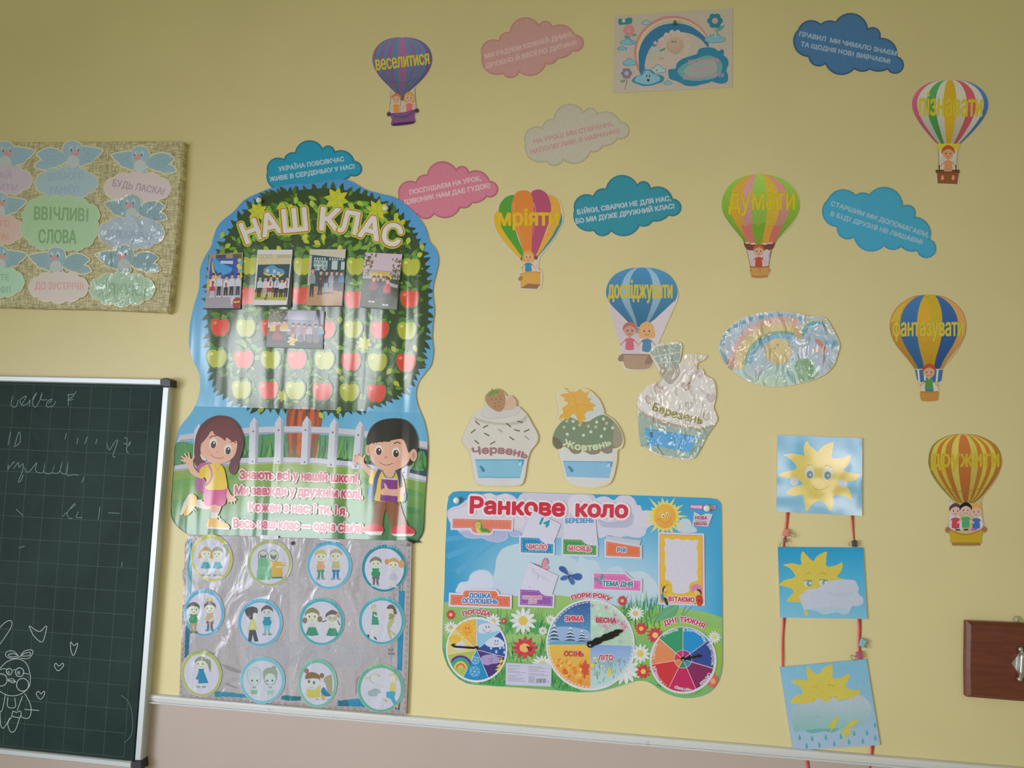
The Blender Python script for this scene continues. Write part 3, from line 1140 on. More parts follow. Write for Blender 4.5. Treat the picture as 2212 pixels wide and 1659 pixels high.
# title and verse
a.at(Z2)
for s, x0, y0, x1, y1, h in (('Н', 580, 560, 712, 512, 172), ('А', 718, 502, 872, 462, 178), ('Ш', 888, 466, 1086, 448, 186), ('К', 1184, 444, 1345, 456, 184),
                             ('Л', 1335, 458, 1486, 484, 182), ('А', 1500, 494, 1668, 536, 184), ('С', 1682, 548, 1832, 590, 178)):
    a.text(s, (x0, y0), (x1, y1), h, '9cb12e', bold=26, stamps=12)
    a.text(s, (x0, y0), (x1, y1), h, 'b24038', bold=14, stamps=10)
    a.text(s, (x0 + 3, y0 - 3), (x1 - 3, y1 - 3), h - 4, 'd3cdc2', bold=9, stamps=10)
    a.part('title_letter')
a.at(Z3)
for s, p0, p1, h in (('Знають всі у нашій школі,', (498, 1060), (1425, 1092), 64), ('Ми завжди у дружнім колі,', (462, 1182), (1446, 1212), 66),
                     ('Кожен з нас: і ти, і я,', (572, 1312), (1332, 1344), 66), ("Весь наш клас — одна сім'я!", (450, 1440), (1446, 1480), 66)):
    m_ = ((p0[0] + p1[0]) / 2, (p0[1] + p1[1]) / 2 - 6)
    a.text(s, p0, p1, h, 'b8445c', mid=m_, bold=4.2, halo=10, halo_col='d8c8c4', stamps=8).part('verse_line')

# girl
skin, hair = 'd3a58d', '5f363c'
a.sp('150 950 142 830 155 730 190 650 225 615 260 590 330 568 420 582 480 630 518 700 530 780 515 860 490 930 482 990 455 1028 428 1022 410 985 425 920 430 860 300 800 240 900 190 960', hair)
a.ell(192, 1105, 44, 62, 'a6568a').sp('160 980 200 940 260 935 280 960 250 1000 200 1010', 'a6568a')
a.sp('100 985 75 930 60 915 80 900 120 905 135 930 140 970 190 1030 205 1060 170 1050 120 1020', skin)
for x, y, x1, y1 in ((75, 925, 38, 915), (80, 910, 40, 885), (92, 905, 68, 862), (105, 905, 98, 855), (125, 925, 142, 880)):
    a.line([(x, y), (x1, y1)], 17, skin, w1=12)
a.sp('388 1110 405 1140 430 1185 455 1200 470 1230 440 1240 405 1240 395 1200 375 1150', skin)
for x, y, x1, y1 in ((450, 1195, 478, 1190), (455, 1210, 472, 1228), (445, 1220, 458, 1252), (430, 1225, 436, 1258), (412, 1225, 404, 1252)):
    a.line([(x, y), (x1, y1)], 14, skin, w1=9)
a.sp('250 1250 215 1240 190 1228 185 1285 250 1300 300 1290', skin).poly('205 1225 160 1222 145 1272 190 1292', 'cfcfcc')
a.sp('120 1178 150 1190 165 1212 160 1260 135 1300 95 1345 60 1340 75 1280 95 1220', 'd9a83c').poly('118 1180 100 1182 60 1250 28 1340 50 1346 90 1270', 'ccc6b8')
a.line('120 1270 160 1310', 8, 'd8d4c6').line('110 1285 145 1320', 8, 'd8d4c6')
a.sp('270 1265 352 1262 340 1320 325 1340 278 1335', skin).poly('272 1322 330 1326 322 1376 270 1372', 'cfcfcc')
a.sp('250 1385 275 1370 322 1372 360 1395 405 1415 416 1450 330 1452 246 1440', 'dba63a').poly('246 1436 414 1446 414 1458 246 1450', 'cfc8b8')
a.line('318 1350 380 1400', 8, 'd8d4c6').line('335 1345 350 1400', 8, 'd8d4c6')
a.sp('222 1138 300 1150 392 1130 395 1190 385 1255 345 1275 300 1262 250 1275 218 1245', 'c0407c')
a.sp('180 1010 210 965 270 945 335 945 372 980 390 1050 396 1135 320 1148 230 1138 238 1080 225 1050 200 1062', 'd3b32e')
a.line('255 950 280 1010 265 1080 215 1125', 16, 'b0648e', curve=True).line('300 950 325 1000 352 950', 6, 'c08a26')
a.sp('190 870 205 910 235 920 225 880', 'c9c9c6')
a.sp('215 750 280 690 370 720 470 765 468 850 430 910 350 945 270 930 205 885 192 820', skin)
a.sp('180 800 195 720 245 650 320 600 420 600 490 670 512 750 490 790 478 765 440 770 395 740 385 765 350 740 300 715 280 675 255 720 215 770', '6a3a40')
for ex, ey in ((290, 786), (405, 833)):
    a.ell(ex, ey, 30, 42, 'd2cfca', 8).ell(ex + 2, ey + 10, 20, 29, '4d3630', 8).ell(ex + 6, ey - 4, 6, 8, 'd2cfca')
a.line('262 745 285 728 315 728', 6, '4a2a2c', curve=True).line('425 775 450 770 468 785', 6, '4a2a2c', curve=True)
a.line('270 870 300 895 345 902 372 892', 5, '9a5a50', curve=True).line('318 848 330 856', 5, 'b07a68').ell(245, 850, 20, 12, 'dba093')
a.part('printed_girl')
# boy
skin = 'd6a78e'
a.sp('1545 1050 1500 1030 1455 975 1432 940 1400 930 1385 905 1420 880 1460 900 1470 940 1520 985 1560 1010', skin)
for x, y, x1, y1 in ((1410, 940, 1384, 952), (1400, 925, 1374, 925), (1405, 905, 1385, 880), (1420, 895, 1412, 866), (1455, 905, 1476, 876)):
    a.line([(x, y), (x1, y1)], 18, skin, w1=12)
a.ell(1520, 1175, 34, 60, '2f6a9c').ell(1765, 1195, 32, 55, '2f6a9c')
a.poly('1535 1230 1745 1240 1770 1330 1812 1430 1790 1452 1680 1450 1650 1340 1636 1290 1618 1350 1610 1430 1512 1430 1545 1330', '87553a')
a.line('1640 1235 1636 1300', 5, '5d3a28').line('1540 1260 1590 1240', 5, '5d3a28').line('1700 1245 1745 1262', 5, '5d3a28')
a.sp('1450 1470 1470 1430 1540 1412 1600 1425 1616 1470 1540 1490', 'cc3a48').poly('1450 1472 1616 1472 1600 1500 1520 1502', 'd0c8c6')
a.sp('1678 1490 1690 1440 1770 1420 1840 1445 1862 1490 1770 1505', 'cc3a48').poly('1676 1490 1862 1490 1840 1510 1700 1508', 'd0c8c6')
a.sp('1500 1085 1530 1010 1600 985 1700 985 1750 1010 1785 1110 1760 1140 1770 1230 1650 1238 1540 1222 1545 1120', 'd4b23c')
a.line('1590 990 1560 1060 1545 1150 1530 1215', 32, '37406e', curve=True).line('1725 992 1745 1050 1755 1130', 30, '37406e', curve=True)
a.sp('1610 985 1640 1045 1690 1045 1710 988', skin).line('1605 990 1640 1050 1690 1050 1715 992', 9, '3f7a4a', curve=True)
a.poly('1602 1050 1728 1060 1726 1245 1590 1232', '7b3784').poly('1600 1050 1728 1060 1724 1072 1604 1064', 'c4b8c4')
a.sp('1780 1120 1786 1160 1740 1195 1650 1190 1600 1185 1595 1150 1625 1130 1620 1095 1640 1110 1660 1140 1730 1140', skin)
a.sp('1500 850 1485 800 1492 720 1530 650 1600 605 1700 590 1790 605 1850 660 1880 730 1888 800 1872 880 1835 945 1790 950 1700 800', '17181c')
a.ell(1500, 835, 22, 46, skin).ell(1852, 878, 27, 48, skin)
a.ell(1500, 838, 10, 28, 'b98670').ell(1854, 880, 13, 30, 'b98670')
a.sp('1515 790 1640 770 1770 750 1815 800 1830 880 1790 955 1700 995 1600 985 1530 930 1510 860', skin)
a.sp('1492 800 1500 700 1560 640 1660 610 1780 640 1850 720 1845 800 1815 860 1790 790 1765 755 1700 745 1665 772 1620 770 1570 760 1540 790 1530 775', '1b1c20')
for ex, ey in ((1580, 840), (1714, 857)):
    a.ell(ex, ey, 31, 40, 'd6d2cc').ell(ex + 1, ey + 8, 22, 29, '46302a').ell(ex + 6, ey - 4, 6, 8, 'd6d2cc')
a.line('1560 782 1585 768 1612 775', 7, '2a2422', curve=True).line('1700 790 1725 775 1750 790', 7, '2a2422', curve=True)
a.line('1585 930 1610 948 1650 955 1690 940', 6, '9a5a50', curve=True).sp('1620 895 1635 880 1652 895 1636 906', 'c48e78').ell(1550, 905, 22, 14, 'dd9f92').ell(1735, 930, 22, 14, 'dd9f92')
a.part('printed_boy')
POSTER_H = a.h


def pin(px, py, h, label, r=0.0075, col=None, grp='round white push pins'):
    V, Fc = lathe(P(px, py, 0), [(r * 0.5, h - 0.003), (r * 0.5, h + 0.003), (r * 0.9, h + 0.0035), (r, h + 0.006), (r * 0.92, h + 0.0085), (r * 0.6, h + 0.0098), (r * 0.12, h + 0.0102)], 24)
    o = mesh_obj('push_pin', V, Fc, col or PINM, None, flat=False, origin=P(px, py, h))
    return tag(o, label, 'push pin', grp)


pin(564, 436, POSTER_H, 'round white push pin at upper left of the apple tree poster')
pin(836, 453, POSTER_H, 'round white push pin at upper right of the apple tree poster')

# ---------------------------------------------------------------- snapshots stuck on the poster
BACK = '1c1f22'


def snap(label, quad, fill, draw, border=None, dark=None):
    q = nums(quad)
    c = cv(Z2, [(sum(p[0] for p in q) / 4, sum(p[1] for p in q) / 4)])[0]
    t = thing('snapshot', label, 'photograph', c[0], c[1], 'class snapshots on the tree poster')
    a = Art(t, Z2, POSTER_H + 0.0022, PHOTO)
    if dark:
        a.h -= 0.0010
        a.sheet(nums(dark), 0.0009, BACK).part('backing_card')
        a.h += 0.0006
    a.sheet(q, 0.0008, fill)
    a.part('photo_paper')

    def uv(u, v):
        u, v = u / 100, v / 100
        return tuple((q[0][k] * (1 - u) + q[1][k] * u) * (1 - v) + (q[3][k] * (1 - u) + q[2][k] * u) * v for k in (0, 1))

    def sh(s, col, sm=False):
        p = [uv(*w) for w in nums(s)]
        a.poly(smooth(p, 3) if sm else p, col, lift=0.6)
    draw(a, uv, sh)
    a.part('photo_image')


def child(a, uv, sh, x, y0, y1, top, legs, hr='3a2c26', w=7, skin='b98f7a', skirt=False, shoes=None):
    """a small child of a photo standing from y0 (head) to y1 (feet) in percent of the picture"""
    h = y1 - y0
    if skirt:
        sh(f'{x - w * .7} {y0 + h * .52} {x + w * .7} {y0 + h * .52} {x + w} {y0 + h * .75} {x - w} {y0 + h * .75}', legs)
        sh(f'{x - w * .45} {y0 + h * .74} {x - w * .1} {y0 + h * .74} {x - w * .15} {y1} {x - w * .5} {y1}', 'b5aaa8')
        sh(f'{x + w * .1} {y0 + h * .74} {x + w * .5} {y0 + h * .74} {x + w * .5} {y1} {x + w * .15} {y1}', 'b5aaa8')
    else:
        sh(f'{x - w * .6} {y0 + h * .5} {x + w * .6} {y0 + h * .5} {x + w * .65} {y1} {x + w * .12} {y1} {x} {y0 + h * .66} {x - w * .12} {y1} {x - w * .65} {y1}', legs)
    sh(f'{x - w * .4} {y0 + h * .21} {x + w * .4} {y0 + h * .21} {x + w * .95} {y0 + h * .3} {x + w} {y0 + h * .54} {x + w * .6} {y0 + h * .56} {x - w * .6} {y0 + h * .56} {x - w} {y0 + h * .54} {x - w * .95} {y0 + h * .3}', top)
    sh(f'{x - w * .5} {y0 + h * .1} {x} {y0} {x + w * .5} {y0 + h * .1} {x + w * .35} {y0 + h * .2} {x} {y0 + h * .235} {x - w * .35} {y0 + h * .2}', skin, True)
    sh(f'{x - w * .55} {y0 + h * .11} {x - w * .4} {y0 - h * .005} {x} {y0 - h * .03} {x + w * .4} {y0 - h * .005} {x + w * .55} {y0 + h * .11} {x} {y0 + h * .06}', hr, True)
    if shoes:
        sh(f'{x - w * .75} {y1 - 2} {x - w * .1} {y1 - 2} {x - w * .1} {y1 + 1} {x - w * .8} {y1 + 1}', shoes)
        sh(f'{x + w * .1} {y1 - 2} {x + w * .75} {y1 - 2} {x + w * .8} {y1 + 1} {x + w * .1} {y1 + 1}', shoes)


def d1(a, uv, sh):
    sh('0 0 100 0 100 14 0 8', '8a7a5c')
    sh('20 2 50 2 50 9 20 8', '3a3f48')
    sh('70 2 96 2 96 14 72 14', '4a4a4c')
    sh('6 8 86 10 88 46 4 46', '2b4a9a')
    for x in range(12, 86, 12):
        sh(f'{x} 9 {x + 3} 9 {x + 3} 46 {x} 46', '243f86')
    sh('10 9 22 30 45 40 70 32 66 26 40 18 18 8', '3f86b4', True)
    sh('10 12 20 34 34 46 22 46 12 30', 'c2a53a', True)
    sh('35 13 72 14 72 20 35 18', 'b9bec2')
    for x, y, c in ((91, 14, 'c7ac38'), (95, 18, '3fa0b0'), (89, 24, 'c7ac38'), (94, 28, 'c7ac38'), (96, 34, '3fa0b0'), (92, 38, 'c7ac38'), (96, 42, 'c0a436')):
        p = uv(x, y)
        a.ell(p[0], p[1], 17, 19, c, n=12)
    sh('0 64 100 66 100 100 0 100', '8f8890')
    sh('0 46 8 46 8 66 0 66', 'b8983c')
    for x, y, tp_, lg, sk in ((17, 36, 'c2bdbc', '9a2f42', True), (36, 36, 'bcbfc4', '23252c', False), (56, 40, 'bfbcbc', '2a2628', False), (72, 37, 'c0bfc2', '22242a', False), (90, 37, 'c0c2c6', '2f3a52', False)):
        child(a, uv, sh, x, y, 79, tp_, lg, w=8.5, skirt=sk, shoes='b4b0b2')
    sh('13 50 21 50 20 60 15 60', '9c3444')
    sh('53 54 59 54 58 62 54 62', '9c3444')
    sh('72 80 82 78 84 92 74 94', 'b8b0b4', True)
    sh('80 84 98 82 99 98 80 99', '8f2f30', True)
    sh('80 88 98 87 98 90 80 91', 'c0a83c')


def d2(a, uv, sh):
    sh('3 8 97 8 97 26 4 27', 'b9ac86')
    for x in (4, 18, 32):
        sh(f'{x} 9 {x + 11} 9 {x + 11} 15 {x} 15', '8d8f74')
        sh(f'{x + 1.5} 10 {x + 9.5} 10 {x + 9.5} 14 {x + 1.5} 14', 'b4b093')
    for x in range(58, 96, 6):
        sh(f'{x} 9 {x + 4} 9 {x + 4} 15 {x} 15', '96927c')
    sh('5 27 97 26 96 72 5 72', '2a464a')
    sh('22 36 34 30 50 28 62 33 78 36 84 42 76 46 64 50 52 46 40 44 28 42', '4f86ac', True)
    sh('22 41 40 44 58 47 78 43 82 44 66 51 48 48 30 46', 'bfae54', True)
    for x, y in ((30, 35), (50, 36), (62, 40), (45, 44)):
        sh(f'{x} {y} {x + 8} {y} {x + 8} {y + 6} {x} {y + 6}', 'b8b49c')
    sh('3 71 97 73 97 92 3 90', '9a9836')
    sh('3 71 97 72 97 78 3 77', '5a4a36')
    sh('36 80 42 80 38 91 32 91', '5d5230')
    for x, y, tp_, lg, sk in ((15, 47, 'aebcc4', '2c2a2e', False), (31, 48, 'c3b0ae', 'a98a8c', True), (46, 47, 'c6bcbc', '8f2f3c', True), (64, 47, 'c8c8cc', '1f2126', False), (79, 52, 'c2bfc2', '23252a', False), (93, 48, 'c6c4c8', '1f2024', False)):
        child(a, uv, sh, x, y, 86, tp_, lg, w=8, skirt=sk)
    sh('44 57 48 57 48 66 44 66', '9c3444')
    sh('63 56 66 56 66 66 63 66', '5a76a0')
    sh('92 56 95 56 95 68 92 68', '9c3444')


def d3(a, uv, sh):
    sh('0 0 100 0 100 16 0 9', 'b3ad97')
    sh('0 9 100 16 100 72 0 66', '2d4a50')
    sh('0 10 8 11 8 64 0 64', 'a9a48e')
    for i, x in enumerate(range(14, 98, 7)):
        sh(f'{x} {14 + x * .02} {x + 4} {14.3 + x * .02} {x + 4} {18 + x * .02} {x} {17.7 + x * .02}', 'aab0ac' if i != 5 else '2d4a50')
    sh('14 19 52 20 52 38 14 37', '9fb0ae')
    for x, y in ((16, 21), (28, 21), (40, 22), (16, 30), (30, 30), (42, 30)):
        sh(f'{x} {y} {x + 9} {y} {x + 9} {y + 6} {x} {y + 6}', '6d8482')
    sh('64 20 80 20 80 36 64 36', 'a8b2b0')
    sh('90 22 100 22 100 36 90 36', 'a8b4b4')
    sh('0 64 100 72 100 100 0 100', 'a3805c')
    for x, y, y1, tp_, lg, sh_ in ((13, 32, 84, '7d8488', '23242c', '8a4a3a'), (36, 36, 80, '54302c', '2a2a2c', '1e1e22'), (52, 37, 78, '26282e', '7d949c', '4a4a4e'),
                                   (66, 37, 78, '8d8a96', '8d8494', '6a3a3a'), (80, 38, 73, '42463e', '33363a', '4a3a3a'), (93, 39, 74, '3f6ea0', '23262e', '1e1e22')):
        child(a, uv, sh, x, y, y1, tp_, lg, w=8.5, shoes=sh_)
    p = uv(35, 52)
    a.ell(p[0], p[1], 9, 9, '3f8a4a', n=10)


def d4(a, uv, sh):
    sh('0 0 100 0 100 40 0 40', 'b9a6ae')
    sh('0 30 100 32 100 48 0 48', '9a9096')
    for i in range(90):
        x, y = (rnd.uniform(0, 30), rnd.uniform(0, 42)) if i % 2 else (rnd.uniform(74, 100), rnd.uniform(6, 46))
        if i % 2 and x > 30 - y * .4:
            continue
        sh(f'{x} {y} {x + 4} {y + 1} {x + 3} {y + 4} {x - 1} {y + 3}', rnd.choice(('5d5a34', '6d6a3c', '4a4a2c', '7d6d3a')))
    sh('0 48 100 46 100 100 0 100', '3a4430')
    for i in range(60):
        x, y = rnd.uniform(0, 97), rnd.uniform(55, 97)
        sh(f'{x} {y} {x + 3} {y + 1} {x + 1} {y + 3}', rnd.choice(('4a5a36', '2c3626', '5d6a40')))
    sh('16 44 30 35 50 33 70 36 78 44 70 48 48 42 28 48', 'b59a3a', True)
    for i in range(26):
        x, y = rnd.uniform(18, 76), rnd.uniform(34, 44)
        sh(f'{x} {y} {x + 4} {y} {x + 3} {y + 3} {x} {y + 3}', rnd.choice(('c9b04a', 'a8882c', 'd0bc6a')))
    sh('70 52 98 56 96 62 70 58', '9a9a9c')
    for x, tp_, lg in ((42, '4a3a40', '26262c'), (56, '3a3a46', '2a3040'), (64, '4a3f44', '24242a')):
        child(a, uv, sh, x, 42, 82, tp_, lg, w=7)
    child(a, uv, sh, 31, 42, 90, '7a2a38', '22222a', w=10, shoes='c0bcbc')
    child(a, uv, sh, 69, 44, 94, 'b02f38', '1f2026', w=10, shoes='c0bcbc')


def d5(a, uv, sh):
    sh('0 0 100 0 100 50 0 50', '8d8f9c')
    sh('0 0 36 0 30 22 24 34 0 36', '4a4a34')
    for i in range(60):
        x, y = rnd.uniform(0, 34), rnd.uniform(0, 34)
        sh(f'{x} {y} {x + 3} {y + 1} {x + 2} {y + 4} {x - 1} {y + 3}', rnd.choice(('5d5a3c', '3a3c2c', '74683f', '8d8a78')))
    sh('34 4 86 2 84 26 36 26', 'a8a8b4')
    sh('86 0 92 0 96 30 98 60 92 60 91 30', '3a3a44', True)
    sh('0 50 100 46 100 100 0 100', '2f352c')
    sh('36 40 100 40 100 64 36 66', '7d7f8a')
    for x, y, c, l, k in ((12, 30, 'c09c34', '23283a', 8), (20, 29, '8a342c', '2c2a30', 6), (30, 28, 'bf9a38', '4a4650', 8), (46, 36, '8a4a5a', '8d7a80', 6), (56, 36, '8d8290', '9a8f98', 6), (66, 37, 'a06a74', '8f8790', 6), (76, 38, 'a8a0aa', '7d7680', 6), (87, 36, '7d6a76', '6d6a74', 6), (97, 38, '5d86a8', '4a5a70', 6)):
        child(a, uv, sh, x, y, 82, c, l, w=k)
    sh('24 52 42 52 42 58 24 57', 'b4ac9c')
    sh('12 66 18 60 24 66 28 80 10 80', '8f3034', True)
    for x in (58, 74, 86):
        sh(f'{x} 66 {x + 7} 64 {x + 8} 84 {x - 1} 84', '6d6470', True)
    for i in range(40):
        an, r = rnd.uniform(0, 6.28), rnd.uniform(0, 10)
        x, y = 45 + r * math.cos(an), 82 + r * 1.5 * math.sin(an)
        sh(f'{x} {y - 3} {x + 3} {y} {x} {y + 3} {x - 3} {y}', rnd.choice(('c7b068', 'd4c48c', 'b89a4c')))


snap('snapshot of children before a blue curtain and flag, far left of upper row', '275 645 553 632 530 1088 238 1090', '8f8890', d1, dark='270 650 556 636 534 1096 245 1098')
snap('white bordered snapshot of six children before a map, second from left in upper row', '672 608 962 608 915 1062 632 1065', 'c9c8c6', d2, dark='690 625 968 625 952 1078 650 1070')
snap('snapshot of children lined up on a wooden floor, third from left in upper row', '1102 605 1400 605 1365 1068 1072 1068', 'a39c8e', d3, dark='1108 612 1404 610 1372 1074 1078 1072')
snap('snapshot of children in red outdoors under yellow leaves, rightmost of upper row', '1560 630 1865 645 1815 1100 1512 1075', '9a8f98', d4, dark='1566 636 1869 648 1822 1106 1518 1080')
snap('only landscape snapshot, group of children outdoors, lowest on the tree poster', '768 1095 1218 1112 1200 1422 742 1405', '8d8a92', d5, dark='774 1098 1226 1114 1210 1428 750 1410')

# ---------------------------------------------------------------- film wrapped card with round stickers
TC = 0.012
cd = thing('sticker_card', 'grey cardboard sheet wrapped in clear film, with torn blue border, below the tree poster', 'cardboard sheet', 640, 1350)
a = Art(cd, Z4, TC - 0.004, WRAP, dh=4e-6)
a.sheet('95 72 500 70 1000 88 1500 100 2012 112 2006 400 1994 800 1982 1200 1964 1596 1400 1545 900 1500 400 1455 28 1438 40 1100 55 700 72 350', 0.011, 'a9a5a8', sub=None, edge='8d8378')
a.part('cardboard')
rn = random.Random(3)
for x0, x1, c in ((980, 1050, 'b0acaf'), (1310, 1420, 'aeaaad'), (560, 620, 'acaaad')):
    a.poly([(x0, 95), (x1, 97), (x1 - 10, 1480), (x0 - 15, 1470)], c)
for q, c in (('140 300 900 320 900 520 140 500', 'acabae'), ('700 980 1600 1000 1600 1180 700 1160', 'a5a6ac'), ('1100 540 1560 560 1540 720 1100 700', 'adaaad')):
    a.sp(q, c, 3)
a.part('tone_patch')  # strips and patches slightly off the card's base tone
a.sp('390 1165 480 1190 560 1225 540 1240 450 1215', '8f8a8c').sp('430 1325 520 1360 510 1370 430 1340', '8d888a').sp('1540 1290 1570 1270 1560 1340 1535 1430 1530 1360', '8d878c')
a.part('dark_slivers')  # narrow shapes darker than the card


def rough(p0, p1, p2, p3, amp, n=26):
    """a strip whose two long edges are torn"""
    A, B = [], []
    for i in range(n + 1):
        t = i / n
        A.append((p0[0] + (p1[0] - p0[0]) * t + rn.uniform(-amp, amp), p0[1] + (p1[1] - p0[1]) * t + rn.uniform(-amp, amp)))
        B.append((p3[0] + (p2[0] - p3[0]) * t + rn.uniform(-amp, amp), p3[1] + (p2[1] - p3[1]) * t + rn.uniform(-amp, amp)))
    return A + B[::-1]


# lace print, then the blue border
lace = 'a89c96'
for p0, p1, side in (((88, 120), (42, 1425), 1), ((1990, 150), (1950, 1570), -1)):
    for i in range(58):
        t = i / 57
        x, y = p0[0] + (p1[0] - p0[0]) * t, p0[1] + (p1[1] - p0[1]) * t
        a.ell(x, y, 12, 12, lace if i % 2 else '9a8e8a', n=10)
for i in range(70):
    t = i / 69
    a.ell(70 + 1860 * t, 1432 + 148 * t, 15, 12, lace if i % 2 else '98908e', n=10)
a.part('lace_border')
a.poly(rough((135, 95), (118, 850), (88, 850), (108, 95), 3), '3a8fa3').part('blue_border')
a.poly(rough((116, 840), (104, 1110), (72, 1110), (84, 840), 3), '276f93').part('blue_border')
a.poly(rough((330, 1395), (640, 1425), (640, 1452), (330, 1440), 5), '2f869f').part('blue_border')
a.poly(rough((900, 1432), (1060, 1440), (1060, 1475), (900, 1470), 6), '2a7482').part('blue_border')
a.poly(rough((1380, 1475), (1630, 1455), (1630, 1530), (1380, 1520), 5), '2e86a8').part('blue_border')
a.poly(rough((1390, 1480), (1470, 1470), (1475, 1528), (1390, 1520), 4), '2c6478').part('blue_border')
a.poly(rough((1900, 150), (1955, 150), (1930, 560), (1905, 560), 4), '2f8a9d').part('blue_border')
a.poly(rough((1900, 540), (1950, 540), (1925, 1220), (1885, 1210), 4), '2386ae').part('blue_border')
a.poly(rough((1880, 1490), (1915, 1480), (1908, 1555), (1870, 1550), 4), '2a6478').part('blue_border')
a.text('бург', (1812, 1052), (1862, 1048), 22, '6d6268').part('small_print')
a.text('іма)', (1812, 1085), (1866, 1082), 22, '6d6268')
a.line('1862 560 1830 1210', 3, '8fb2bf')
a.part('small_print')
# clear tape strips and film creases, their bright glint painted as pale shapes
for q in ('700 60 875 68 872 100 730 98', '1222 90 1400 112 1396 122 1228 104', '650 610 720 592 808 570 798 612 720 606'):
    a.poly(q, 'd3d6dc').part('tape_and_glint')
# the dark nail through the card's upper edge and the black clip at the corner
CH = a.h
V, Fc = lathe(P(*cv(Z4, [(1010, 128)])[0]), [(0.0012, 0.002), (0.0012, CH + 0.001), (0.004, CH + 0.0015), (0.0042, CH + 0.003), (0.002, CH + 0.0038)], 16)
tag(mesh_obj('push_pin', V, Fc, simple_mat('dark_grey_pin', '4a4648', (636, 1172)), None, flat=False, origin=P(636, 1172)), 'small dark pin in upper edge of the sticker card', 'push pin')
q0 = cv(Z4, [(1985, 120)])[0]
qc = P(q0[0], q0[1], CH)
clipm, _ = new_mat('black_clip_steel', (0.02, 0.02, 0.022), rough=0.3)
bc = bpy.data.objects.new('binder_clip', None)
link(bc)
bc.location = qc
tag(bc, 'tiny black clip gripping upper right corner of the sticker card', 'clip')
V, Fc = bev_slab(cv(Z4, '1975 90 2020 108 2036 138 2008 128 1990 118'), CH + 0.003, CH - 0.0002, 0.8)
mesh_obj('clip_body', V, Fc, clipm, bc)
V, Fc = tube([P(*cv(Z4, [w])[0], CH + 0.004) for w in ((1990, 108), (1975, 140), (1968, 160), (1985, 150), (2000, 130))], 0.0007)
mesh_obj('clip_handle', V, Fc, clipm, bc, flat=False)

STK = print_mat('filmed_sticker_print', rough=0.5, spec=0.3, coat=0.6, coat_rough=0.1, scale=(22, 8, 16), bump=0.6, dist=0.008, detail=2.0, distort=0.4)


def figure(a, x, y, s, hair, top, bottom, skin='c6cbb6', dress=False, long=False, bun=False, facing=0, legs='b9beb4', shoes='8a8f94', arm=0, walk=True):
    """standing cartoon child: head centre x, y; s = head radius"""
    if long:
        a.sp([(x - 1.2 * s, y - .2 * s), (x, y - 1.15 * s), (x + 1.2 * s, y - .2 * s), (x + 1.35 * s, y + 1.1 * s), (x + .8 * s, y + .9 * s), (x - .8 * s, y + .9 * s), (x - 1.35 * s, y + 1.1 * s)], hair)
    for k in (-1, 1) if walk else ():
        a.line([(x + k * .25 * s, y + 2.6 * s), (x + k * .35 * s, y + 4.0 * s)], .42 * s, bottom if not dress else legs)
        a.ell(x + k * .48 * s, y + 4.05 * s, .38 * s, .2 * s, shoes, n=12)
    if not dress:
        a.poly([(x - .6 * s, y + 2.2 * s), (x + .6 * s, y + 2.2 * s), (x + .66 * s, y + 2.9 * s), (x, y + 2.75 * s), (x - .66 * s, y + 2.9 * s)], bottom)
        a.sp([(x - .62 * s, y + 1.0 * s), (x + .62 * s, y + 1.0 * s), (x + .66 * s, y + 2.35 * s), (x - .66 * s, y + 2.35 * s)], top, 3)
    else:
        a.poly([(x - .45 * s, y + .95 * s), (x + .45 * s, y + .95 * s), (x + .5 * s, y + 1.7 * s), (x - .5 * s, y + 1.7 * s)], top)
        a.poly([(x - .5 * s, y + 1.65 * s), (x + .5 * s, y + 1.65 * s), (x + .95 * s, y + 2.75 * s), (x, y + 2.9 * s), (x - .95 * s, y + 2.75 * s)], bottom)
    a.line([(x - .6 * s, y + 1.2 * s), (x - 1.05 * s, y + 1.9 * s - arm * s)], .28 * s, skin)
    a.line([(x + .6 * s, y + 1.2 * s), (x + 1.05 * s, y + 1.9 * s - arm * s)], .28 * s, skin)
    a.ell(x, y, .9 * s, s, skin)
    a.sp([(x - s, y + .1 * s), (x - .95 * s, y - .6 * s), (x, y - 1.15 * s), (x + .95 * s, y - .6 * s), (x + s, y + .1 * s), (x + .7 * s, y - .25 * s), (x, y - .45 * s), (x - .7 * s, y - .25 * s)], hair)
    if bun:
        a.ell(x + .2 * s, y - 1.3 * s, .42 * s, .42 * s, hair)
    for k in (-1, 1):
        a.ell(x + (k * .38 + facing * .2) * s, y + .15 * s, .11 * s, .16 * s, '5d6668', n=10)
    a.line([(x + (facing * .2 - .25) * s, y + .55 * s), (x + facing * .2 * s, y + .66 * s), (x + (facing * .2 + .25) * s, y + .55 * s)], .07 * s, '8a7a70')


def sticker(label, cx, cy, rx, ry, ring, title, tcol, draw, rot=0, rim=0.87, lift=0.0):
    q = cv(Z4, [(cx, cy)])[0]
    t = thing('round_sticker', label, 'sticker', q[0], q[1], 'round greeting stickers on the wrapped card')
    a = Art(t, Z4, CH + 0.0006 + lift, STK, dh=4e-6)
    a.sheet(grow(ellipse(cx, cy, rx, ry, rot, 44), 3), 0.0006, 'bcc0c6').part('paper_disc')
    a.ell(cx, cy, rx, ry, ring, rot, 44).part('coloured_ring')
    a.ell(cx, cy + 6, rx * rim, ry * rim, 'bfc1cf', rot, 40).part('white_field')
    if title:
        a.text(title, (cx - rx * .54, cy - ry * .775), (cx + rx * .54, cy - ry * .775), 19, tcol, mid=(cx, cy - ry * .905), bold=0.8, stamps=4).part('ring_lettering')
    draw(a)
    a.part('cartoon_print')


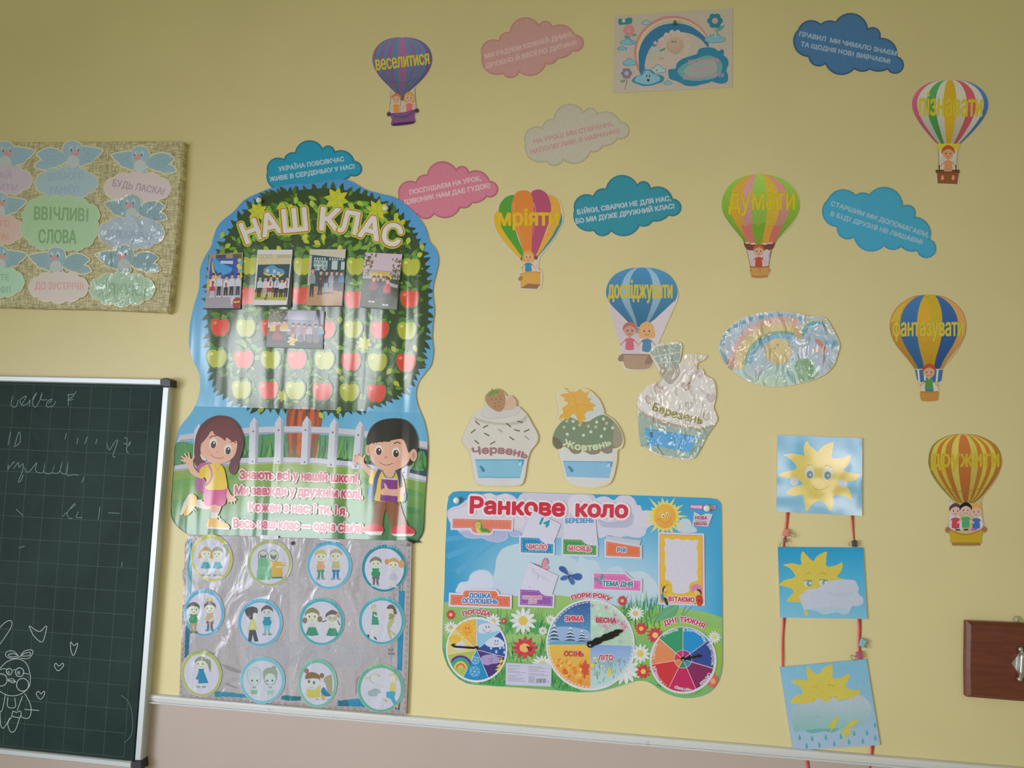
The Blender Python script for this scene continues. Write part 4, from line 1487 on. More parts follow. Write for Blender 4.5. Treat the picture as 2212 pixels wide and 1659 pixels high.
def g1(a):
    figure(a, 255, 215, 47, 'b9945c', 'b9bfb4', '3a94a3', dress=True, long=True, facing=.6)
    figure(a, 355, 215, 47, '8a9078', 'bcc0b6', '3a94a3', dress=True, facing=-.6)
    a.sp('395 150 440 140 455 180 440 240 420 250 425 200', '8a9078')


def g2(a):
    for x, c in ((745, '7d8a88'), (832, '7d8a84')):
        a.ell(x, 240, 46, 52, c).ell(x, 240, 38, 44, 'bcc0b2').sp([(x - 26, 225), (x, 240), (x + 26, 225), (x + 22, 262), (x, 272), (x - 22, 258)], '6b7a78')
    a.sp('705 265 785 265 812 320 815 430 750 445 690 435 700 350', '6fa982').sp('690 380 720 330 800 330 805 380 740 400', '78ae8a')
    a.sp('800 300 860 285 930 300 945 330 910 345 905 420 820 425 820 340', 'c4a24a').line('905 300 945 330 850 335', 12, 'bfc0b4', curve=True)
    a.poly('818 420 912 418 912 432 818 434', '2f7f94')
    for x, y in ((770, 180), (790, 172), (812, 176), (780, 192), (800, 188)):
        a.ell(x, y, 6, 5, '8a9496', n=8)


def g3(a):
    figure(a, 1235, 240, 48, 'b8b06a', 'c59a78', '3f8f6c', facing=.5, legs='b9b8b4')
    figure(a, 1365, 235, 50, 'a69a82', 'b8b48c', '2a79a6', facing=-.3)
    for y in (300, 318, 336):
        a.line([(1335, y), (1395, y)], 5, '8f9088')


def g4(a):
    figure(a, 1705, 300, 48, '7d7478', '2f8a62', '6a6468', facing=.1, shoes='a9adb4')
    figure(a, 1855, 310, 48, 'bf965e', 'b8bcd0', 'aeb2c6', facing=-.2, dress=True, shoes='aab0ba')
    a.ell(1800, 290, 20, 24, 'bf965e').ell(1925, 310, 26, 34, 'bf965e')


def g5(a):
    figure(a, 150, 690, 50, '5d5a58', '3a8a62', 'a89070', facing=.6, shoes='7d6a5a')
    figure(a, 290, 680, 48, '645e58', 'b8a48c', '6a6468', facing=-.4, bun=True, shoes='3a8fae')
    a.sp('262 608 290 600 318 608 318 630 290 622 262 632', 'b9b460')


def g6(a):
    a.sp('590 720 600 690 650 672 695 690 692 740 660 730 655 790 620 770', '4d4c50').sp('660 730 695 735 690 785 660 790', 'c3c6b8')
    a.sp('640 790 670 785 690 870 620 875 625 830', 'b7bb78').poly('625 872 680 872 705 970 670 972 655 910 645 972 615 970', '4a5258')
    figure(a, 778, 715, 48, '6b5c62', '2f86a0', '6fb0bc', skin='b9c2c2', facing=-.4, shoes='8a848a')


def g7(a):
    figure(a, 1162, 750, 60, '857f62', 'b9c0bc', '3f8a70', dress=True, long=False, walk=False)
    a.ell(1100, 790, 22, 26, '857060').ell(1228, 780, 22, 26, '857060')
    figure(a, 1335, 765, 56, '6a5a60', 'b9c0bc', '3f8a70', dress=True, walk=False)
    a.line('1285 790 1262 800 1248 800', 9, '6a5a60', curve=True).line('1380 790 1390 815 1402 830', 9, '6a5a60', curve=True)
    for k in (-1, 1):
        a.line(ellipse(1335 + k * 21, 774, 18, 17, 0, 14), 4, '6d6a6c', closed=True)
    a.ell(1378, 745, 14, 16, 'c09078')


def g8(a):
    a.ell(1688, 690, 28, 32, 'bcbfa8').sp('1662 690 1670 658 1700 655 1712 675 1680 690', 'b5b39c')
    a.poly('1678 715 1712 720 1735 828 1668 828', '3f8f74').line('1690 740 1705 755 1735 750 1752 712', 13, 'c3c6b8', curve=True)
    a.line('1690 828 1665 900 1640 930', 17, 'c2c4bc', curve=True).line('1715 828 1712 900 1700 935', 17, 'c2c4bc', curve=True)
    a.sp('1632 912 1650 915 1648 938 1638 935', '4a4a52').sp('1685 930 1705 935 1715 960 1700 950', '4a4a52')
    a.ell(1828, 700, 28, 32, 'c0c2a8').sp('1800 690 1815 662 1850 658 1875 690 1885 735 1860 735 1850 695', '6d5a5e')
    a.sp('1815 745 1840 730 1870 755 1860 785 1820 785', '8f8a60').line('1820 755 1790 760 1768 715', 12, 'c3c6b8', curve=True).line('1862 760 1872 800 1862 835', 12, 'c3c6b8', curve=True)
    a.sp('1825 785 1865 785 1840 840 1830 870 1880 910 1870 930 1830 890 1845 945 1830 955 1800 860 1805 830', 'a9ab82')


def g9(a):
    figure(a, 215, 1155, 50, '7f8f74', '2a7fa6', '2a7fa6', dress=True, facing=-.5, legs='c0c6c0', shoes='8a9694', arm=.6)
    a.sp('250 1120 290 1130 300 1180 292 1235 280 1200 268 1160', '7f8f74')
    a.poly('195 1205 232 1205 278 1325 190 1330', '2a7fa6')


def g10(a):
    for x, h, b_, f in ((668, 'b3c2c6', '79b08c', .2), (805, '8d9c84', '93b8a8', -.2)):
        a.sp([(x - 62, 1270), (x - 55, 1215), (x, 1190), (x + 55, 1215), (x + 60, 1275), (x + 40, 1330), (x, 1345), (x - 42, 1330)], '8fa0a0')
        a.sp([(x - 58, 1270), (x - 50, 1218), (x, 1195), (x + 50, 1218), (x + 56, 1272), (x + 38, 1326), (x, 1340), (x - 40, 1326)], h)
        a.ell(x, 1290, 46, 48, 'b8c6c6')
        a.ell(x + (30 if f < 0 else -30), 1195, 20, 18, h)
        for k in (-1, 1):
            a.ell(x + k * 22 + f * 20, 1305, 8, 10, '5d6c70', n=10)
        a.sp([(x - 28, 1345), (x + 28, 1345), (x + 30, 1390), (x - 30, 1390)], 'b4c2c6', 3)
        a.poly([(x - 30, 1385), (x + 30, 1385), (x + 26, 1420), (x - 26, 1420)], b_)
        a.ell(x, 1362, 16, 10, '8fa0a2', n=12)
        for k in (-1, 1):
            a.line([(x + k * 14, 1420), (x + k * 16, 1450)], 17, 'b0bec4')


def g11(a):
    a.ell(1115, 1222, 20, 22, '8a6a5a').ell(1245, 1262, 20, 22, '7d6a58')
    a.ell(1165, 1305, 58, 60, 'c3c8c4').sp('1105 1290 1115 1245 1165 1232 1220 1255 1232 1310 1215 1290 1160 1285', '83694c')
    for x, y in ((1135, 1312), (1178, 1322)):
        a.ell(x, y, 10, 14, '56686c', n=10)
    a.line('1145 1360 1160 1366 1172 1360', 4, '8a7a70')
    a.sp('1120 1375 1180 1385 1235 1345 1230 1420 1245 1440 1180 1450 1118 1438', 'bdb95c').sp('1240 1420 1280 1430 1270 1465 1245 1465', 'c0a85c')
    a.sp('1268 1280 1300 1262 1330 1260 1335 1380 1330 1420 1290 1400 1280 1340 1262 1310', '9a9878').sp('1238 1390 1262 1360 1290 1400 1325 1430 1290 1440 1250 1425', '2579a0')
    for x in (1205, 1255, 1300):
        a.ell(x, 1465, 16, 8, '9aa6a8', n=10)


def g12(a):
    a.sp('1600 1265 1640 1275 1680 1245 1730 1250 1745 1270 1700 1275 1640 1290 1610 1285', 'bbb68c').ell(1690, 1285, 34, 34, 'c0c6c4').line('1660 1270 1660 1310 1700 1330', 5, '9aa4a4', curve=True)
    a.line('1700 1330 1760 1350 1800 1355', 12, 'b6bfc2', curve=True).line('1690 1350 1750 1365', 12, 'b6bfc2').sp('1640 1400 1700 1370 1740 1385 1745 1410 1700 1440 1650 1435', '93a8ac')
    a.line('1670 1440 1690 1480 1700 1500', 18, 'bcc6cc', curve=True).line('1725 1415 1740 1440 1715 1480', 16, 'bcc6cc', curve=True).ell(1665, 1345, 18, 20, 'c0c8ca')
    a.sp('1810 1265 1850 1245 1890 1265 1890 1310 1865 1290', 'bfb87e').ell(1848, 1290, 28, 34, 'c3c8bc').sp('1835 1330 1870 1330 1875 1405 1830 1400', 'c4bc6a')
    a.line('1840 1345 1800 1360 1770 1365', 11, 'bcc2b4', curve=True).sp('1800 1400 1870 1400 1865 1450 1890 1510 1870 1525 1830 1460 1800 1450 1795 1425', '4a9fba').sp('1765 1460 1800 1470 1798 1490', 'bda66a').sp('1855 1525 1895 1505 1895 1530', 'bda66a')


sticker('yellow ringed round sticker of two hugging girls, top left on the wrapped card', 305, 258, 176, 200, 'b9b85c', None, '9aa060', g1, -12)
sticker('olive ringed round sticker of two open mouthed laughing friends, top row', 800, 300, 188, 198, 'a5aa74', None, '8a9060', g2)
sticker('light blue ringed round sticker of two boys side by side, top row', 1307, 320, 190, 205, '5fa9c6', 'ЯК СИ - СУ', '3f86a8', g3)
sticker('dark teal ringed round sticker of boy in green and girl, top right corner', 1778, 345, 192, 202, '2f8496', 'БУГІ - ВУГІ', '93b8bc', g4)
sticker('blue ringed round sticker of boy in green and girl with topknot, left of middle row', 240, 725, 170, 202, '5ba2bf', 'ПРИВІТ, ДРУЖЕ', '7db4c8', g5)
sticker('blue ringed round sticker of two boys facing each other, second of middle row', 720, 808, 188, 203, '5fa6c4', 'ВІТАННЯ', '83bcd2', g6)
sticker('teal ringed round sticker of two girls, one wearing glasses, middle row', 1243, 800, 190, 203, '48a0a8', 'ЗА РУЧКИ', '80bdbc', g7)
sticker('teal ringed round sticker of two girls clapping hands, right end of middle row', 1756, 792, 196, 204, '4aa2ac', "ДАЙ П'ЯТЬ", '86c0c0', g8)
sticker('lime ringed round sticker of one girl in a blue dress, bottom left', 218, 1243, 170, 196, 'a4b064', 'ПРИВІТАННЯ', '84985a', g9, -8)
sticker('pale blue ringed round sticker of two toddlers with hair buns, bottom row', 738, 1300, 190, 198, '74b4c4', None, '8cc0cc', g10)
sticker('green ringed half folded round sticker of girl hugging a bear, bottom row', 1208, 1326, 164, 206, '6fb09c', None, '86b8a0', g11)
sticker('green ringed round sticker of two dancing girls, bottom right corner', 1748, 1368, 198, 206, '5fa68e', 'ВЕСЕЛІ ТАНЦІ', 'a2c27a', g12)

# ---------------------------------------------------------------- the morning circle chart
ch = thing('classroom_chart', 'large blue and green calendar chart with three spinner dials and red title', 'chart', 1260, 1280)
a = Art(ch, PX, 0.0024, CHART, dh=1.8e-6)
co = cv(PX, '967 1085 969 1072 978 1063 990 1061 1120 1063 1260 1067 1400 1071 1535 1076 1549 1079 1557 1088 1558 1100 1559 1200 1560 1300') + \
     cv(Y4, '1978 500 1980 800 1978 1120 1960 1240 1925 1350 1870 1440 1790 1510 1700 1555 1580 1582 1450 1585 1330 1565 1230 1530 1150 1490 1080 1445 1010 1390 940 1355 850 1342 770 1352 650 1392 500 1440 350 1480 200 1502 20 1510') + \
     cv(Y3, '1900 1498 1600 1475 1200 1445 800 1418 540 1400 430 1378 330 1325 240 1240 170 1140 120 1010 98 900 98 780 108 450 128 0') + cv(Y1, '140 900 155 600 165 330')


def chart_bg(x, y):
    """the printed sky of the chart: deep blue at the sides, pale in the middle"""
    dx = abs(x - 1270) / 300
    t = min(1, max(0, (y - 1090) / 150)) * max(0, 1 - dx ** 2.2 * 1.05)
    c0, c1 = (58, 148, 188), (176, 200, 216)
    return tuple(c0[k] + (c1[k] - c0[k]) * t for k in range(3))


a.sheet(co, 0.0016, chart_bg, sub=14, edge='b9bcbc').part('chart_sheet')
a.clip = grow(co, -0.7)
a.at(Y1)
for i in range(7):
    an = -0.5 + i * 0.28
    a.poly([(1000, 700), (1000 - 900 * math.cos(an), 700 + 900 * math.sin(an)), (1000 - 900 * math.cos(an + 0.09), 700 + 900 * math.sin(an + 0.09))], (70 + i * 4, 158, 196)) if 1 < i < 5 else None
a.sp('830 1190 850 1050 930 930 1080 870 1250 860 1420 1000 1700 1020 1900 1060 2150 1300 2300 1450 2100 1560 1400 1570 900 1560 800 1400', 'b3c8d2')
a.sp('310 1540 305 1450 350 1390 450 1370 480 1290 560 1230 650 1215 740 1240 800 1310 830 1370 960 1380 1060 1450 1100 1560 700 1590', 'b8c4d6')
a.sp('310 1540 330 1430 450 1390 500 1300 640 1240 760 1290 800 1370 780 1480 700 1570', 'c2cad8')
a.sp('165 470 175 400 250 350 330 330 400 270 480 230 560 200 680 170 760 160 840 190 900 180 980 165 1080 200 1130 240 1180 180 1290 130 1500 125 1660 150 1900 145 2090 170 2180 190 2240 250 2340 210 2480 260 2640 190 2740 240 2790 330 2860 400 2980 440 2990 560 2930 640 2860 720 2740 750 2560 760 2400 740 2200 720 1900 760 1600 780 1300 760 1180 700 1150 760 1060 760 990 700 1000 780 880 840 740 820 640 780 540 790 420 770 340 700 260 640 200 560', 'bfbccb')
a.sp('330 690 420 760 540 785 640 770 740 815 880 835 990 770 980 700 1060 750 1140 750 1180 690 900 640 600 680', 'a3abc9')
a.sp('250 620 210 520 200 420 350 370 500 330 800 350 1100 420 1250 520 1150 640 800 640 600 620', 'c9c5cf')
for x, y, r in ((740, 280, 120), (960, 290, 125), (2000, 330, 180), (2320, 350, 160)):
    a.ell(x, y, r, r * 0.9, 'cbc6d0')
a.at(Y2)
a.sp('240 280 290 220 400 215 480 260 560 200 680 195 760 250 780 330 850 330 880 400 980 400 1040 470 1030 560 980 620 930 650 920 720 850 770 740 770 650 740 560 780 420 740 300 780 260 700', 'c3c2d0')
a.sp('270 520 400 560 600 520 720 420 760 520 700 620 500 640 320 620', 'a9adc0')
a.sp('780 440 880 400 980 430 1040 500 1020 580 940 620 840 620 780 570', 'cac9d4')
a.sp('1340 620 1380 560 1440 510 1530 530 1560 600 1620 650 1610 700 1400 700', 'bccbd4')
a.sp('0 1060 120 1080 250 1100 330 1250 420 1200 560 1170 650 1260 800 1240 940 1300 1060 1420 1090 1540 900 1640 300 1640 0 1600', 'b5c9d4')
a.sp('640 1290 760 1245 880 1240 990 1310 1080 1420 1080 1560 900 1640 700 1600', 'bccdd6')
a.part('printed_clouds')

# sun
a.at(Y2)
pts = []
for i in range(44):
    r = 175 if i % 2 else (235 if i % 4 else 320)
    r *= 1 + 0.08 * math.sin(i * 2.3)
    an = i * math.pi / 22
    pts.append((1190 + r * math.cos(an), 480 + r * math.sin(an)))
pts = [(x, max(y, 215)) for x, y in pts]
a.poly(pts, 'cfc47a')
a.ell(1190, 480, 178, 190, 'd0c054').ell(1190, 480, 148, 165, rg(1150, 420, 260, 'dcb050', 'cf9048'), sub=5, n=32)
a.ell(1162, 470, 22, 25, 'd6d2c4').ell(1220, 448, 20, 23, 'd6d2c4').ell(1166, 474, 9, 11, '3d4a3a').ell(1222, 452, 9, 11, '3d4a3a')
a.line('1110 520 1150 555 1200 572 1250 550 1275 490', 7, 'a8743c', curve=True).ell(1108, 525, 20, 18, 'cf8a48').ell(1285, 460, 20, 18, 'd69a50')
a.part('printed_sun')

# meadow
a.at(Y3)
hills = vg(160, '93b56a', 900, '74a862')
low = [((x - Y3[0]) * Y3[2], (y - Y3[1]) * Y3[2]) for x, y in grow(co, -0.6) if y > 1336]
a.poly([(100, 265), (300, 220), (700, 190), (1060, 175), (1400, 170), (1700, 165), (2000, 210), (2300, 260), (2600, 330), (2900, 380), (3300, 330), (3700, 390)] + [(3955, 470)] + low, hills, sub=12)
a.sp('100 900 300 1000 500 1400 350 1350 222 1240 140 1080', '5b9a5c').sp('600 480 900 560 1500 720 1560 700 1560 560 1200 540 900 520', '4d9a54').sp('100 500 250 560 300 700 180 760 108 700', '8fb26c')
a.sp('980 720 1400 700 1560 760 1560 1050 1100 1060 980 900', '8fb56e').sp('2670 600 3000 540 3500 560 3950 640 3950 760 3600 640 3200 640 2800 720', '8fb458')
a.sp('2700 1000 3000 1060 3010 1300 2900 1335 2780 1200', '7aae5a').sp('3850 800 3955 900 3940 1150 3860 1260', '86aa48')
a.sp('600 1360 800 1250 960 1180 960 1410 700 1395', '4a9652').sp('1600 1200 1800 1300 2000 1480 1840 1485 1620 1440', '4d9a56').sp('2640 1390 2800 1330 2950 1370 3050 1400 2900 1345', '5aa05c')
rg2 = random.Random(11)
for i in range(420):
    zone = rg2.randrange(6)
    x, y0, h = ((rg2.uniform(560, 1540), rg2.uniform(560, 740), rg2.uniform(120, 330)), (rg2.uniform(2560, 3150), rg2.uniform(330, 620), rg2.uniform(150, 380)),
                (rg2.uniform(560, 1000), rg2.uniform(1300, 1400), rg2.uniform(80, 220)), (rg2.uniform(3040, 3600), rg2.uniform(1440, 1540), rg2.uniform(40, 120)),
                (rg2.uniform(1620, 1900), rg2.uniform(1350, 1460), rg2.uniform(80, 200)), (rg2.uniform(1000, 1560), rg2.uniform(860, 1080), rg2.uniform(80, 250)))[zone]
    if zone == 3 and y0 > 1380 + (x - 2950) * .35:
        y0 = 1380 + (x - 2950) * .33
    dx = rg2.uniform(-110, 110)
    if zone == 2 and x + dx < 520:
        continue
    a.poly([(x - 7, y0), (x + dx * .4, y0 - h * .6), (x + dx, y0 - h), (x + dx * .45 + 8, y0 - h * .55), (x + 8, y0)], rg2.choice(('4f9a52', '3f8a4c', '68aa5a', '7ab066', '5c9c64', '347f4c', '2f7648')))
for s in ('1010 1040 1200 940 1350 840', '1120 1090 1140 960 1130 850', '1180 1100 1150 960 1120 920', '1240 720 1290 900 1350 1000', '1000 840 1060 820 1100 815', '1640 1250 1760 1330 1820 1440', '980 1130 900 1270 820 1370', '2900 540 3100 420 3180 560'):
    a.line(s, 16, '5a9e58', curve=True, w1=6)
a.at(Y4)
a.sp('1050 545 1090 430 1160 360 1260 310 1360 300 1370 340 1320 440 1240 480 1140 500', '5f9c74').line('1360 305 1230 400 1060 530', 5, '8fb890', curve=True)
for s in ('1400 500 1450 360 1480 310', '1440 450 1500 380 1560 310'):
    a.line(s, 14, '6aa27c', curve=True, w1=8)
a.part('printed_meadow')


def daisy(cx, cy, r, col, core, n=13, sy=1.0, rot=0.0, cr=.34, name='daisy_print'):
    for k in range(n):
        an = rot + k * 2 * math.pi / n
        ca, sa = math.cos(an), math.sin(an) * sy
        px_, py_ = -math.sin(an), math.cos(an) * sy
        w = r * (1.9 / n) * .95
        a.sp([(cx + ca * r * .2 + px_ * w * .35, cy + sa * r * .2 + py_ * w * .35), (cx + ca * r * .65 + px_ * w, cy + sa * r * .65 + py_ * w), (cx + ca * r * (1 + .05 * math.sin(k * 2.1)), cy + sa * r * (1 + .05 * math.sin(k * 2.1))),
              (cx + ca * r * .65 - px_ * w, cy + sa * r * .65 - py_ * w), (cx + ca * r * .2 - px_ * w * .35, cy + sa * r * .2 - py_ * w * .35)], col if k % 2 else tuple(max(0, v - 9) for v in rgb(col)), 3)
    a.ell(cx, cy, r * cr, r * cr * max(sy, .75), core)
    a.part(name)


WD, RDF = 'd0d6d2', 'c94450'
a.at(Y3)
daisy(215, 610, 95, WD, 'c3b26a', 12)
daisy(1212, 515, 188, WD, 'cdb558', 12)
daisy(800, 520, 110, WD, 'c3b98a', 12)
daisy(1590, 500, 75, WD, 'b9bf8a', 12)
daisy(1485, 655, 68, WD, 'c3ae70', 12)
daisy(1480, 1110, 165, WD, 'b9bf8a', 15, sy=.75)
daisy(215, 432, 70, RDF, 'd0b878', 12, name='red_flower_print')
daisy(945, 520, 45, RDF, 'd0a080', 12, name='red_flower_print')
daisy(1235, 890, 180, RDF, 'd4b06a', 12, sy=.85, cr=.40, name='red_flower_print')
a.ell(1305, 905, 32, 34, '8f2f38').ell(1275, 880, 14, 14, '2f2f38').part('ladybird_print')
a.at(Y4)
daisy(785, 415, 122, WD, 'c9b070', 14, sy=.85)
daisy(850, 970, 140, WD, 'd0b45a', 12)
daisy(1870, 745, 95, WD, 'c9c07a', 13)
daisy(640, 1190, 215, WD, 'b9bf8a', 13, cr=.1)
daisy(600, 240, 72, RDF, 'd0a878', 13, name='red_flower_print')
daisy(862, 625, 92, RDF, 'd0b060', 12, name='red_flower_print')
daisy(1055, 715, 118, RDF, 'd2b878', 12, name='red_flower_print')
daisy(890, 1215, 105, RDF, 'd0b858', 10, name='red_flower_print')
daisy(1850, 1350, 105, 'cf6a60', 'd09a70', 9, name='red_flower_print')

FLAT = a.h
# title
a.at(Y1)
a.text('Ранкове', (488, 432), (1775, 472), 218, 'c03244', bold=15, halo=32, halo_col='d6cfd2', stamps=12)
a.part('title_word')
a.at(Y2)
a.text('коло', (-32, 475), (668, 492), 212, 'c03a4c', bold=15, halo=34, halo_col='d6cfd2', stamps=12)
a.part('title_word')


def pocket(pts, col, dashc, words, name, inset=26, white='cbcad8'):
    """a printed fabric-like pocket with stitching: a clear pocket sheet glued on the chart"""
    p = nums(pts)
    a.h += 0.0001
    a.sheet(grow(p, inset), 0.0002, white)
    a.poly(p, col)
    a.dash(grow(p, -17), 6, dashc, 30, 16, closed=True)
    root = a.part(name)
    old = a.par
    a.par = root
    for w in words:
        a.text(*w[:5], **w[5])
        a.part('pocket_lettering')
    a.par = old
    return root


OR, ORD = 'cf6f5c', 'dd9a84'
a.at(Y1)
pocket('242 512 1052 534 1048 662 790 652 775 700 740 718 560 712 515 690 500 640 238 642', 'd07864', ORD, [], 'orange_pocket')
a.sp('560 620 545 590 560 560 585 540 570 520 600 535 620 525 640 560 645 610 620 640 660 650 720 660 755 690 740 705 640 712 580 705 570 660', '7f9a4a')
a.ell(590, 605, 40, 46, 'c6b95c').sp('560 640 600 650 630 700 580 705', 'c9bf6a')
a.sp('625 590 650 600 655 640 700 650 750 680 740 700 680 690 640 670', '4a8a40').ell(575, 600, 5, 8, '6a5a3a').ell(600, 598, 5, 8, '6a5a3a').line('570 622 585 632 600 624', 4, 'a0784a', curve=True)
for x in (600, 640, 680, 715):
    a.ell(x, 706, 12, 9, 'd0c878', n=10)
a.part('caterpillar_print')
a.h = FLAT + 0.0001
pocket('1182 772 1430 782 1470 830 1520 858 1625 866 1622 992 1182 976', '2a83b0', '9cc4d6', [('ЧИСЛО', (1262, 932), (1538, 940), 66, 'c26a72', dict(bold=5, halo=11, halo_col='d0cad2'))], 'number_pocket')
pocket('1766 796 2018 806 2060 852 2110 878 2220 886 2218 1012 1764 1000', '4a8f4a', 'a3c294', [('МІСЯЦЬ', (1838, 950), (2150, 962), 62, 'c2606c', dict(bold=5, halo=11, halo_col='d0cad2'))], 'month_pocket')
pocket('1172 1488 1428 1502 1470 1550 1520 1576 1620 1584 1615 1718 1168 1700', '8d58a0', 'c3a4cc', [('ПОМІЧНИК', (1212, 1616), (1468, 1620), 38, 'c08a9a', dict(bold=3, halo=9, halo_col='c9bccb')),
                                                                                              ('ДНЯ', (1288, 1672), (1392, 1674), 38, 'c08a9a', dict(bold=3, halo=9, halo_col='c9bccb'))], 'helper_pocket')
a.at(Y2)
pocket('380 824 520 850 700 880 845 905 846 1042 380 1024', 'd0704c', ORD, [('РІК', (532, 972), (655, 978), 60, '4a7fa8', dict(bold=5, halo=11, halo_col='d3ccd4'))], 'year_pocket')
pocket('212 1268 640 1280 690 1330 740 1362 850 1372 848 1506 210 1478', 'cc6ca6', 'dba0c6', [('ТЕМА ДНЯ', (330, 1436), (740, 1450), 66, '4a8088', dict(bold=5, halo=11, halo_col='d3ccd4'))], 'topic_pocket')
a.sp('295 1345 310 1290 330 1275 345 1300 335 1340 320 1360', '4a9494').sp('210 1330 240 1330 280 1350 275 1365 230 1370', '4a9494').sp('280 1365 305 1370 310 1410 290 1418', '4a9494').line('280 1345 310 1365 325 1350', 7, '8aa8b8').part('butterfly_print')
a.at(Y3)
pocket('215 155 385 165 392 120 420 98 830 108 858 135 862 175 1032 185 1030 326 210 296', 'cf6e58', ORD, [('ДОШКА', (468, 196), (764, 204), 62, '3f78aa', dict(bold=4.5, halo=11, halo_col='d3ccd4')),
                                                                                                     ('ОГОЛОШЕНЬ', (376, 268), (858, 284), 60, '3f78aa', dict(bold=4.5, halo=11, halo_col='d3ccd4'))], 'notice_pocket')
# greeting frame
a.at(Y2)
a.h = FLAT + 0.0001
a.sheet('1095 698 1730 718 1742 1714 1095 1694', 0.0004, 'd2ced9')
a.poly('1116 720 1708 742 1716 1692 1118 1670', 'cc8070').poly('1128 734 1694 756 1700 1678 1130 1656', 'd2ad3e')
a.dash('1122 727 1701 749 1708 1685 1124 1663', 5, 'd8b8a0', 26, 12, closed=True)
fr = a.part('greeting_frame')
a.par = fr
a.sp('1180 800 1220 780 1290 802 1360 785 1430 808 1490 795 1560 815 1625 800 1640 850 1625 920 1645 1000 1635 1080 1645 1160 1630 1240 1645 1330 1620 1375 1560 1390 1520 1440 1515 1520 1400 1545 1310 1535 1290 1500 1285 1420 1240 1370 1195 1350 1190 1280 1205 1200 1185 1120 1195 1000 1180 930 1195 860', 'c9c6d1', 4).part('blank_field')
a.sp('1160 1450 1200 1440 1225 1470 1235 1520 1210 1545 1240 1600 1230 1640 1180 1630 1170 1560 1150 1500', 'c6a84e').sp('1150 1500 1165 1450 1200 1440 1180 1480 1165 1540', '3a4a58').sp('1135 1560 1165 1540 1175 1620 1160 1660 1138 1620', '3f8aa8')
a.sp('1170 1600 1220 1620 1235 1700 1200 1690', '3d3a3a').ell(1192, 1492, 12, 16, 'd3cec0').line('1160 1440 1140 1420 1150 1412', 4, '4a4638', curve=True).line('1200 1440 1222 1415 1236 1428', 4, '4a4638', curve=True)
a.ell(1205, 1525, 14, 6, 'a86a4a').part('bee_print')
a.sp('1545 1470 1570 1430 1620 1415 1670 1430 1695 1470 1680 1510 1650 1480 1600 1500 1560 1530', 'c47aa8').ell(1640, 1535, 42, 44, 'd3b26a').sp('1620 1490 1680 1490 1695 1540 1680 1580 1670 1530', '5a3a30')
a.sp('1620 1580 1690 1570 1718 1640 1700 1700 1660 1720 1625 1680', 'b8453c').line('1630 1540 1645 1552 1660 1540', 4, '8a5a3a', curve=True).ell(1655, 1640, 10, 12, '4a2a28').ell(1690, 1660, 9, 11, '4a2a28').line('1600 1590 1590 1640 1610 1700', 6, '5a3a30', curve=True).part('ladybird_print')
a.text('ВІТАЄМО', (1240, 1648), (1592, 1662), 62, 'b8485c', bold=5, halo=11, halo_col='d3ccc6').part('frame_lettering')
a.par = ch
# logos, butterflies and printed captions
a.at(Y2)
a.poly('1536 318 1892 330 1888 388 1534 376', 'b8508c').poly('1800 332 1890 335 1886 384 1798 381', 'c0a0bc').text('РАНОК', (1548, 366), (1700, 371), 36, 'd3c6d2', bold=4)
a.line('1812 362 1880 364', 4, '8f5a86').part('logo_strip')
a.poly('1588 415 1640 440 1690 470 1740 445 1790 440 1850 455 1830 500 1785 622 1560 606 1580 520', 'c4c4d2').text('НОВА', (1606, 520), (1770, 524), 42, 'b04a60', bold=4).text('УКРАЇНСЬКА', (1604, 554), (1770, 556), 16, '9a5a78', bold=1, stamps=4)
a.text('ШКОЛА', (1592, 598), (1768, 602), 36, 'b04a60', bold=4).part('book_logo')
a.at(Y1)
BF = '3d5f9c'
for s, c in (('1835 1290 1790 1270 1720 1230 1706 1190 1730 1168 1780 1180 1815 1230', BF), ('1850 1300 1900 1280 1970 1265 2015 1290 2018 1330 1980 1362 1920 1350', BF), ('1832 1305 1780 1295 1735 1320 1724 1350 1760 1366 1810 1350', '4a6ca8'),
             ('1845 1320 1900 1350 1920 1390 1905 1422 1880 1420 1850 1380', '4a6ca8')):
    a.sp(s, c)
for s in ('1835 1290 1740 1190', '1850 1300 2000 1300', '1832 1310 1740 1345', '1848 1325 1900 1410'):
    a.line(s, 4, '2f4a80')
a.sp('1838 1300 1850 1285 1856 1305 1842 1345 1832 1370 1836 1330', '2a3450').line('1850 1285 1852 1230', 3, '4a5a78').line('1853 1285 1885 1250', 3, '4a5a78').part('blue_butterfly_print')
a.sp('1465 1180 1470 1120 1490 1070 1520 1055 1550 1080 1560 1110 1545 1140 1510 1165', 'c98a9c').sp('1470 1185 1520 1165 1555 1170 1568 1195 1540 1215 1500 1205', 'cf93a4').line('1465 1180 1480 1110 1520 1058 1555 1090 1550 1140', 5, 'a03a54', curve=True).line('1475 1190 1530 1215 1565 1200', 5, 'a03a54', curve=True)
a.line('1340 1130 1400 1150 1470 1182', 8, '7a3a4c', curve=True).part('pink_butterfly_print')
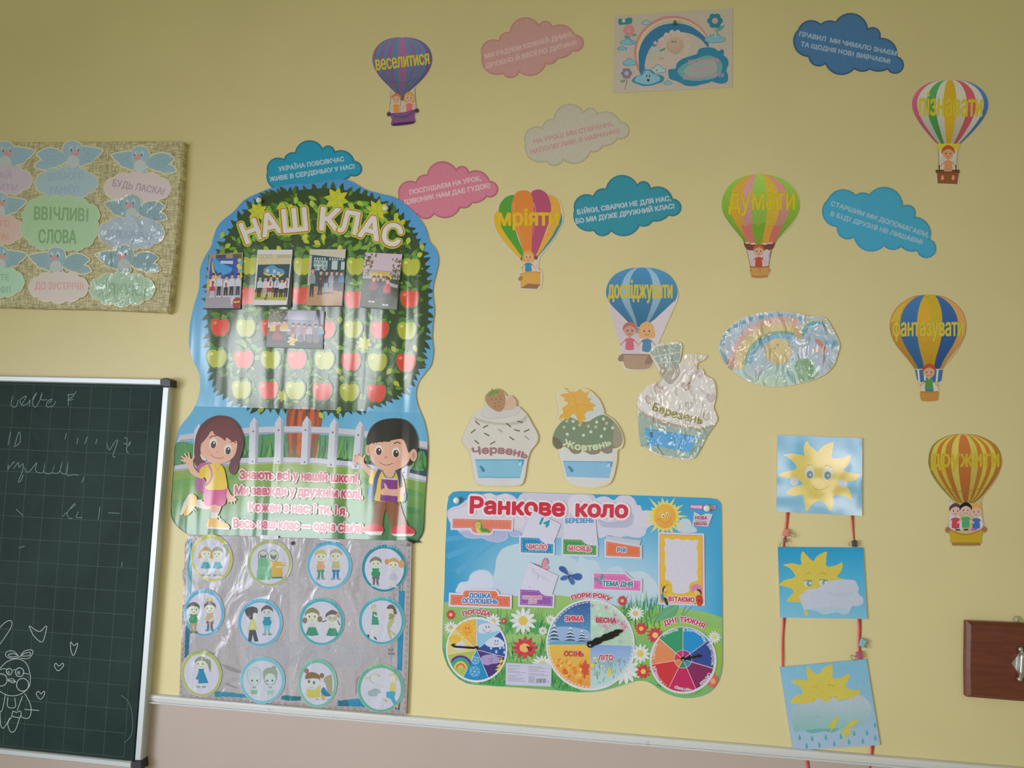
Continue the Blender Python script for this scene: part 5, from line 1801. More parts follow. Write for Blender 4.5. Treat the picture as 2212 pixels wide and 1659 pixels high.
# publisher's label
a.at(Y3)
a.sheet('975 1110 990 1096 1590 1118 1606 1135 1600 1410 1588 1424 985 1400 968 1388', 0.0003, 'bcbfd0')
a.dash(nums('985 1108 1595 1128 1590 1416 978 1392'), 4, '8fae9c', 8, 8, closed=True)
for y, w in ((1135, 180), (1168, 180), (1190, 100), (1210, 160), (1226, 245), (1262, 205), (1280, 120), (1302, 235), (1322, 210), (1342, 240)):
    a.line([(1000, y), (1000 + w, y + w * .035)], 6 if y > 1140 else 8, '888aa0')
for y, w in ((1146, 195), (1166, 255), (1188, 140), (1208, 235), (1244, 210), (1264, 270)):
    a.line([(1284, y), (1284 + w, y + w * .035)], 6, '888aa0')
for i in range(9):
    a.line([(1284, 1284 + i * 10), (1370, 1288 + i * 10)], 5, '8d8fa2')
for i, w in enumerate((5, 3, 8, 4, 3, 6, 9, 3, 5, 4, 7, 3, 8, 4)):
    x = 1392 + i * 10
    a.line([(x, 1312), (x, 1374)], w, '5d5f70')
a.line('1556 1336 1556 1370', 4, '6d6f80').line('1540 1352 1572 1352', 4, '6d6f80').part('publisher_label')


# dials
def wedge(cx, cy, rx, ry, a0, a1, col, sub=None):
    n = max(3, int(abs(a1 - a0) / 7))
    a.poly([(cx, cy)] + [(cx + rx * math.cos(math.radians(a0 + (a1 - a0) * i / n)), cy + ry * math.sin(math.radians(a0 + (a1 - a0) * i / n))) for i in range(n + 1)], col, sub)


def arc(cx, cy, rx, ry, a0, a1, w, col, cl=None):
    p = ellipse(cx, cy, rx, ry, 0, 16, a0, a1)
    a.line(p, w, col)


def arrow(name, pts, root, hub, rhub, lift=0.0028):
    """a loose black pointer on a riveted hub"""
    old = a.h
    a.h += lift
    a.sheet(nums(pts), 0.0012, '17191f')
    a.sheet(ellipse(hub[0], hub[1], rhub, rhub, 0, 24), 0.0012, '17191f')
    ar = a.part(name, parent=root, mat=BLKP)
    q = a.px(hub)
    V, Fc = lathe(P(q[0], q[1], 0), [(0.0022, a.h - 0.005), (0.0022, a.h + 0.0004), (0.0026, a.h + 0.0005), (0.0022, a.h + 0.0015), (0.0008, a.h + 0.0020)], 16)
    mesh_obj('rivet', V, Fc, RIV, ar, flat=False)
    a.h = old


RIV, _ = new_mat('rivet_steel', (0.62, 0.62, 0.64), rough=0.25, metal=0.9)
BLKP = print_mat('black_plastic_pointer', rough=0.3, spec=0.5, grain=0.02)
a.h = FLAT + 0.0001
DW = 'd0d3d8'
a.at(Y3)
# weather dial
cx, cy, rx, ry = 570, 915, 402, 422
a.sheet(ellipse(572, 915, 425, 452, 0, 44), 0.0004, DW)
wedge(cx, cy, rx, ry, -90, -36, '86b8d0'); wedge(cx, cy, rx, ry, -36, 14, '35508f'); wedge(cx, cy, rx, ry, 14, 66, '4a3a70')
wedge(cx, cy, rx, ry, 66, 117, '2a86b8'); wedge(cx, cy, rx, ry, 117, 171, 'a6b25c'); wedge(cx, cy, rx, ry, 171, 222, 'cfc070'); wedge(cx, cy, rx, ry, 222, 270, 'd2a452')
for an in (-90, -36, 14, 66, 117, 171, 222):
    a.line([(cx, cy), (cx + rx * math.cos(math.radians(an)), cy + ry * math.sin(math.radians(an)))], 7, DW)
w1 = a.part('weather_dial')
a.par = w1
a.poly(star(445, 640, 165, 80, 11, 10), 'd6b04e').ell(445, 640, 78, 88, 'd9a03c').line('405 665 440 690 490 665', 6, 'a8702c', curve=True).ell(425, 620, 8, 12, '8a5a2c').ell(465, 620, 8, 12, '8a5a2c')
a.ell(270, 770, 85, 62, 'd6b04a').sp('240 890 270 860 320 810 380 800 420 850 450 890 400 910 300 925', 'c3c6d0')
a.sp('590 610 620 570 690 550 760 555 830 560 900 610 890 650 800 670 720 690 640 690 595 670', 'c3c8d4').line('660 630 690 670 730 682 775 650', 7, '6d7a8c', curve=True).ell(702, 602, 9, 14, '5d6c80').ell(740, 602, 9, 14, '5d6c80')
a.sp('690 830 730 780 790 745 860 745 930 790 955 830 930 870 850 880 760 880 710 860', 'c3c8d8').line('810 820 840 850 880 825', 7, '5d6c90', curve=True).ell(830, 795, 8, 12, '4a5a80').ell(862, 795, 8, 12, '4a5a80')
for x, y in ((770, 895), (842, 945), (895, 890), (945, 885), (955, 955)):
    a.sp([(x - 16, y), (x - 10, y - 20), (x + 4, y - 30), (x + 16, y), (x + 10, y + 18), (x - 8, y + 18)], '9cc0d8')
a.sp('640 1010 690 990 760 980 830 990 890 1040 860 1100 780 1110 720 1130 660 1110 630 1060', '9f90bc').ell(745, 1045, 6, 9, '4a3a68').ell(782, 1040, 6, 9, '4a3a68').line('750 1080 770 1072 790 1078', 5, '4a3a68')
a.poly('880 1020 925 1028 870 1090 905 1100 840 1150 880 1160 820 1195 870 1200 930 1130 895 1118 950 1060 915 1050', 'd3b848')
for r, c in ((170, '5a3a78'), (142, '3f8fae'), (118, '4a9a6a'), (92, 'cfc060'), (68, 'cf6a3c'), (44, 'b9ba74')):
    p = [(350 + r * math.cos(math.radians(t)), 1170 + 1.05 * r * math.sin(math.radians(t))) for t in range(180, 361, 15)]
    p = [(min(max(x, 190 + max(0, y - 1000) * .35), 560 - max(0, y - 960) * .42), y) for x, y in p]
    a.poly(p, c)
for x, y, r in ((552, 1060, 60), (545, 1215, 75)):
    for k in range(6):
        an = k * math.pi / 3 + .2
        a.line([(x, y), (x + r * math.cos(an), y + r * math.sin(an))], 6, 'a3cce0')
        for d in (.55, .8):
            for s_ in (-.5, .5):
                a.line([(x + r * d * math.cos(an), y + r * d * math.sin(an)), (x + r * (d + .22) * math.cos(an + s_), y + r * (d + .22) * math.sin(an + s_))], 5, 'a3cce0')
a.part('weather_pictures')
a.par = ch
arrow('pointer', '560 908 262 886 255 882 212 850 262 828 260 862 566 880', w1, (568, 893), 26)
# seasons dial
a.h = FLAT + 0.0001
cx, cy, rx, ry = 2140, 845, 590, 600
a.sheet(ellipse(2140, 848, 612, 630, 0, 52), 0.0004, DW)
wedge(cx, cy, rx, ry, 180, 270, vg(300, '3d5f98', 820, '5f9cbc'), 9); wedge(cx, cy, rx, ry, 270, 362, 'a9c4b0'); wedge(cx, cy, rx, ry, 2, 90, vg(860, '7f9ccc', 1300, 'a9c6c6'), 9); wedge(cx, cy, rx, ry, 90, 180, vg(830, 'd3b254', 1400, 'd4924a'), 9)
a.dash(ellipse(cx, cy, rx * .975, ry * .97, 0, 80, 1, 361), 12, 'd3d3d6', 34, 18)
w2 = a.part('seasons_dial')
a.par = w2
a.sp('1580 800 1700 790 1900 800 2130 810 2130 690 2080 640 1980 620 1850 600 1700 600 1620 640', '8fa8c8')
for x, y, w, h in ((1860, 600, 95, 210), (2020, 640, 80, 180), (1640, 560, 95, 240), (2090, 720, 45, 100)):
    for k in range(4):
        t = k / 3.6
        a.poly([(x, y + h * t * .9 - 10), (x + w * (.35 + t * .65), y + h * (t * .75 + .3)), (max(x - w * (.35 + t * .65), 1575), y + h * (t * .75 + .3))], '3f5a70')
        a.sp([(x, y + h * t * .9 - 5), (x + w * (.3 + t * .55), y + h * (t * .75 + .22)), (x, y + h * (t * .75 + .16)), (max(x - w * (.3 + t * .55), 1580), y + h * (t * .75 + .22))], 'c3cbd8', 3)
for i in range(46):
    t, r = rg2.uniform(182, 268), rg2.uniform(.3, .93)
    a.ell(cx + rx * r * math.cos(math.radians(t)), cy + ry * r * math.sin(math.radians(t)), 4, 4, 'b6c4d8', n=6)
for i in range(70):
    t, r = rg2.uniform(93, 172), rg2.uniform(.45, .9)
    x, y = cx + rx * r * math.cos(math.radians(t)), cy + ry * r * math.sin(math.radians(t))
    if y < 1060:
        continue
    a.poly(star(x, y, rg2.uniform(26, 50), 18, 5, rg2.uniform(0, 72)), rg2.choice(('d6ac4a', 'd0823c', 'd99a48', 'd8b860', 'cf7a3c')))
a.poly('2075 1045 2090 1110 2130 1120 2110 1190 2120 1270 2080 1260 2060 1330 2040 1240 2010 1220 2030 1180 1980 1140 2030 1120', 'c4563a').poly('1760 1190 1800 1180 1840 1230 1820 1260 1770 1250', 'c8683a')
a.at(Y4)
for i in range(44):
    t, r = rg2.uniform(-86, -4), rg2.uniform(.35, .9)
    x, y = 165 + rx * r * math.cos(math.radians(t)), 845 + ry * r * math.sin(math.radians(t))
    if x < 190:
        continue
    if t < -38 and r > .5 and i % 2:
        a.poly(star(x, y, rg2.uniform(28, 44), 14, 5, rg2.uniform(0, 72)), rg2.choice(('c9a4b4', 'cdb0ba', 'bf8ea4')))
    else:
        a.ell(x, y, rg2.uniform(14, 36), None, rg2.choice(('b6cdba', '9cbca4', 'bccfc0', 'a3c4a8')), n=14)
for x, y, r in ((600, 560, 62), (540, 520, 45), (360, 590, 42), (640, 600, 48), (500, 440, 40), (380, 330, 40), (190, 310, 34), (610, 640, 40)):
    a.poly(star(x, y, r, r * .45, 5, 20), 'c794a8').ell(x, y, r * .2, None, 'a8647c', n=8)
for i in range(150):
    t, r = rg2.uniform(4, 86), rg2.uniform(.3, .9)
    x, y = 165 + rx * r * math.cos(math.radians(t)), 845 + ry * r * math.sin(math.radians(t))
    if y < 1010 or x < 185:
        continue
    if rg2.random() < .55:
        a.line([(x, min(y + 60, 1400 - max(0, x - 200) * .3)), (x + rg2.uniform(-14, 14), y)], 5, rg2.choice(('5a9a60', '4a8a58', '7aac6a')), w1=3)
    else:
        a.ell(x, y, rg2.uniform(7, 17), None, rg2.choice(('c9c060', 'd0c878', 'b9c9cc', '8a9cc0', 'c9ccd0', '6a9a5c')), n=10)
a.ell(420, 1210, 34, 40, 'c9bc5c', n=14).ell(440, 1260, 30, 24, 'cfc468', n=14).ell(190, 1130, 30, 32, 'cfc050', n=12)
a.part('season_pictures')
SC_ = dict(bold=5, halo=10, halo_col='d0c8cc')
a.at(Y3)
a.text('ЗИМА', (1790, 518), (2040, 522), 70, 'b8455c', **SC_).part('season_name')
a.text('ОСІНЬ', (1778, 1002), (2040, 1008), 68, 'b8455c', bold=5).part('season_name')
a.at(Y4)
a.text('ВЕСНА', (242, 540), (512, 546), 66, 'b8455c', bold=5).part('season_name')
a.text('ЛІТО', (274, 1056), (470, 1060), 68, 'b8455c', **SC_).part('season_name')
a.par = ch
arrow('pointer', '175 800 230 752 300 745 340 705 400 690 440 668 480 660 500 640 565 635 607 650 595 675 555 690 545 725 500 735 465 765 420 775 390 790 330 800 300 830 250 850 190 865', w2, (160, 842), 48)
# weekday dial
a.h = FLAT + 0.0001
cx, cy, rx, ry = 1437, 1045, 434, 438
a.sheet(ellipse(1440, 1060, 462, 464, 0, 48), 0.0004, DW)
cols = ('2a86bc', '384a88', '7d3058', 'b5305c', 'c03a40', 'cf8458', '3a8f66')
ins = ('8f3a78', '28304c', '3a86b4', '3a8a5c', 'cf7a50', 'c0404c', 'b8386c')
an0 = -90
ang = (-90, -36, 16, 66, 117, 171, 221, 270)
for k in range(7):
    wedge(cx, cy + (10 if 0 < ang[k] < 180 else 0), rx, ry, ang[k], ang[k + 1], cols[k])
for k in range(7):
    wedge(cx, cy, 122, 125, ang[k], ang[k + 1], ins[k])
for k in range(7):
    a.line([(cx, cy), (cx + rx * math.cos(math.radians(ang[k])), cy + ry * math.sin(math.radians(ang[k])) + (8 if 0 < ang[k] < 180 else 0))], 8, 'cbb0b4')
a.line(ellipse(cx, cy, 122, 125, 0, 28), 7, 'c9b4bc', closed=True)
w3 = a.part('weekday_dial')
a.par = w3
for s, p0, mid, p1, h in (('Понеділок', (1450, 665), (1635, 690), (1722, 812), 46), ('Вівторок', (1768, 850), (1830, 970), (1822, 1128), 46), ('Середа', (1778, 1235), (1745, 1310), (1668, 1372), 46),
                          ('Четвер', (1548, 1440), (1440, 1440), (1330, 1412), 46), ("П'ятниця", (1210, 1398), (1110, 1290), (1058, 1140), 46), ('Субота', (1045, 1042), (1052, 940), (1092, 845), 46), ('Неділя', (1182, 735), (1262, 680), (1365, 660), 46)):
    a.text(s, p0, p1, h, 'cfccd6', mid=mid, bold=2.2, stamps=6).part('weekday_name')
a.par = ch
arrow('pointer', '1450 1030 1640 995 1632 975 1695 998 1662 1030 1655 1015 1455 1060', w3, (1437, 1045), 30)
# arched captions
a.h = FLAT + 0.0001
CAPT = dict(bold=5, halo=11, halo_col='cfc6c8')
a.at(Y3)
a.text('ПОГОДА', (390, 452), (745, 458), 58, 'b8455c', mid=(575, 420), **CAPT).part('caption')
a.text('ПОРИ', (1895, 232), (2132, 196), 60, 'b8455c', mid=(2015, 200), **CAPT).part('caption')
a.at(Y4)
a.text('РОКУ', (205, 200), (420, 250), 60, 'b8455c', mid=(318, 208), **CAPT).part('caption')
a.text('ДНІ', (1190, 590), (1345, 535), 64, 'b8455c', mid=(1265, 555), **CAPT).part('caption')
a.text('ТИЖНЯ', (1392, 530), (1715, 620), 66, 'b8455c', mid=(1562, 555), **CAPT).part('caption')
CHH = FLAT + 0.0003
pin(*cv(Y1, [(305, 258)])[0], CHH, 'white round push pin at upper left corner of the calendar chart', r=0.0078)
pin(*cv(Y2, [(1760, 366)])[0], CHH, 'white round push pin at upper right corner of the calendar chart', r=0.0078)

# loose paper cards tucked into the pockets


def card(label, quad, h, draw=None, col='c6c5d4', crop=Y1):
    q = nums(quad)
    c = cv(crop, [(sum(p[0] for p in q) / len(q), sum(p[1] for p in q) / len(q))])[0]
    t = thing('paper_card', label, 'card', c[0], c[1], 'paper cards in the chart pockets')
    b_ = Art(t, crop, h, PAPER, dh=4e-6)
    b_.sheet(q, 0.0004, col).part('card_paper')
    if draw:
        draw(b_)
    return t


card('white paper card with teal number 14 standing in the blue pocket', '1345 398 1732 590 1632 850 1520 852 1470 826 1430 780 1185 766', FLAT + 0.0006,
     lambda b_: b_.text('14', (1440, 584), (1552, 632), 96, '2f94a0', bold=9).part('number_print'))
card('white paper card with blue month name standing in the green pocket', '1760 498 2210 512 2245 882 2110 876 2060 850 2018 804 1770 790', FLAT + 0.0005,
     lambda b_: b_.text('БЕРЕЗЕНЬ', (1798, 574), (2182, 566), 60, '3f88ba', bold=4).part('month_print'))


def scribble(b_):
    b_.line('1290 1180 1560 1270', 2.5, 'a3a3b6').line('1340 1270 1620 1390', 2.5, 'a3a3b6')
    b_.line('1335 1250 1345 1210 1360 1215 1350 1260 1375 1240 1385 1280 1400 1250 1410 1290 1425 1270 1420 1330 1400 1340 1440 1290 1460 1310 1475 1290 1490 1330 1510 1310 1530 1350 1570 1365', 3, '8d8fa6', curve=True)
    b_.line('1290 1452 1318 1464', 5, '6d6f80').part('handwriting')


card('white paper card with faint pencil handwriting standing in the purple pocket', '1290 1108 1695 1298 1605 1580 1520 1574 1470 1546 1428 1498 1175 1486', FLAT + 0.0006, scribble)
card('folded strip of white paper lying across the top of orange year pocket', '380 748 862 812 836 888 700 880 520 846 362 816', FLAT + 0.0007, None, 'b4b6c0', Y2)

# ---------------------------------------------------------------- cloud cutouts with rhymes
CLOUD_A = '775 372 860 215 1050 165 1200 190 1315 302 1420 250 1545 362 1700 350 1920 545 2030 560 2080 680 1940 840 1850 835 1580 935 1350 1010 1080 1180 870 1105 710 1180 570 1098 300 1050 150 880 235 745 330 560 560 497'
CUSP_A = '775 372 1315 302 1545 362 1920 545 1850 835 1580 935 1355 1010 868 1105 572 1098 235 745 562 497'
BUL_A = [.36, .36, .24, .62, .14, .2, .26, .3, .3, .33, .2]
CUSP_B = '130 158 275 122 370 108 578 152 657 212 765 330 702 415 590 415 492 412 305 380 197 335'
BUL_B = [.27, .14, .36, .36, .24, .75, .12, .16, .28, .3, .33]


def similar(pts, a0, a1, b0, b1):
    """the outline moved so that points a0, a1 land on b0, b1"""
    za, zb = complex(*a1) - complex(*a0), complex(*b1) - complex(*b0)
    k = zb / za
    return [((k * (complex(*p) - complex(*a0)) + complex(*b0)).real, (k * (complex(*p) - complex(*a0)) + complex(*b0)).imag) for p in pts]


def cloud(label, pts, col, dark, lines, tcol, h, mat=None, rim=None, edge=None, bold=.7):
    """pts in photo pixels"""
    c = (sum(p[0] for p in pts) / len(pts), sum(p[1] for p in pts) / len(pts))
    t = thing('cloud_cutout', label, 'cutout', c[0], c[1], 'cloud shaped rhyme cutouts')
    a = Art(t, PX, h, mat or PAPER, dh=6e-6)
    if rim:
        a.sheet([(x + rim[0], y + rim[1]) for x, y in pts], 0.0008, edge or 'cfd3cc')
        a.h += 0.00005
    a.sheet(pts, 0.0008, dark)
    a.part('paper_cloud')
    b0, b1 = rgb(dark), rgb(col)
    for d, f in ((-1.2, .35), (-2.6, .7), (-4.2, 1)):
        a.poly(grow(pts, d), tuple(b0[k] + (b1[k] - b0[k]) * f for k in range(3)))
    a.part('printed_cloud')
    for s, p0, p1, hh_ in lines:
        a.text(s, p0, p1, hh_, tcol, bold=bold, stamps=6).part('rhyme_line')
    return t


sa = scallop(CUSP_A, BUL_A, 9)
A0_, A1_ = (155, 850), (2080, 680)


def line_in(crop, s, x0, y0, x1, y1, h):
    p = cv(crop, [(x0, y0), (x1, y1)])
    return (s, p[0], p[1], h / crop[2])


def place_a(crop, x0, y0, x1, y1):
    q = cv(crop, [(x0, y0), (x1, y1)])
    return similar(sa, A0_, A1_, q[0], q[1])


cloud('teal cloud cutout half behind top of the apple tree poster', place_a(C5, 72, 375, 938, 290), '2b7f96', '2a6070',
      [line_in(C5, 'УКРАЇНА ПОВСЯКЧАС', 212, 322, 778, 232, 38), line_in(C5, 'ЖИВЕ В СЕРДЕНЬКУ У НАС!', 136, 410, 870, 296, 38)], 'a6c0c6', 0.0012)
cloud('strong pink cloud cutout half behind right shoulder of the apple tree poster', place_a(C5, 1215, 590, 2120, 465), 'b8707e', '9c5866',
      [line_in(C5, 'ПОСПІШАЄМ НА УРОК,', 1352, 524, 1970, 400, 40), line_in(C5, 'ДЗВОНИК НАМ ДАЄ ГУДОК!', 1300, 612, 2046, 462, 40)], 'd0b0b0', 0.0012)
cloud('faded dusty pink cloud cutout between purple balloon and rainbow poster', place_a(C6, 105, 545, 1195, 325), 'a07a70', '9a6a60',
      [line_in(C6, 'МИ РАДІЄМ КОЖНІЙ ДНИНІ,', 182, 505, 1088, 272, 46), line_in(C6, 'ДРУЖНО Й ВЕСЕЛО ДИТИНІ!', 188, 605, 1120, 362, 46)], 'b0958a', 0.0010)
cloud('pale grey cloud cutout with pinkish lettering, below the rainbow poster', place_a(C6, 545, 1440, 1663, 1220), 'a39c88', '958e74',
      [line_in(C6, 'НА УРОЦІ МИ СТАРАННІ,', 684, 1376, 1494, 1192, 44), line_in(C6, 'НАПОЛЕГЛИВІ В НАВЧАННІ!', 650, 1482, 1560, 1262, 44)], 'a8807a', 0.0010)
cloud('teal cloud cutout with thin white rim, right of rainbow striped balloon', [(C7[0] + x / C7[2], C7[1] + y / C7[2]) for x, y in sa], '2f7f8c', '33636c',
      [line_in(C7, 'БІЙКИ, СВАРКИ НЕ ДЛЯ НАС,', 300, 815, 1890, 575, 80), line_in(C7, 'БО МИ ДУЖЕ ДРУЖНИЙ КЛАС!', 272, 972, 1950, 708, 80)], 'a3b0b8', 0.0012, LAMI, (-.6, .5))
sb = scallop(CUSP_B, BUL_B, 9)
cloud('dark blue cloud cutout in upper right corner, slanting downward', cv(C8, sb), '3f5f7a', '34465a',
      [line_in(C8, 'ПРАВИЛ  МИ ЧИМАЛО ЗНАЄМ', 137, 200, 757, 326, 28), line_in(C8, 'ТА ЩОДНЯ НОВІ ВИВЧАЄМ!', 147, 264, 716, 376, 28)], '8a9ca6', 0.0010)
CUSP_C = '320 1245 500 1217 585 1213 802 1288 878 1357 975 1500 890 1578 790 1552 680 1546 487 1492 378 1425'
cloud('bright blue cloud cutout between green striped balloon and right wall edge, slanting downward', cv(C8, scallop(CUSP_C, [.27, .16, .36, .38, .25, .8, .14, .2, .3, .32, .34], 9)), '3a89a0', '357488',
      [line_in(C8, 'СТАРШИМ МИ ДОПОМАГАЄМ,', 338, 1284, 962, 1488, 28), line_in(C8, 'В БІДІ ДРУЗІВ НЕ ЛИШАЄМ!', 336, 1350, 922, 1534, 28)], '98b6c0', 0.0012, LAMI, (-.5, .8))

# ---------------------------------------------------------------- hot air balloon cutouts


def balloon(a, prof, stops, cols, outline=None, name='balloon_envelope'):
    """prof: rows of (y, centre x, half width); stops: meridians from -1 to 1"""
    rows = []
    P3 = prof
    for i in range(len(P3) - 1):
        for k in range(5):
            t = k / 5
            w = []
            for q in range(3):
                p0, p1, p2, p3 = P3[max(i - 1, 0)][q], P3[i][q], P3[i + 1][q], P3[min(i + 2, len(P3) - 1)][q]
                w.append(0.5 * (2 * p1 + (p2 - p0) * t + (2 * p0 - 5 * p1 + 4 * p2 - p3) * t * t + (3 * p1 - p0 - 3 * p2 + p3) * t ** 3))
            rows.append(w)
    rows.append(list(P3[-1]))
    ya, yb = rows[0][0], rows[-1][0]

    def shade(c):
        r = rgb(c)
        return lambda x, y: tuple(min(255, v * (1.12 - 0.26 * (y - ya) / (yb - ya))) for v in r)
    for k, c in enumerate(cols):
        s0, s1 = stops[k], stops[k + 1]
        a.poly([(cx + w * s0, y) for y, cx, w in rows] + [(cx + w * s1, y) for y, cx, w in rows[::-1]], shade(c), 14)
    if outline:
        a.line([(cx - w, y) for y, cx, w in rows], 5, outline).line([(cx + w, y) for y, cx, w in rows], 5, outline)
    a.part(name)
    return [(cx - w, y) for y, cx, w in rows[::-1]] + [(cx + w, y) for y, cx, w in rows]


def rider(a, x, y, s, hair, shirt, skin='b58e74', long=False, arms=True, body=1.7, mouth=True):
    """a child in a basket: head centre and head half height"""
    if long:
        a.sp([(x - s * .9, y - s * .2), (x, y - s * 1.05), (x + s * .9, y - s * .2), (x + s * 1.0, y + s * .9), (x, y + s * 1.0), (x - s * 1.0, y + s * .9)], hair)
    if arms:
        a.line([(x - s * .4, y + s * 1.25), (x - s * 1.3, y + s * 2.1)], s * .2, skin).line([(x + s * .4, y + s * 1.25), (x + s * 1.3, y + s * 2.1)], s * .2, skin)
    a.line([(x, y + s * .8), (x, y + s * 1.3)], s * .35, skin)
    a.sp([(x - s * .35, y + s * 1.15), (x + s * .35, y + s * 1.15), (x + s * .8, y + s * 1.5), (x + s * .5, y + s * 1.6), (x + s * .58, y + s * (1 + body)), (x - s * .58, y + s * (1 + body)), (x - s * .5, y + s * 1.6), (x - s * .8, y + s * 1.5)], shirt, 2)
    a.ell(x, y, s * .8, s * .95, skin)
    a.sp([(x - s * .92, y + s * .15), (x - s * .85, y - s * .6), (x, y - s * 1.12), (x + s * .85, y - s * .6), (x + s * .92, y + s * .15), (x + s * .62, y - s * .3), (x, y - s * .55), (x - s * .62, y - s * .25)], hair)
    for k in (-1, 1):
        a.ell(x + k * s * .33, y + s * .12, s * .1, s * .13, '4d4030', n=8)
    if mouth:
        a.line([(x - s * .28, y + s * .5), (x, y + s * .63), (x + s * .28, y + s * .5)], s * .08, '8a5a44', curve=True)


def cutout(label, crop, cx, cy, h=0.0012, mat=None):
    q = cv(crop, [(cx, cy)])[0]
    t = thing('balloon_cutout', label, 'cutout', q[0], q[1], 'hot air balloon cutouts')
    return Art(t, crop, h, mat or PAPER, dh=6e-6)


def ropes(a, segs, col, w=4):
    for s in segs:
        a.line(s, w, col)
    a.part('ropes')


def word(a, s, p0, p1, h, col, bold, edge=None, mid=None):
    if edge:
        a.text(s, p0, p1, h, col, mid=mid, bold=bold, halo=3.2, halo_col=edge, stamps=8)
    else:
        a.text(s, p0, p1, h, col, mid=mid, bold=bold, stamps=8)
    a.part('lettering')


YL = 'b3a02e'
# purple
a = cutout('purple and blue striped balloon cutout with two children, top left of balloons', B1, 640, 800)
a.sheet(smooth('600 145 760 148 930 210 1050 310 1106 450 1090 590 1010 740 850 920 838 960 860 1250 905 1290 870 1340 840 1360 825 1490 490 1528 450 1390 400 1370 415 1300 440 1290 468 970 330 840 230 700 180 560 195 420 270 290 420 190', 3), 0.0008, 'a39a86').part('paper_cutout')
prof = [(152, 640, 30), (165, 640, 170), (215, 642, 300), (300, 642, 398), (400, 642, 448), (500, 642, 462), (600, 642, 440), (700, 640, 390), (800, 638, 312), (900, 636, 212), (1000, 634, 110), (1080, 638, 40), (1135, 640, 20)]
PU, BLU = '714f6c', '48677a'
balloon(a, prof, [-1, -.9, -.76, -.64, -.53, -.36, -.18, .18, .34, .46, .6, .7, .84, 1], [PU, BLU, PU, BLU, PU, BLU, '7a5570', BLU, PU, BLU, PU, BLU, '5a4a68'], '4a4258')
a.line('300 760 400 850 470 840 560 855 700 850 830 795 860 800 940 790', 6, '4a3f5c', curve=True).line('832 800 820 900 765 980', 7, '5a4668').part('skirt_line')
word(a, 'веселитися', (240, 662), (1068, 562), 218, YL, 5)
ropes(a, ('466 970 442 1310', '836 945 858 1255', '620 1130 605 1320'), '4d4a48', 5)
rider(a, 548, 1105, 78, 'a8623c', 'b87f3c')
rider(a, 752, 1085, 82, 'b8863c', 'bd6468', long=True)
a.part('children_print')
a.sp('480 1330 560 1325 700 1310 840 1275 835 1380 820 1490 490 1528 480 1430 455 1370', '704a68').sp('480 1335 560 1375 640 1380 740 1350 835 1285 820 1310 720 1390 620 1405 530 1390', '4a4664').poly('490 1490 826 1455 824 1490 492 1528', '3d2f3c')
for x, y in ((435, 1345), (868, 1290)):
    a.poly(star(x, y, 44, 28, 9), '463440')
a.part('basket')
# green pink
a = cutout('green, pink and yellow striped balloon cutout with one boy in a red vest', B4, 720, 700)
a.sheet(smooth('705 104 860 118 1010 150 1150 240 1235 380 1258 520 1220 680 1120 840 1000 960 920 1060 860 1180 830 1370 850 1430 815 1530 700 1540 595 1525 570 1430 580 1350 520 1160 470 1030 340 890 230 730 185 560 215 400 300 260 430 170 560 122', 3), 0.0008, 'b0a58c').part('paper_cutout')
prof = [(104, 705, 40), (125, 708, 190), (190, 715, 345), (300, 720, 460), (420, 721, 520), (540, 722, 538), (660, 722, 508), (780, 720, 430), (900, 716, 330), (1000, 712, 245), (1060, 708, 212)]
GR, PK, YE = '77983a', 'b08078', 'b5983a'
balloon(a, prof, [-1, -.80, -.52, -.24, .17, .48, .74, 1], [GR, 'b88f3a', PK, '7f9e44', YE, 'ae7a6c', GR])
for pts_, c in (('450 800 520 830 600 780 640 1055 552 1050', 'b0645c'), ('600 780 690 820 785 770 735 1060 650 1055', '6a8c30'), ('800 810 860 835 920 800 830 1055 740 1060', 'b8823a'), ('905 810 960 830 1020 800 905 1050 830 1055', 'ad6058')):
    a.sp(pts_, c, 2)
a.part('lower_gores')
word(a, 'думати', (284, 590), (1192, 592), 300, YL, 5, '8f7c30')
a.sp('490 1045 600 1070 710 1072 820 1068 920 1045 880 1140 780 1155 620 1155 530 1140', '6a3f38', 3).ell(540, 1052, 34, 12, 'b3a88a').ell(612, 1062, 34, 14, 'b3a88a').ell(780, 1065, 34, 14, 'b3a88a').ell(860, 1054, 34, 12, 'b3a88a').part('envelope_mouth')
ropes(a, ('530 1150 582 1370', '598 1160 595 1370', '615 1160 650 1300', '875 1145 828 1370', '862 1160 785 1370', '745 1240 790 1370'), '5d4c48', 6)
a.sp('590 1165 640 1200 640 1370 590 1370', 'b3a3a8').sp('770 1165 840 1165 800 1370 760 1370', 'b3a3a8')
rider(a, 695, 1155, 82, 'a4522e', 'a4463e')
a.part('child_print')
a.sp('578 1385 700 1392 830 1385 822 1510 790 1530 700 1538 610 1530 590 1500', 'b0824a').line('570 1380 700 1388 836 1380', 18, '8a5a48').line('595 1505 700 1518 818 1505', 10, '8a5a40')
for x in (588, 712, 838):
    a.ell(x, 1430, 16, 28, 'a07a44')
a.part('basket')
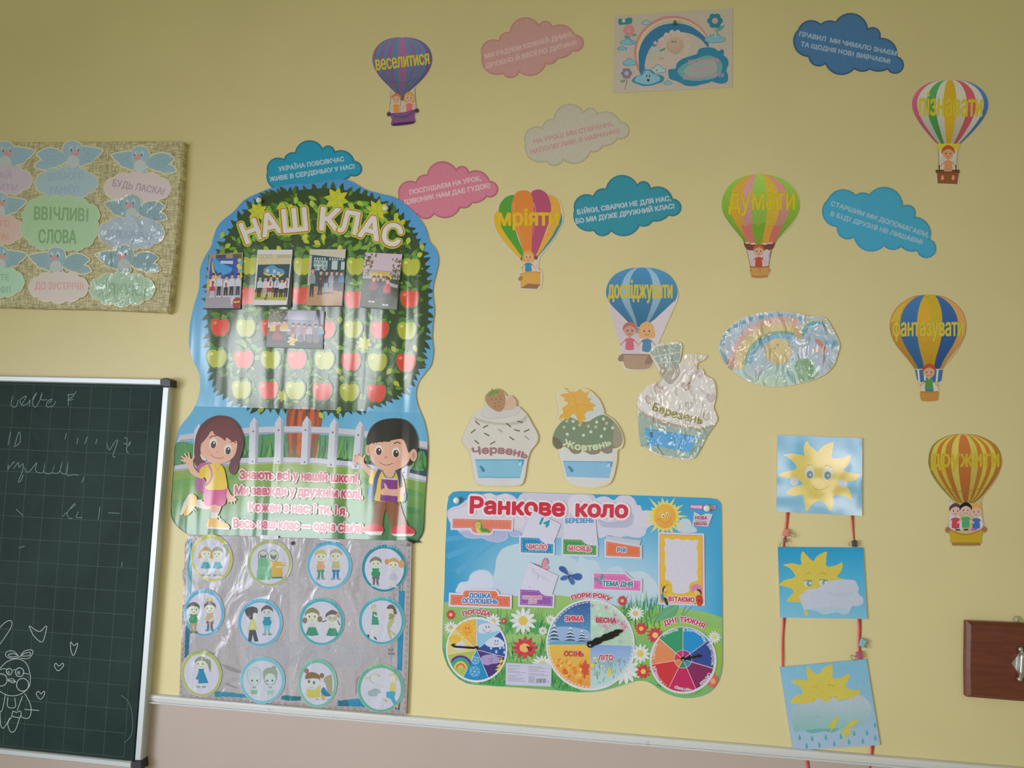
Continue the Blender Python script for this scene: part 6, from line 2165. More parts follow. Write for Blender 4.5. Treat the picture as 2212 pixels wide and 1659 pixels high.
# white striped
a = cutout('white balloon cutout with pink, green, yellow and blue stripes at upper right', B2, 690, 800)
a.sheet(smooth('620 138 760 140 950 175 1100 260 1195 390 1190 530 1110 680 960 860 830 985 800 1060 790 1300 825 1370 800 1400 790 1525 525 1515 515 1400 495 1360 545 1310 535 1060 510 985 400 850 260 680 182 500 185 390 270 260 430 170', 3), 0.0008, 'a8a08a').part('paper_cutout')
prof = [(138, 690, 60), (160, 690, 230), (220, 690, 360), (300, 690, 450), (400, 690, 500), (500, 690, 504), (600, 690, 470), (700, 686, 410), (800, 682, 330), (900, 676, 240), (985, 670, 155)]
WH = '9c9a84'
balloon(a, prof, [-1, -.86, -.62, -.38, -.17, .17, .44, .68, .88, 1], ['9c5060', WH, '447a44', 'a3a08c', 'b08f2c', WH, 'a04c50', 'a3a08c', '3f5c84'])
word(a, 'пізнавати', (282, 606), (1112, 622), 292, YL, 4, '9a8c40')
a.poly('510 988 830 988 795 1060 530 1062', 'ada030').part('envelope_mouth')
ropes(a, ('535 1060 548 1320', '790 1060 770 1330', '560 1200 548 1330'), '5a544a', 6)
a.sp('560 1190 620 1180 640 1330 555 1330', 'a39c8c').sp('700 1180 760 1190 770 1330 690 1330', 'a39c8c')
rider(a, 665, 1105, 92, '96482e', 'a87450', 'ab8058', body=1.5)
a.part('child_print')
a.poly('515 1375 805 1375 785 1522 525 1512', '75492c').poly('500 1330 815 1330 820 1375 498 1375', '5f3f30').line('545 1270 548 1350', 14, '33281e').line('765 1270 772 1350', 14, '33281e')
for x in (588, 732):
    a.sp([(x, 1400), (x + 22, 1445), (x, 1470), (x - 22, 1445)], 'a8805c')
a.poly('610 1325 715 1325 715 1355 612 1355', 'a87450').part('basket')
# six gores
a = cutout('balloon cutout of yellow, green, orange and magenta gores with wide white rim', B3, 620, 800)
env = '560 250 640 275 760 240 850 285 890 325 980 350 1040 440 1062 540 1072 640 1020 760 900 950 745 1135 740 1170 520 1170 410 1090 250 890 175 720 160 600 225 530 240 430 320 345 440 318 480 275'
a.sheet(grow(smooth('560 250 640 265 760 240 850 285 890 325 980 350 1040 440 1062 540 1072 640 1020 760 900 950 770 1120 750 1180 740 1320 790 1340 785 1500 735 1560 520 1552 510 1460 485 1420 510 1370 590 1330 520 1170 410 1090 250 890 175 720 160 600 225 530 240 430 320 345 440 318 480 275', 3), 20), 0.0008, 'bcb096').part('paper_cutout')
for s, c in (('222 530 190 545 165 600 170 690 215 810 320 960 500 1150 535 1140 400 930 280 750 230 640', 'bf9f36'), ('445 318 330 340 250 430 228 530 250 700 330 850 440 1000 545 1140 560 1080 490 900 430 700 400 550 405 430', '4f8a38'),
             ('1055 545 1072 620 1060 700 960 880 850 1020 745 1140 735 1110 870 930 990 760 1040 640', '3a7f84'), ('890 322 980 345 1035 420 1055 540 1040 640 960 820 860 970 745 1125 720 1110 820 900 900 700 925 520', 'c39440'),
             ('660 285 760 240 860 290 910 390 925 520 900 660 830 860 740 1080 700 1120 660 1090 665 850 690 600 690 430', 'a04c62'), ('445 310 480 270 560 252 620 262 665 310 690 450 690 600 670 850 660 1080 600 1060 555 1060 490 860 430 700 398 540 405 420', 'c67a3a')):
    a.sp(s, c, 4)
a.line('430 430 440 560 490 760 550 960', 12, 'cf9a68', curve=True, w1=4).line('695 420 715 520 700 700 685 850', 14, 'b87a8c', curve=True, w1=5).part('balloon_envelope')
word(a, 'мріяти', (225, 716), (1016, 712), 212, 'c3a02e', 9, 'a88a34')
ropes(a, ('540 1190 545 1340', '740 1160 730 1320'), 'b0a898', 5)
a.ell(540, 1160, 24, 28, '8a5a44').ell(722, 1145, 26, 28, '7a4a48')
rider(a, 622, 1130, 74, 'c39446', '3f7f9e', 'c99a70', long=True)
a.part('child_print')
a.poly('515 1375 620 1340 780 1345 780 1495 620 1490 520 1552', 'c3964a').poly('520 1550 620 1490 785 1500 735 1560', '8a6a48').line('510 1370 620 1336 786 1342', 18, 'b88a52').sp('488 1425 520 1390 550 1420 530 1450 500 1452', '96744a').part('basket')
# blue, glossy
a = cutout('glossy blue balloon cutout with two children, touching the heart cupcake', Y6, 310, 480, 0.0014, LAMI)
a.sheet(smooth('300 64 420 85 530 160 605 250 600 330 540 470 440 700 400 820 380 880 180 885 165 815 125 805 150 760 120 600 40 330 28 250 80 150 200 80', 3), 0.0008, 'c3bba6').part('paper_cutout')
prof = [(66, 320, 30), (78, 320, 120), (120, 318, 210), (180, 318, 262), (250, 318, 285), (310, 318, 276), (370, 318, 238), (430, 318, 178), (490, 316, 118), (540, 305, 62)]
balloon(a, prof, [-1, -.58, -.36, .32, .55, 1], ['44789a', '86a3b4', '3f7496', '86a3b4', '44789a'])
word(a, 'досліджувати', (52, 308), (560, 308), 138, 'b8a848', 4)
a.poly('55 350 180 480 210 560 270 545 300 560 305 755 165 755 130 640', 'bdb0b4').poly('305 560 420 480 580 330 430 720 305 755', 'c3b8bc').part('white_ground')
a.poly('270 545 312 545 312 590 270 590', '8f8490')
rider(a, 222, 562, 58, 'a8685c', 'b86470', 'b88a78')
rider(a, 358, 565, 62, 'c99a64', '4f7f9e', 'cf9f72', long=True)
a.part('children_print')
a.sp('172 765 300 760 398 765 395 840 370 870 290 878 200 868 172 820', 'a38a74').line('160 758 390 762', 10, '8f705f').sp('170 755 140 770 130 805 170 810', '8a7464').sp('375 765 400 800 392 830 340 830', '8a7464').part('basket')
# blue and yellow
a = cutout('blue and orange broad striped balloon cutout with boy in green shirt, far right', B5, 700, 800)
a.sheet(smooth('620 108 800 108 980 180 1120 290 1200 450 1205 580 1150 750 1020 950 890 1100 880 1240 830 1270 840 1380 835 1500 720 1520 610 1505 605 1380 640 1270 570 1240 540 1100 400 930 270 760 200 580 205 470 290 300 420 190', 3), 0.0008, 'a89a70').part('paper_cutout')
prof = [(108, 705, 60), (125, 705, 190), (180, 705, 300), (260, 705, 400), (360, 705, 470), (460, 705, 500), (560, 705, 502), (660, 705, 480), (760, 704, 428), (860, 704, 350), (960, 706, 268), (1090, 714, 182)]
balloon(a, prof, [-1, -.74, -.29, .37, .79, 1], ['a87a38', '3a5f86', 'b08a30', '34527c', 'b0834a'], '8a6a40')
a.sp('430 185 380 260 340 380 335 470 300 440 220 470 240 380 300 290', 'b3983e', 3)
a.sp('660 115 800 115 880 300 892 470 880 640 720 640 740 400 700 200', 'aa9030', 3).part('yellow_gores')
word(a, 'фантазувати', (240, 650), (1172, 646), 238, 'b0a03e', 4, '8a7838')
a.poly('530 1085 900 1085 880 1240 850 1260 590 1260 560 1230', '3f5f84')
for x in (560, 640, 820):
    a.poly([(x, 1100), (x + 26, 1100), (x + 40, 1258), (x + 16, 1258)] if x < 700 else [(x, 1100), (x + 26, 1100), (x + 10, 1258), (x - 14, 1258)], 'b0b4a8')
a.line('528 1092 905 1092', 12, 'a8a898').part('envelope_mouth')
a.sp('630 1270 660 1270 670 1385 610 1385', 'b3ac9c').sp('770 1270 820 1280 840 1385 770 1385', 'b3ac9c')
rider(a, 718, 1120, 94, '9c4a34', '4a8044', 'b38a6c')
a.poly('672 1355 778 1355 778 1390 672 1390', '44688a').part('child_print')
a.sp('608 1385 720 1398 838 1385 838 1480 820 1505 720 1518 630 1508 606 1470', 'a8763c').line('612 1388 720 1400 836 1388', 8, '8a5f34').part('basket')
# orange
a = cutout('orange and yellow striped balloon cutout with three children, lowest at right', B6, 690, 800)
a.sheet(smooth('560 108 740 108 900 150 1060 260 1145 400 1150 500 1090 660 1000 800 890 960 920 1290 960 1320 930 1370 880 1400 870 1530 515 1530 490 1390 430 1370 440 1290 470 1280 490 940 380 810 270 670 215 500 215 390 280 260 420 150', 3), 0.0008, 'a59a72').part('paper_cutout')
prof = [(108, 650, 60), (125, 655, 180), (170, 660, 290), (240, 668, 390), (320, 675, 440), (400, 678, 462), (500, 678, 462), (600, 678, 430), (700, 680, 370), (800, 682, 295), (900, 685, 210), (990, 690, 100)]
OG, YW = '9c6530', 'aa9c44'
balloon(a, prof, [-1, -.94, -.8, -.68, -.56, -.38, -.18, .18, .36, .5, .62, .74, .86, 1], ['7d6a34', YW, OG, YW, OG, 'aea050', '9f5f34', 'a39848', OG, YW, OG, YW, '94622e'], '7a5c34')
a.line('390 820 480 800 560 835 760 830 890 800 990 800', 7, '8a5a34', curve=True).line('500 800 590 960', 8, '8a6a3c').line('880 800 790 970', 8, '8a6a3c').part('skirt_line')
word(a, 'дружити', (245, 520), (1112, 520), 214, 'aa962c', 4, '9a8034')
ropes(a, ('490 950 470 1290', '882 970 915 1290'), '8f8878', 4)
a.sp('500 950 620 1180 640 1330 480 1310 480 1100', 'b3aeae', 2).sp('850 1150 900 1180 905 1300 830 1330', 'b3aeae', 2)
rider(a, 558, 1080, 84, '52403a', 'a8424c', 'bd9a90')
rider(a, 822, 1090, 82, 'c09240', '3f5f94', 'c09c92')
rider(a, 688, 1070, 84, '26211e', '4c8c5a', 'bd9c92')
a.poly('555 1320 615 1320 620 1340 555 1340', '3a3a38').poly('665 1318 720 1318 720 1340 665 1340', '3a3c3a').poly('750 1318 830 1318 830 1340 748 1340', 'b0509a').part('children_print')
a.sp('460 1310 560 1350 690 1380 830 1350 920 1310 890 1420 870 1500 690 1510 515 1500 490 1420', 'a88a2c').line('480 1315 580 1375 690 1392 800 1370 900 1315', 14, '8f6a38', curve=True).poly('512 1492 876 1492 874 1532 516 1532', '8a6a3c')
for x, y in ((458, 1330), (925, 1325)):
    a.poly(star(x, y, 46, 26, 8), '8f5f48')
a.part('basket')

# ---------------------------------------------------------------- cupcake cutouts
def cake(label, crop, cx, cy, h=0.004, mat=None):
    q = cv(crop, [(cx, cy)])[0]
    t = thing('cupcake_cutout', label, 'cutout', q[0], q[1], 'cupcake month cutouts')
    return Art(t, crop, h, mat or LAMI, dh=6e-6)


a = cake('cream cupcake cutout topped with a strawberry, leftmost of the cupcakes', Y5, 560, 800, 0.0042)
a.sheet(smooth('380 200 440 135 470 110 560 115 630 170 660 205 700 195 770 270 770 320 820 350 900 430 960 540 1030 670 1025 770 950 865 905 990 850 1270 700 1308 420 1308 265 1270 215 1000 175 865 100 780 105 690 180 540 240 420 330 370 380 300', 3), 0.0010, 'c3bda4').part('paper_cutout')
a.sp('240 430 330 370 460 400 560 380 780 350 890 430 960 550 1020 680 1010 770 940 850 820 870 560 830 300 870 200 850 115 770 120 700 190 550', 'c8c3b8').sp('250 460 400 500 600 530 800 500 900 430 870 520 700 560 480 545 300 510', 'b5b0a0').sp('330 420 345 370 450 340 640 350 800 330 815 390 700 440 500 475 380 460', 'bfbcb6').line('330 440 420 475 560 470 740 440 815 385', 5, 'a8a290', curve=True).line('255 485 400 535 600 550 800 520 895 450', 5, 'aaa494', curve=True).part('frosting_print')
a.poly('205 880 300 860 560 830 820 870 940 865 900 985 845 1270 700 1300 420 1300 268 1265', 'c9c6c4').part('wrapper_print')
for x, y, r in ((290, 530, 40), (390, 575, -25), (240, 632, -38), (405, 672, 30), (570, 625, 38), (675, 558, 40), (775, 622, 15), (895, 625, -25), (815, 518, 15), (712, 720, 35), (898, 712, 38), (283, 765, 40), (478, 775, -28)):
    ca, sa_ = math.cos(math.radians(r)) * 36, math.sin(math.radians(r)) * 36
    a.line([(x - ca, y - sa_), (x + ca, y + sa_)], 14, '5d5a4a' if r != 38 else '98907c')
a.part('sprinkles')
a.sp('640 260 700 200 755 240 772 300 740 360 650 375 610 370', 'c3a58c').sp('385 230 420 160 480 125 560 118 620 170 636 260 610 360 560 395 490 370 420 310', 'a5805f').sp('420 215 440 160 470 130 455 118 475 112 490 128 545 130 552 160 530 175 505 170 495 210 480 190 460 200', '6f8a44')
for x, y in ((470, 235), (518, 242), (572, 205), (505, 292), (552, 278), (505, 332), (555, 325), (580, 240)):
    a.ell(x, y, 6, 9, '6d5038', n=8)
a.part('strawberry_print')
a.text('Червень', (240, 925), (892, 968), 88, '97716e', mid=(570, 905), bold=7).part('month_lettering')
a.poly('262 976 868 976 812 1210 305 1205', '7fb3c8').poly('262 976 868 976 862 990 266 990', '5a9cb8').poly('780 980 868 976 848 1060', '4f96b8').sp('315 1060 340 1055 370 1085 385 1110 365 1135 345 1120 330 1090', '4a7f9c').sp('815 1010 830 1000 828 1040 790 1050', 'b8c8d0').line('310 1200 420 1190 600 1200 760 1192 805 1200', 9, '5f9fae').part('blue_panel')

a = cake('green iced cupcake cutout topped with orange maple leaf, middle of the cupcakes', Y5, 1640, 800)
a.sheet(smooth('1245 160 1340 105 1400 130 1510 115 1590 108 1670 130 1740 190 1800 270 1845 380 1850 420 1960 490 2050 620 2085 750 2060 840 2010 870 2000 1010 1940 1240 1830 1310 1660 1328 1480 1300 1370 1240 1340 1120 1280 870 1220 820 1212 730 1240 600 1330 490 1255 490 1280 360', 3), 0.0010, 'cfc5a0').part('paper_cutout')
a.sp('1630 200 1740 210 1800 280 1800 320 1840 360 1830 440 1760 470 1660 510 1600 500 1480 470 1430 460 1460 420', 'bcc4bf').part('cream_print')
a.sp('1360 485 1440 465 1520 500 1640 515 1740 460 1840 432 1960 510 2050 640 2070 760 2020 830 1940 850 1940 900 1870 910 1810 870 1770 910 1690 920 1620 890 1560 870 1540 905 1470 910 1420 860 1350 820 1270 850 1215 800 1215 700 1260 590', '76866c').sp('1950 520 2045 640 2068 760 2020 830 1950 800 1960 650', '978c7a').sp('1215 760 1270 850 1340 820 1300 740 1230 700', '6d6a58').part('icing_print')
a.poly('1285 870 1350 840 1430 870 1480 912 1545 905 1580 880 1690 920 1780 905 1830 905 1890 910 1960 850 2000 850 1930 1225 1820 1295 1660 1315 1490 1290 1380 1230', 'c8c8c4').part('wrapper_print')
a.sp('1420 860 1470 908 1540 902 1565 870 1500 840', '857d70').sp('1610 880 1690 918 1770 905 1790 860 1690 850', '857d70').sp('1800 860 1860 905 1935 895 1940 850 1860 830', '857d70')
for x, y in ((1385, 508), (1463, 510), (1352, 583), (1473, 598), (1545, 555), (1392, 670), (1590, 682), (1650, 570), (1680, 640), (1752, 520), (1742, 580), (1835, 482), (1874, 535), (1850, 603), (1808, 695), (1948, 592)):
    a.ell(x, y, 19, 20, 'b8c8b0' if (x + y) % 3 else 'b5aa94', n=14)
a.part('dots')
leafp = '1330 175 1420 165 1370 138 1500 150 1545 112 1610 165 1670 135 1625 215 1695 235 1660 265 1748 318 1700 345 1718 388 1640 385 1600 430 1625 490 1580 500 1560 578 1520 490 1490 430 1455 425 1420 470 1400 505 1380 470 1282 478 1310 435 1345 410 1330 350 1398 300 1395 275 1350 255 1370 230 1300 190'
a.poly(leafp, vg(150, 'cf9f54', 500, 'cfa344'), sub=4).line('1560 560 1500 300 1470 180', 5, 'c08a40').line('1500 300 1690 320', 4, 'c08a40').line('1500 300 1320 450', 4, 'c08a40').part('maple_leaf_print')
a.text('Жовтень', (1335, 800), (1930, 790), 78, 'bfc7a0', mid=(1640, 868), bold=6).part('month_lettering')
a.poly('1340 995 1955 1003 1905 1208 1385 1190', '82b0cc').poly('1340 995 1955 1003 1952 1014 1345 1006', '5f9cba').poly('1870 1003 1955 1003 1936 1080', '5a98bc').sp('1395 1065 1425 1060 1455 1090 1470 1120 1440 1135 1420 1100', '4f7fa0').sp('1900 1030 1915 1022 1912 1060 1870 1068', 'bcc8d2').part('blue_panel')

a = cake('pale cupcake cutout with hearts and a crumpled top, rightmost and tilted', Y6, 600, 1150, 0.0036, CRINKLE)
a.sheet(smooth('380 740 440 680 540 660 630 668 636 740 620 830 650 770 700 750 800 760 840 775 800 810 765 830 760 880 800 870 820 920 895 970 910 1090 890 1180 922 1270 890 1330 830 1420 780 1520 725 1592 600 1590 450 1560 350 1500 300 1470 295 1330 280 1200 295 1080 360 1010 470 965 455 900 420 830', 3), 0.0010, 'c9c2ae').part('paper_cutout')
a.sp('300 1190 300 1090 370 1020 480 975 620 860 700 840 760 880 820 930 885 980 900 1100 880 1190 910 1270 870 1320 760 1345 600 1320 440 1270', 'cbc6be').part('frosting_print')  # film sheen put into the frosting's paler colour
a.poly('383 742 440 695 540 680 632 672 615 860 560 900 480 890 440 820', '93a093')
for s in ('440 700 490 880', '540 680 540 890', '400 780 620 740', '430 830 620 810'):
    a.line(s, 9, 'b8bcb0')
a.part('waffle_print')


def heart(a, x, y, s, col, rot=0):
    p = nums('0 40 -40 0 -42 -28 -20 -42 0 -20 20 -42 42 -28 40 0')
    c_, s_ = math.cos(math.radians(rot)), math.sin(math.radians(rot))
    a.sp([(x + (u * c_ - v * s_) * s, y + (u * s_ + v * c_) * s) for u, v in p], col)


heart(a, 545, 925, 1.8, 'a39c90')
a.part('heart_print')
for x, y, s, c, r in ((448, 1040, .95, 'b39c94', 20), (380, 1122, .9, 'b5a09a', 15), (672, 1015, .9, 'b09c96', 0), (780, 915, .8, 'b5a5a6', -10), (870, 1105, .9, 'b5a0a6', 0), (695, 1165, .75, 'aaa49c', 0), (835, 1255, .8, 'a8a496', 0), (682, 1305, .6, 'a08f74', 0)):
    heart(a, x, y, s, c, r)
    heart(a, x + 2, y, s * .68, 'bdb2aa', r)
    a.part('heart_print')
a.sp('300 1215 400 1265 600 1325 760 1345 880 1325 830 1420 780 1520 725 1585 600 1580 460 1552 350 1495 305 1465', '93a79c').sp('300 1205 420 1262 620 1320 780 1340 890 1320 870 1345 740 1362 560 1330 400 1290', 'a3988a').part('wrapper_print')
for i in range(60):
    x, y = 320 + 460 * rnd.random(), 1350 + 190 * rnd.random()
    if y > 1330 + (x - 300) * .2 and x < 860 - (y - 1330) * .5:
        a.ell(x, y, 9, 8, rnd.choice(('86a096', 'a3b3a6', '7d988c')), n=8)
a.part('wrapper_speckle')
a.text('Березень', (400, 1200), (800, 1312), 62, '8f8a50', mid=(590, 1265), bold=3).part('month_lettering')
a.poly('345 1345 762 1412 702 1538 362 1475', '62a3ce').poly('345 1345 762 1412 756 1422 348 1356', '4f92bc').sp('375 1385 400 1375 412 1405 395 1420', '4a7a9c').sp('715 1430 735 1420 730 1455 700 1455', 'b5c8d6').part('blue_panel')

# ---------------------------------------------------------------- rainbow poster, its pin, and the oval rainbow
t = thing('rainbow_poster', 'whitish rectangular poster with rainbow, pale sheep and blue lettered cloud, top centre', 'poster', 1453, 108)
a = Art(t, RB, 0.0012, PAPER, dh=6e-6)
a.sheet('190 232 1955 122 1948 1305 165 1388', 0.0008, '9c9280').part('paper_sheet')


def band(cx, cy, r0, r1, a0, a1, col, sx_=1.0, sy_=1.0, n=26, r0b=None, r1b=None):
    o, i_ = [], []
    for k in range(n + 1):
        t_ = k / n
        an = math.radians(a0 + (a1 - a0) * t_)
        ro = r1 + ((r1b if r1b is not None else r1) - r1) * t_
        ri = r0 + ((r0b if r0b is not None else r0) - r0) * t_
        o.append((cx + ro * sx_ * math.cos(an), cy + ro * sy_ * math.sin(an)))
        i_.append((cx + ri * sx_ * math.cos(an), cy + ri * sy_ * math.sin(an)))
    a.poly(o + i_[::-1], col)


band(1060, 800, 520, 580, 152, 332, 'a3706a', 1, .97, r0b=560, r1b=585)
band(1060, 800, 490, 540, 152, 332, 'a89a78', 1, .95, r0b=545, r1b=560)
a.sp('570 1100 550 900 555 760 620 600 720 480 860 390 1000 355 1150 350 1320 390 1460 480 1560 580 1600 690 1570 690 1480 590 1340 510 1180 480 1000 500 840 590 730 710 670 830 640 960 640 1080', '35637c').part('rainbow_print')
a.ell(1090, 670, 190, 200, 'a39482').ell(1090, 680, 130, 130, '9f8b78')
for k in range(14):
    a.ell(1090 + 195 * math.cos(k * .449), 680 + 200 * math.sin(k * .449), 40, 40, 'a39585', n=12)
a.ell(1090, 680, 175, 180, 'a19280').ell(1095, 680, 128, 128, rg(1080, 640, 160, 'a08e78', '98826c'), sub=4)
for x in (1056, 1098):
    a.ell(x, 628, 15, 17, '3d4038', n=12).ell(x + 2, 630, 8, 9, 'a39c88', n=10)
a.sp('900 820 1000 830 1180 830 1220 940 1100 1000 940 960 860 900', 'a19484').line('865 890 880 860', 8, '4a4a40').line('900 860 915 885', 8, '4a4a40').part('sheep_print')
a.sp('740 640 790 590 840 600 835 650 800 690 760 690', '3f6a84').ell(798, 642, 26, 26, 'a38c84').ell(880, 660, 55, 50, 'a88c84').ell(800, 760, 60, 55, '8f9a8c').sp('860 760 900 730 955 712 930 750 880 768', '4f7a5f').part('bouquet_print')
clc, cld = '6f9aa0', '3f7284'


def cl_(x, y, w, hgt, c=clc, d=cld):
    p = [(x + w * u, y + hgt * v) for u, v in ((-.5, .2), (-.42, -.1), (-.25, -.2), (-.1, -.5), (.15, -.45), (.3, -.15), (.48, 0), (.45, .3), (.15, .42), (-.2, .45))]
    a.sp(grow(p, 7), d).sp(p, c).part('small_cloud_print')


cl_(395, 625, 230, 85)
cl_(303, 720, 130, 55)
cl_(412, 930, 190, 105)
cl_(662, 335, 130, 62, '809494')
cl_(1690, 575, 300, 130)
cl_(985, 1235, 110, 50)
cl_(840, 1035, 220, 120, '8f9f98')
a.sp('445 1215 490 1150 580 1110 610 1050 690 1035 760 1060 800 1110 880 1120 930 1160 910 1220 830 1250 740 1275 620 1285 520 1250', cld).sp('490 1200 530 1140 610 1115 640 1060 710 1055 760 1100 850 1140 870 1190 780 1240 660 1262 550 1235', '7aa2a8')
for x in (672, 712):
    a.ell(x, 1135, 9, 18, '3a4040', n=10)
a.sp('670 1185 715 1185 695 1222', '3d3a3c').line('640 1090 655 1070', 6, '8a5a50').line('700 1075 725 1085', 6, '8a5a50').ell(820, 1050, 10, 10, '4a4a48').part('smiling_cloud_print')
a.sp('1605 540 1640 510 1690 500 1700 540', '8fa39c').ell(1665, 525, 8, 16, '3d4444').ell(1625, 530, 8, 14, '3d4444').part('smiling_cloud_print')


def flower(x, y, r, c, core):
    for k in range(6):
        a.ell(x + r * .62 * math.cos(k * 1.047), y + r * .62 * math.sin(k * 1.047), r * .46, r * .46, c, n=14)
    a.ell(x, y, r * .42, r * .42, core, n=14).part('flower_print')


a.part('small_leaf_print') if a.v else None
a.line('1690 400 1700 450 1750 530', 9, '4a6a5a', curve=True).sp('1720 460 1740 400 1835 378 1790 440 1730 470', '4f8070').line('420 520 420 590 480 660', 8, '4a6a68', curve=True).sp('330 540 400 540 405 580 350 570', '4f7f70').sp('440 530 470 505 520 510 490 540', '4f7f70').line('372 1150 370 1230 345 1335', 8, '5a5f58', curve=True).sp('262 1225 300 1195 350 1190 330 1225', '6a8068').part('stems_print')
flower(1690, 310, 108, '2f6874', 'a07f78')
flower(405, 455, 82, 'a86f6c', 'a87a70')
flower(370, 1095, 78, '6d6a78', '9a8a8c')
a.sp('252 285 310 282 330 300 345 282 442 265 442 350 330 365 256 365', '35706c').ell(326, 308, 24, 28, 'a39c94').part('logo_print')
a.sp('1000 1040 1100 1020 1120 950 1200 880 1330 835 1420 800 1450 735 1560 705 1680 720 1740 760 1800 735 1825 780 1815 820 1870 870 1892 950 1860 1050 1885 1130 1870 1220 1770 1250 1640 1215 1600 1235 1480 1260 1380 1285 1250 1275 1130 1215 1020 1180 995 1110', '336c80')
a.sp('1130 1060 1220 960 1400 880 1560 830 1680 850 1780 920 1800 1010 1760 1110 1640 1180 1400 1210 1220 1170', '5f8680').sp('1230 1060 1320 970 1500 910 1660 910 1720 980 1690 1090 1520 1150 1320 1150', '7f8d80').part('lettered_cloud_print')
for s, p0, p1 in (('ВЕСЕЛКОВІ', (1298, 952), (1745, 925)), ('ПРАВИЛА', (1340, 1058), (1705, 1040)), ('ДЛЯ ШКОЛЯРІВ', (1218, 1180), (1822, 1145))):
    a.text(s, p0, p1, 54, 'a07880', bold=3, stamps=6).part('lettering')
V, Fc = lathe(P(*cv(RB, [(1086, 365)])[0]), [(.0012, .001), (.0012, .0035), (.0042, .004), (.004, .0055), (.0022, .0075), (.0026, .0110), (.0036, .0125), (.0030, .0135)], 18)
tag(mesh_obj('push_pin', V, Fc, simple_mat('green_plastic', '3f5f2c', (1457, 52)), None, flat=False, origin=P(1457, 52)), 'small green push pin in the rainbow of the whitish poster', 'push pin')

t = thing('oval_cutout', 'wrinkled glossy oval cutout of a sun under a rainbow', 'cutout', 1684, 755)
a = Art(t, OV, 0.0040, CRINKLE, dh=6e-6)
ov = smooth('160 700 200 570 330 400 500 280 720 200 950 168 1180 165 1400 195 1560 240 1720 240 1830 290 1920 440 2000 600 2025 700 1990 830 1930 1000 1800 1130 1620 1215 1380 1280 1150 1318 950 1318 740 1280 560 1210 420 1110 280 1000 200 860', 3)
a.sheet(ov, 0.0010, 'd0d2c4').part('paper_oval')  # whitish film sheen mixed into the oval's paper and print colours
a.clip = [(OV[0] + x / OV[2], OV[1] + y / OV[2]) for x, y in grow(ov, -9)]
a.poly(grow(ov, -10), vg(200, 'b9c5d0', 1300, 'bcd0d6'), sub=6)
for i in range(12):
    an = math.pi + .32 + i * .165
    x, y = 1050 + 1000 * math.cos(an) * .92, 790 + 560 * math.sin(an)
    a.sp([(x - 34, y - 22), (x + 30, y - 26), (x + 34, y + 26), (x - 26, y + 30)], '6a98a4')
a.sp('180 660 240 650 262 672 220 692 175 690', '93a0ae').sp('170 740 230 790 290 880 280 1000 210 890', '8098a2').sp('315 890 350 960 375 1040 290 1055 290 960', 'aa7a64').part('sky_print')


def orb(r0, r1, col):
    o = [(1130 + r1 * 1.06 * math.cos(math.radians(t_)), 1010 + r1 * math.sin(math.radians(t_))) for t_ in range(176, 296, 6)]
    i_ = [(1130 + r0 * 1.06 * math.cos(math.radians(t_)), 1010 + r0 * math.sin(math.radians(t_))) for t_ in range(176, 296, 6)]
    a.poly(o + i_[::-1], col)


orb(690, 770, 'c8a69c')
orb(640, 690, 'c9b490')
orb(550, 640, 'ccbc8e')
orb(500, 550, '7f9f86')
orb(430, 500, '7fa3b8')
a.sp('1440 545 1430 440 1500 330 1620 280 1760 300 1850 400 1890 470 1860 480 1800 400 1700 340 1580 350 1500 440 1470 550', 'b3ad84').sp('1440 545 1460 440 1540 350 1640 310 1760 330 1860 470 1790 400 1700 360 1600 380 1520 460 1480 540', '5f98a4').sp('1320 430 1420 440 1430 580 1370 560', 'bfa47c').part('rainbow_print')
a.ell(1080, 780, 205, 205, 'bfb08a').ell(1085, 775, 180, 185, 'c3b486').ell(1020, 725, 20, 22, '98907c').ell(1070, 680, 18, 22, '98907c').sp('945 740 965 740 960 850 950 940 935 860', 'a88f64').part('sun_print')
a.sp('420 1110 540 1060 600 960 680 1000 760 960 850 1010 940 1020 1100 980 1250 990 1380 930 1540 890 1620 900 1640 1200 1380 1270 1150 1308 950 1308 740 1270 560 1200', 'a5bcb0')
a.sp('1320 960 1480 900 1600 900 1640 1050 1700 1130 1560 1220 1420 1250 1360 1100', '83a380').sp('690 1240 820 1180 980 1180 1150 1220 1200 1300 950 1308 740 1272', 'a8bda4').sp('560 1010 640 970 760 990 880 1040 890 1120 700 1160 600 1120', 'a8b3b4')
a.sp('1180 1000 1230 1060 1310 1180 1350 1280 1290 1250 1210 1120', '7f9f9c').sp('1400 940 1440 1060 1490 1180 1530 1240 1490 1250 1430 1120', '7f9f86').sp('1560 900 1600 1000 1640 1180 1600 1190 1565 1020', '6f9474').part('meadow_print')
a.sp('1640 600 1720 600 1790 690 1840 780 1790 760 1700 680', 'b3806c').sp('1620 740 1740 740 1830 780 1740 800 1640 790', 'bd9c94').sp('1690 850 1800 870 1840 1000 1800 1110 1720 1000', 'b0b3c0').sp('1780 640 1900 600 1990 620 2000 680 1880 690', '7fa9b8').sp('1580 420 1640 440 1650 600 1600 580', '93a8b3').sp('1720 440 1790 460 1800 580 1740 580', '93a8b3').part('crumple_print')
a.clip = None

# ---------------------------------------------------------------- hanging weather cards
CARDH = 0.007


def weather_card(label, crop, quad, c0, c1, mat):
    q = nums(quad)
    c = cv(crop, [(sum(p[0] for p in q) / 4, sum(p[1] for p in q) / 4)])[0]
    t = thing('weather_card', label, 'card', c[0], c[1], 'hanging weather cards')
    a = Art(t, crop, CARDH - 0.0034, mat, dh=6e-6)
    ys = [p[1] for p in q]
    a.sheet(q, 0.0030, vg(min(ys), c0, max(ys), c1), sub=8, edge='b3a9a0').part('card_sheet')
    return a


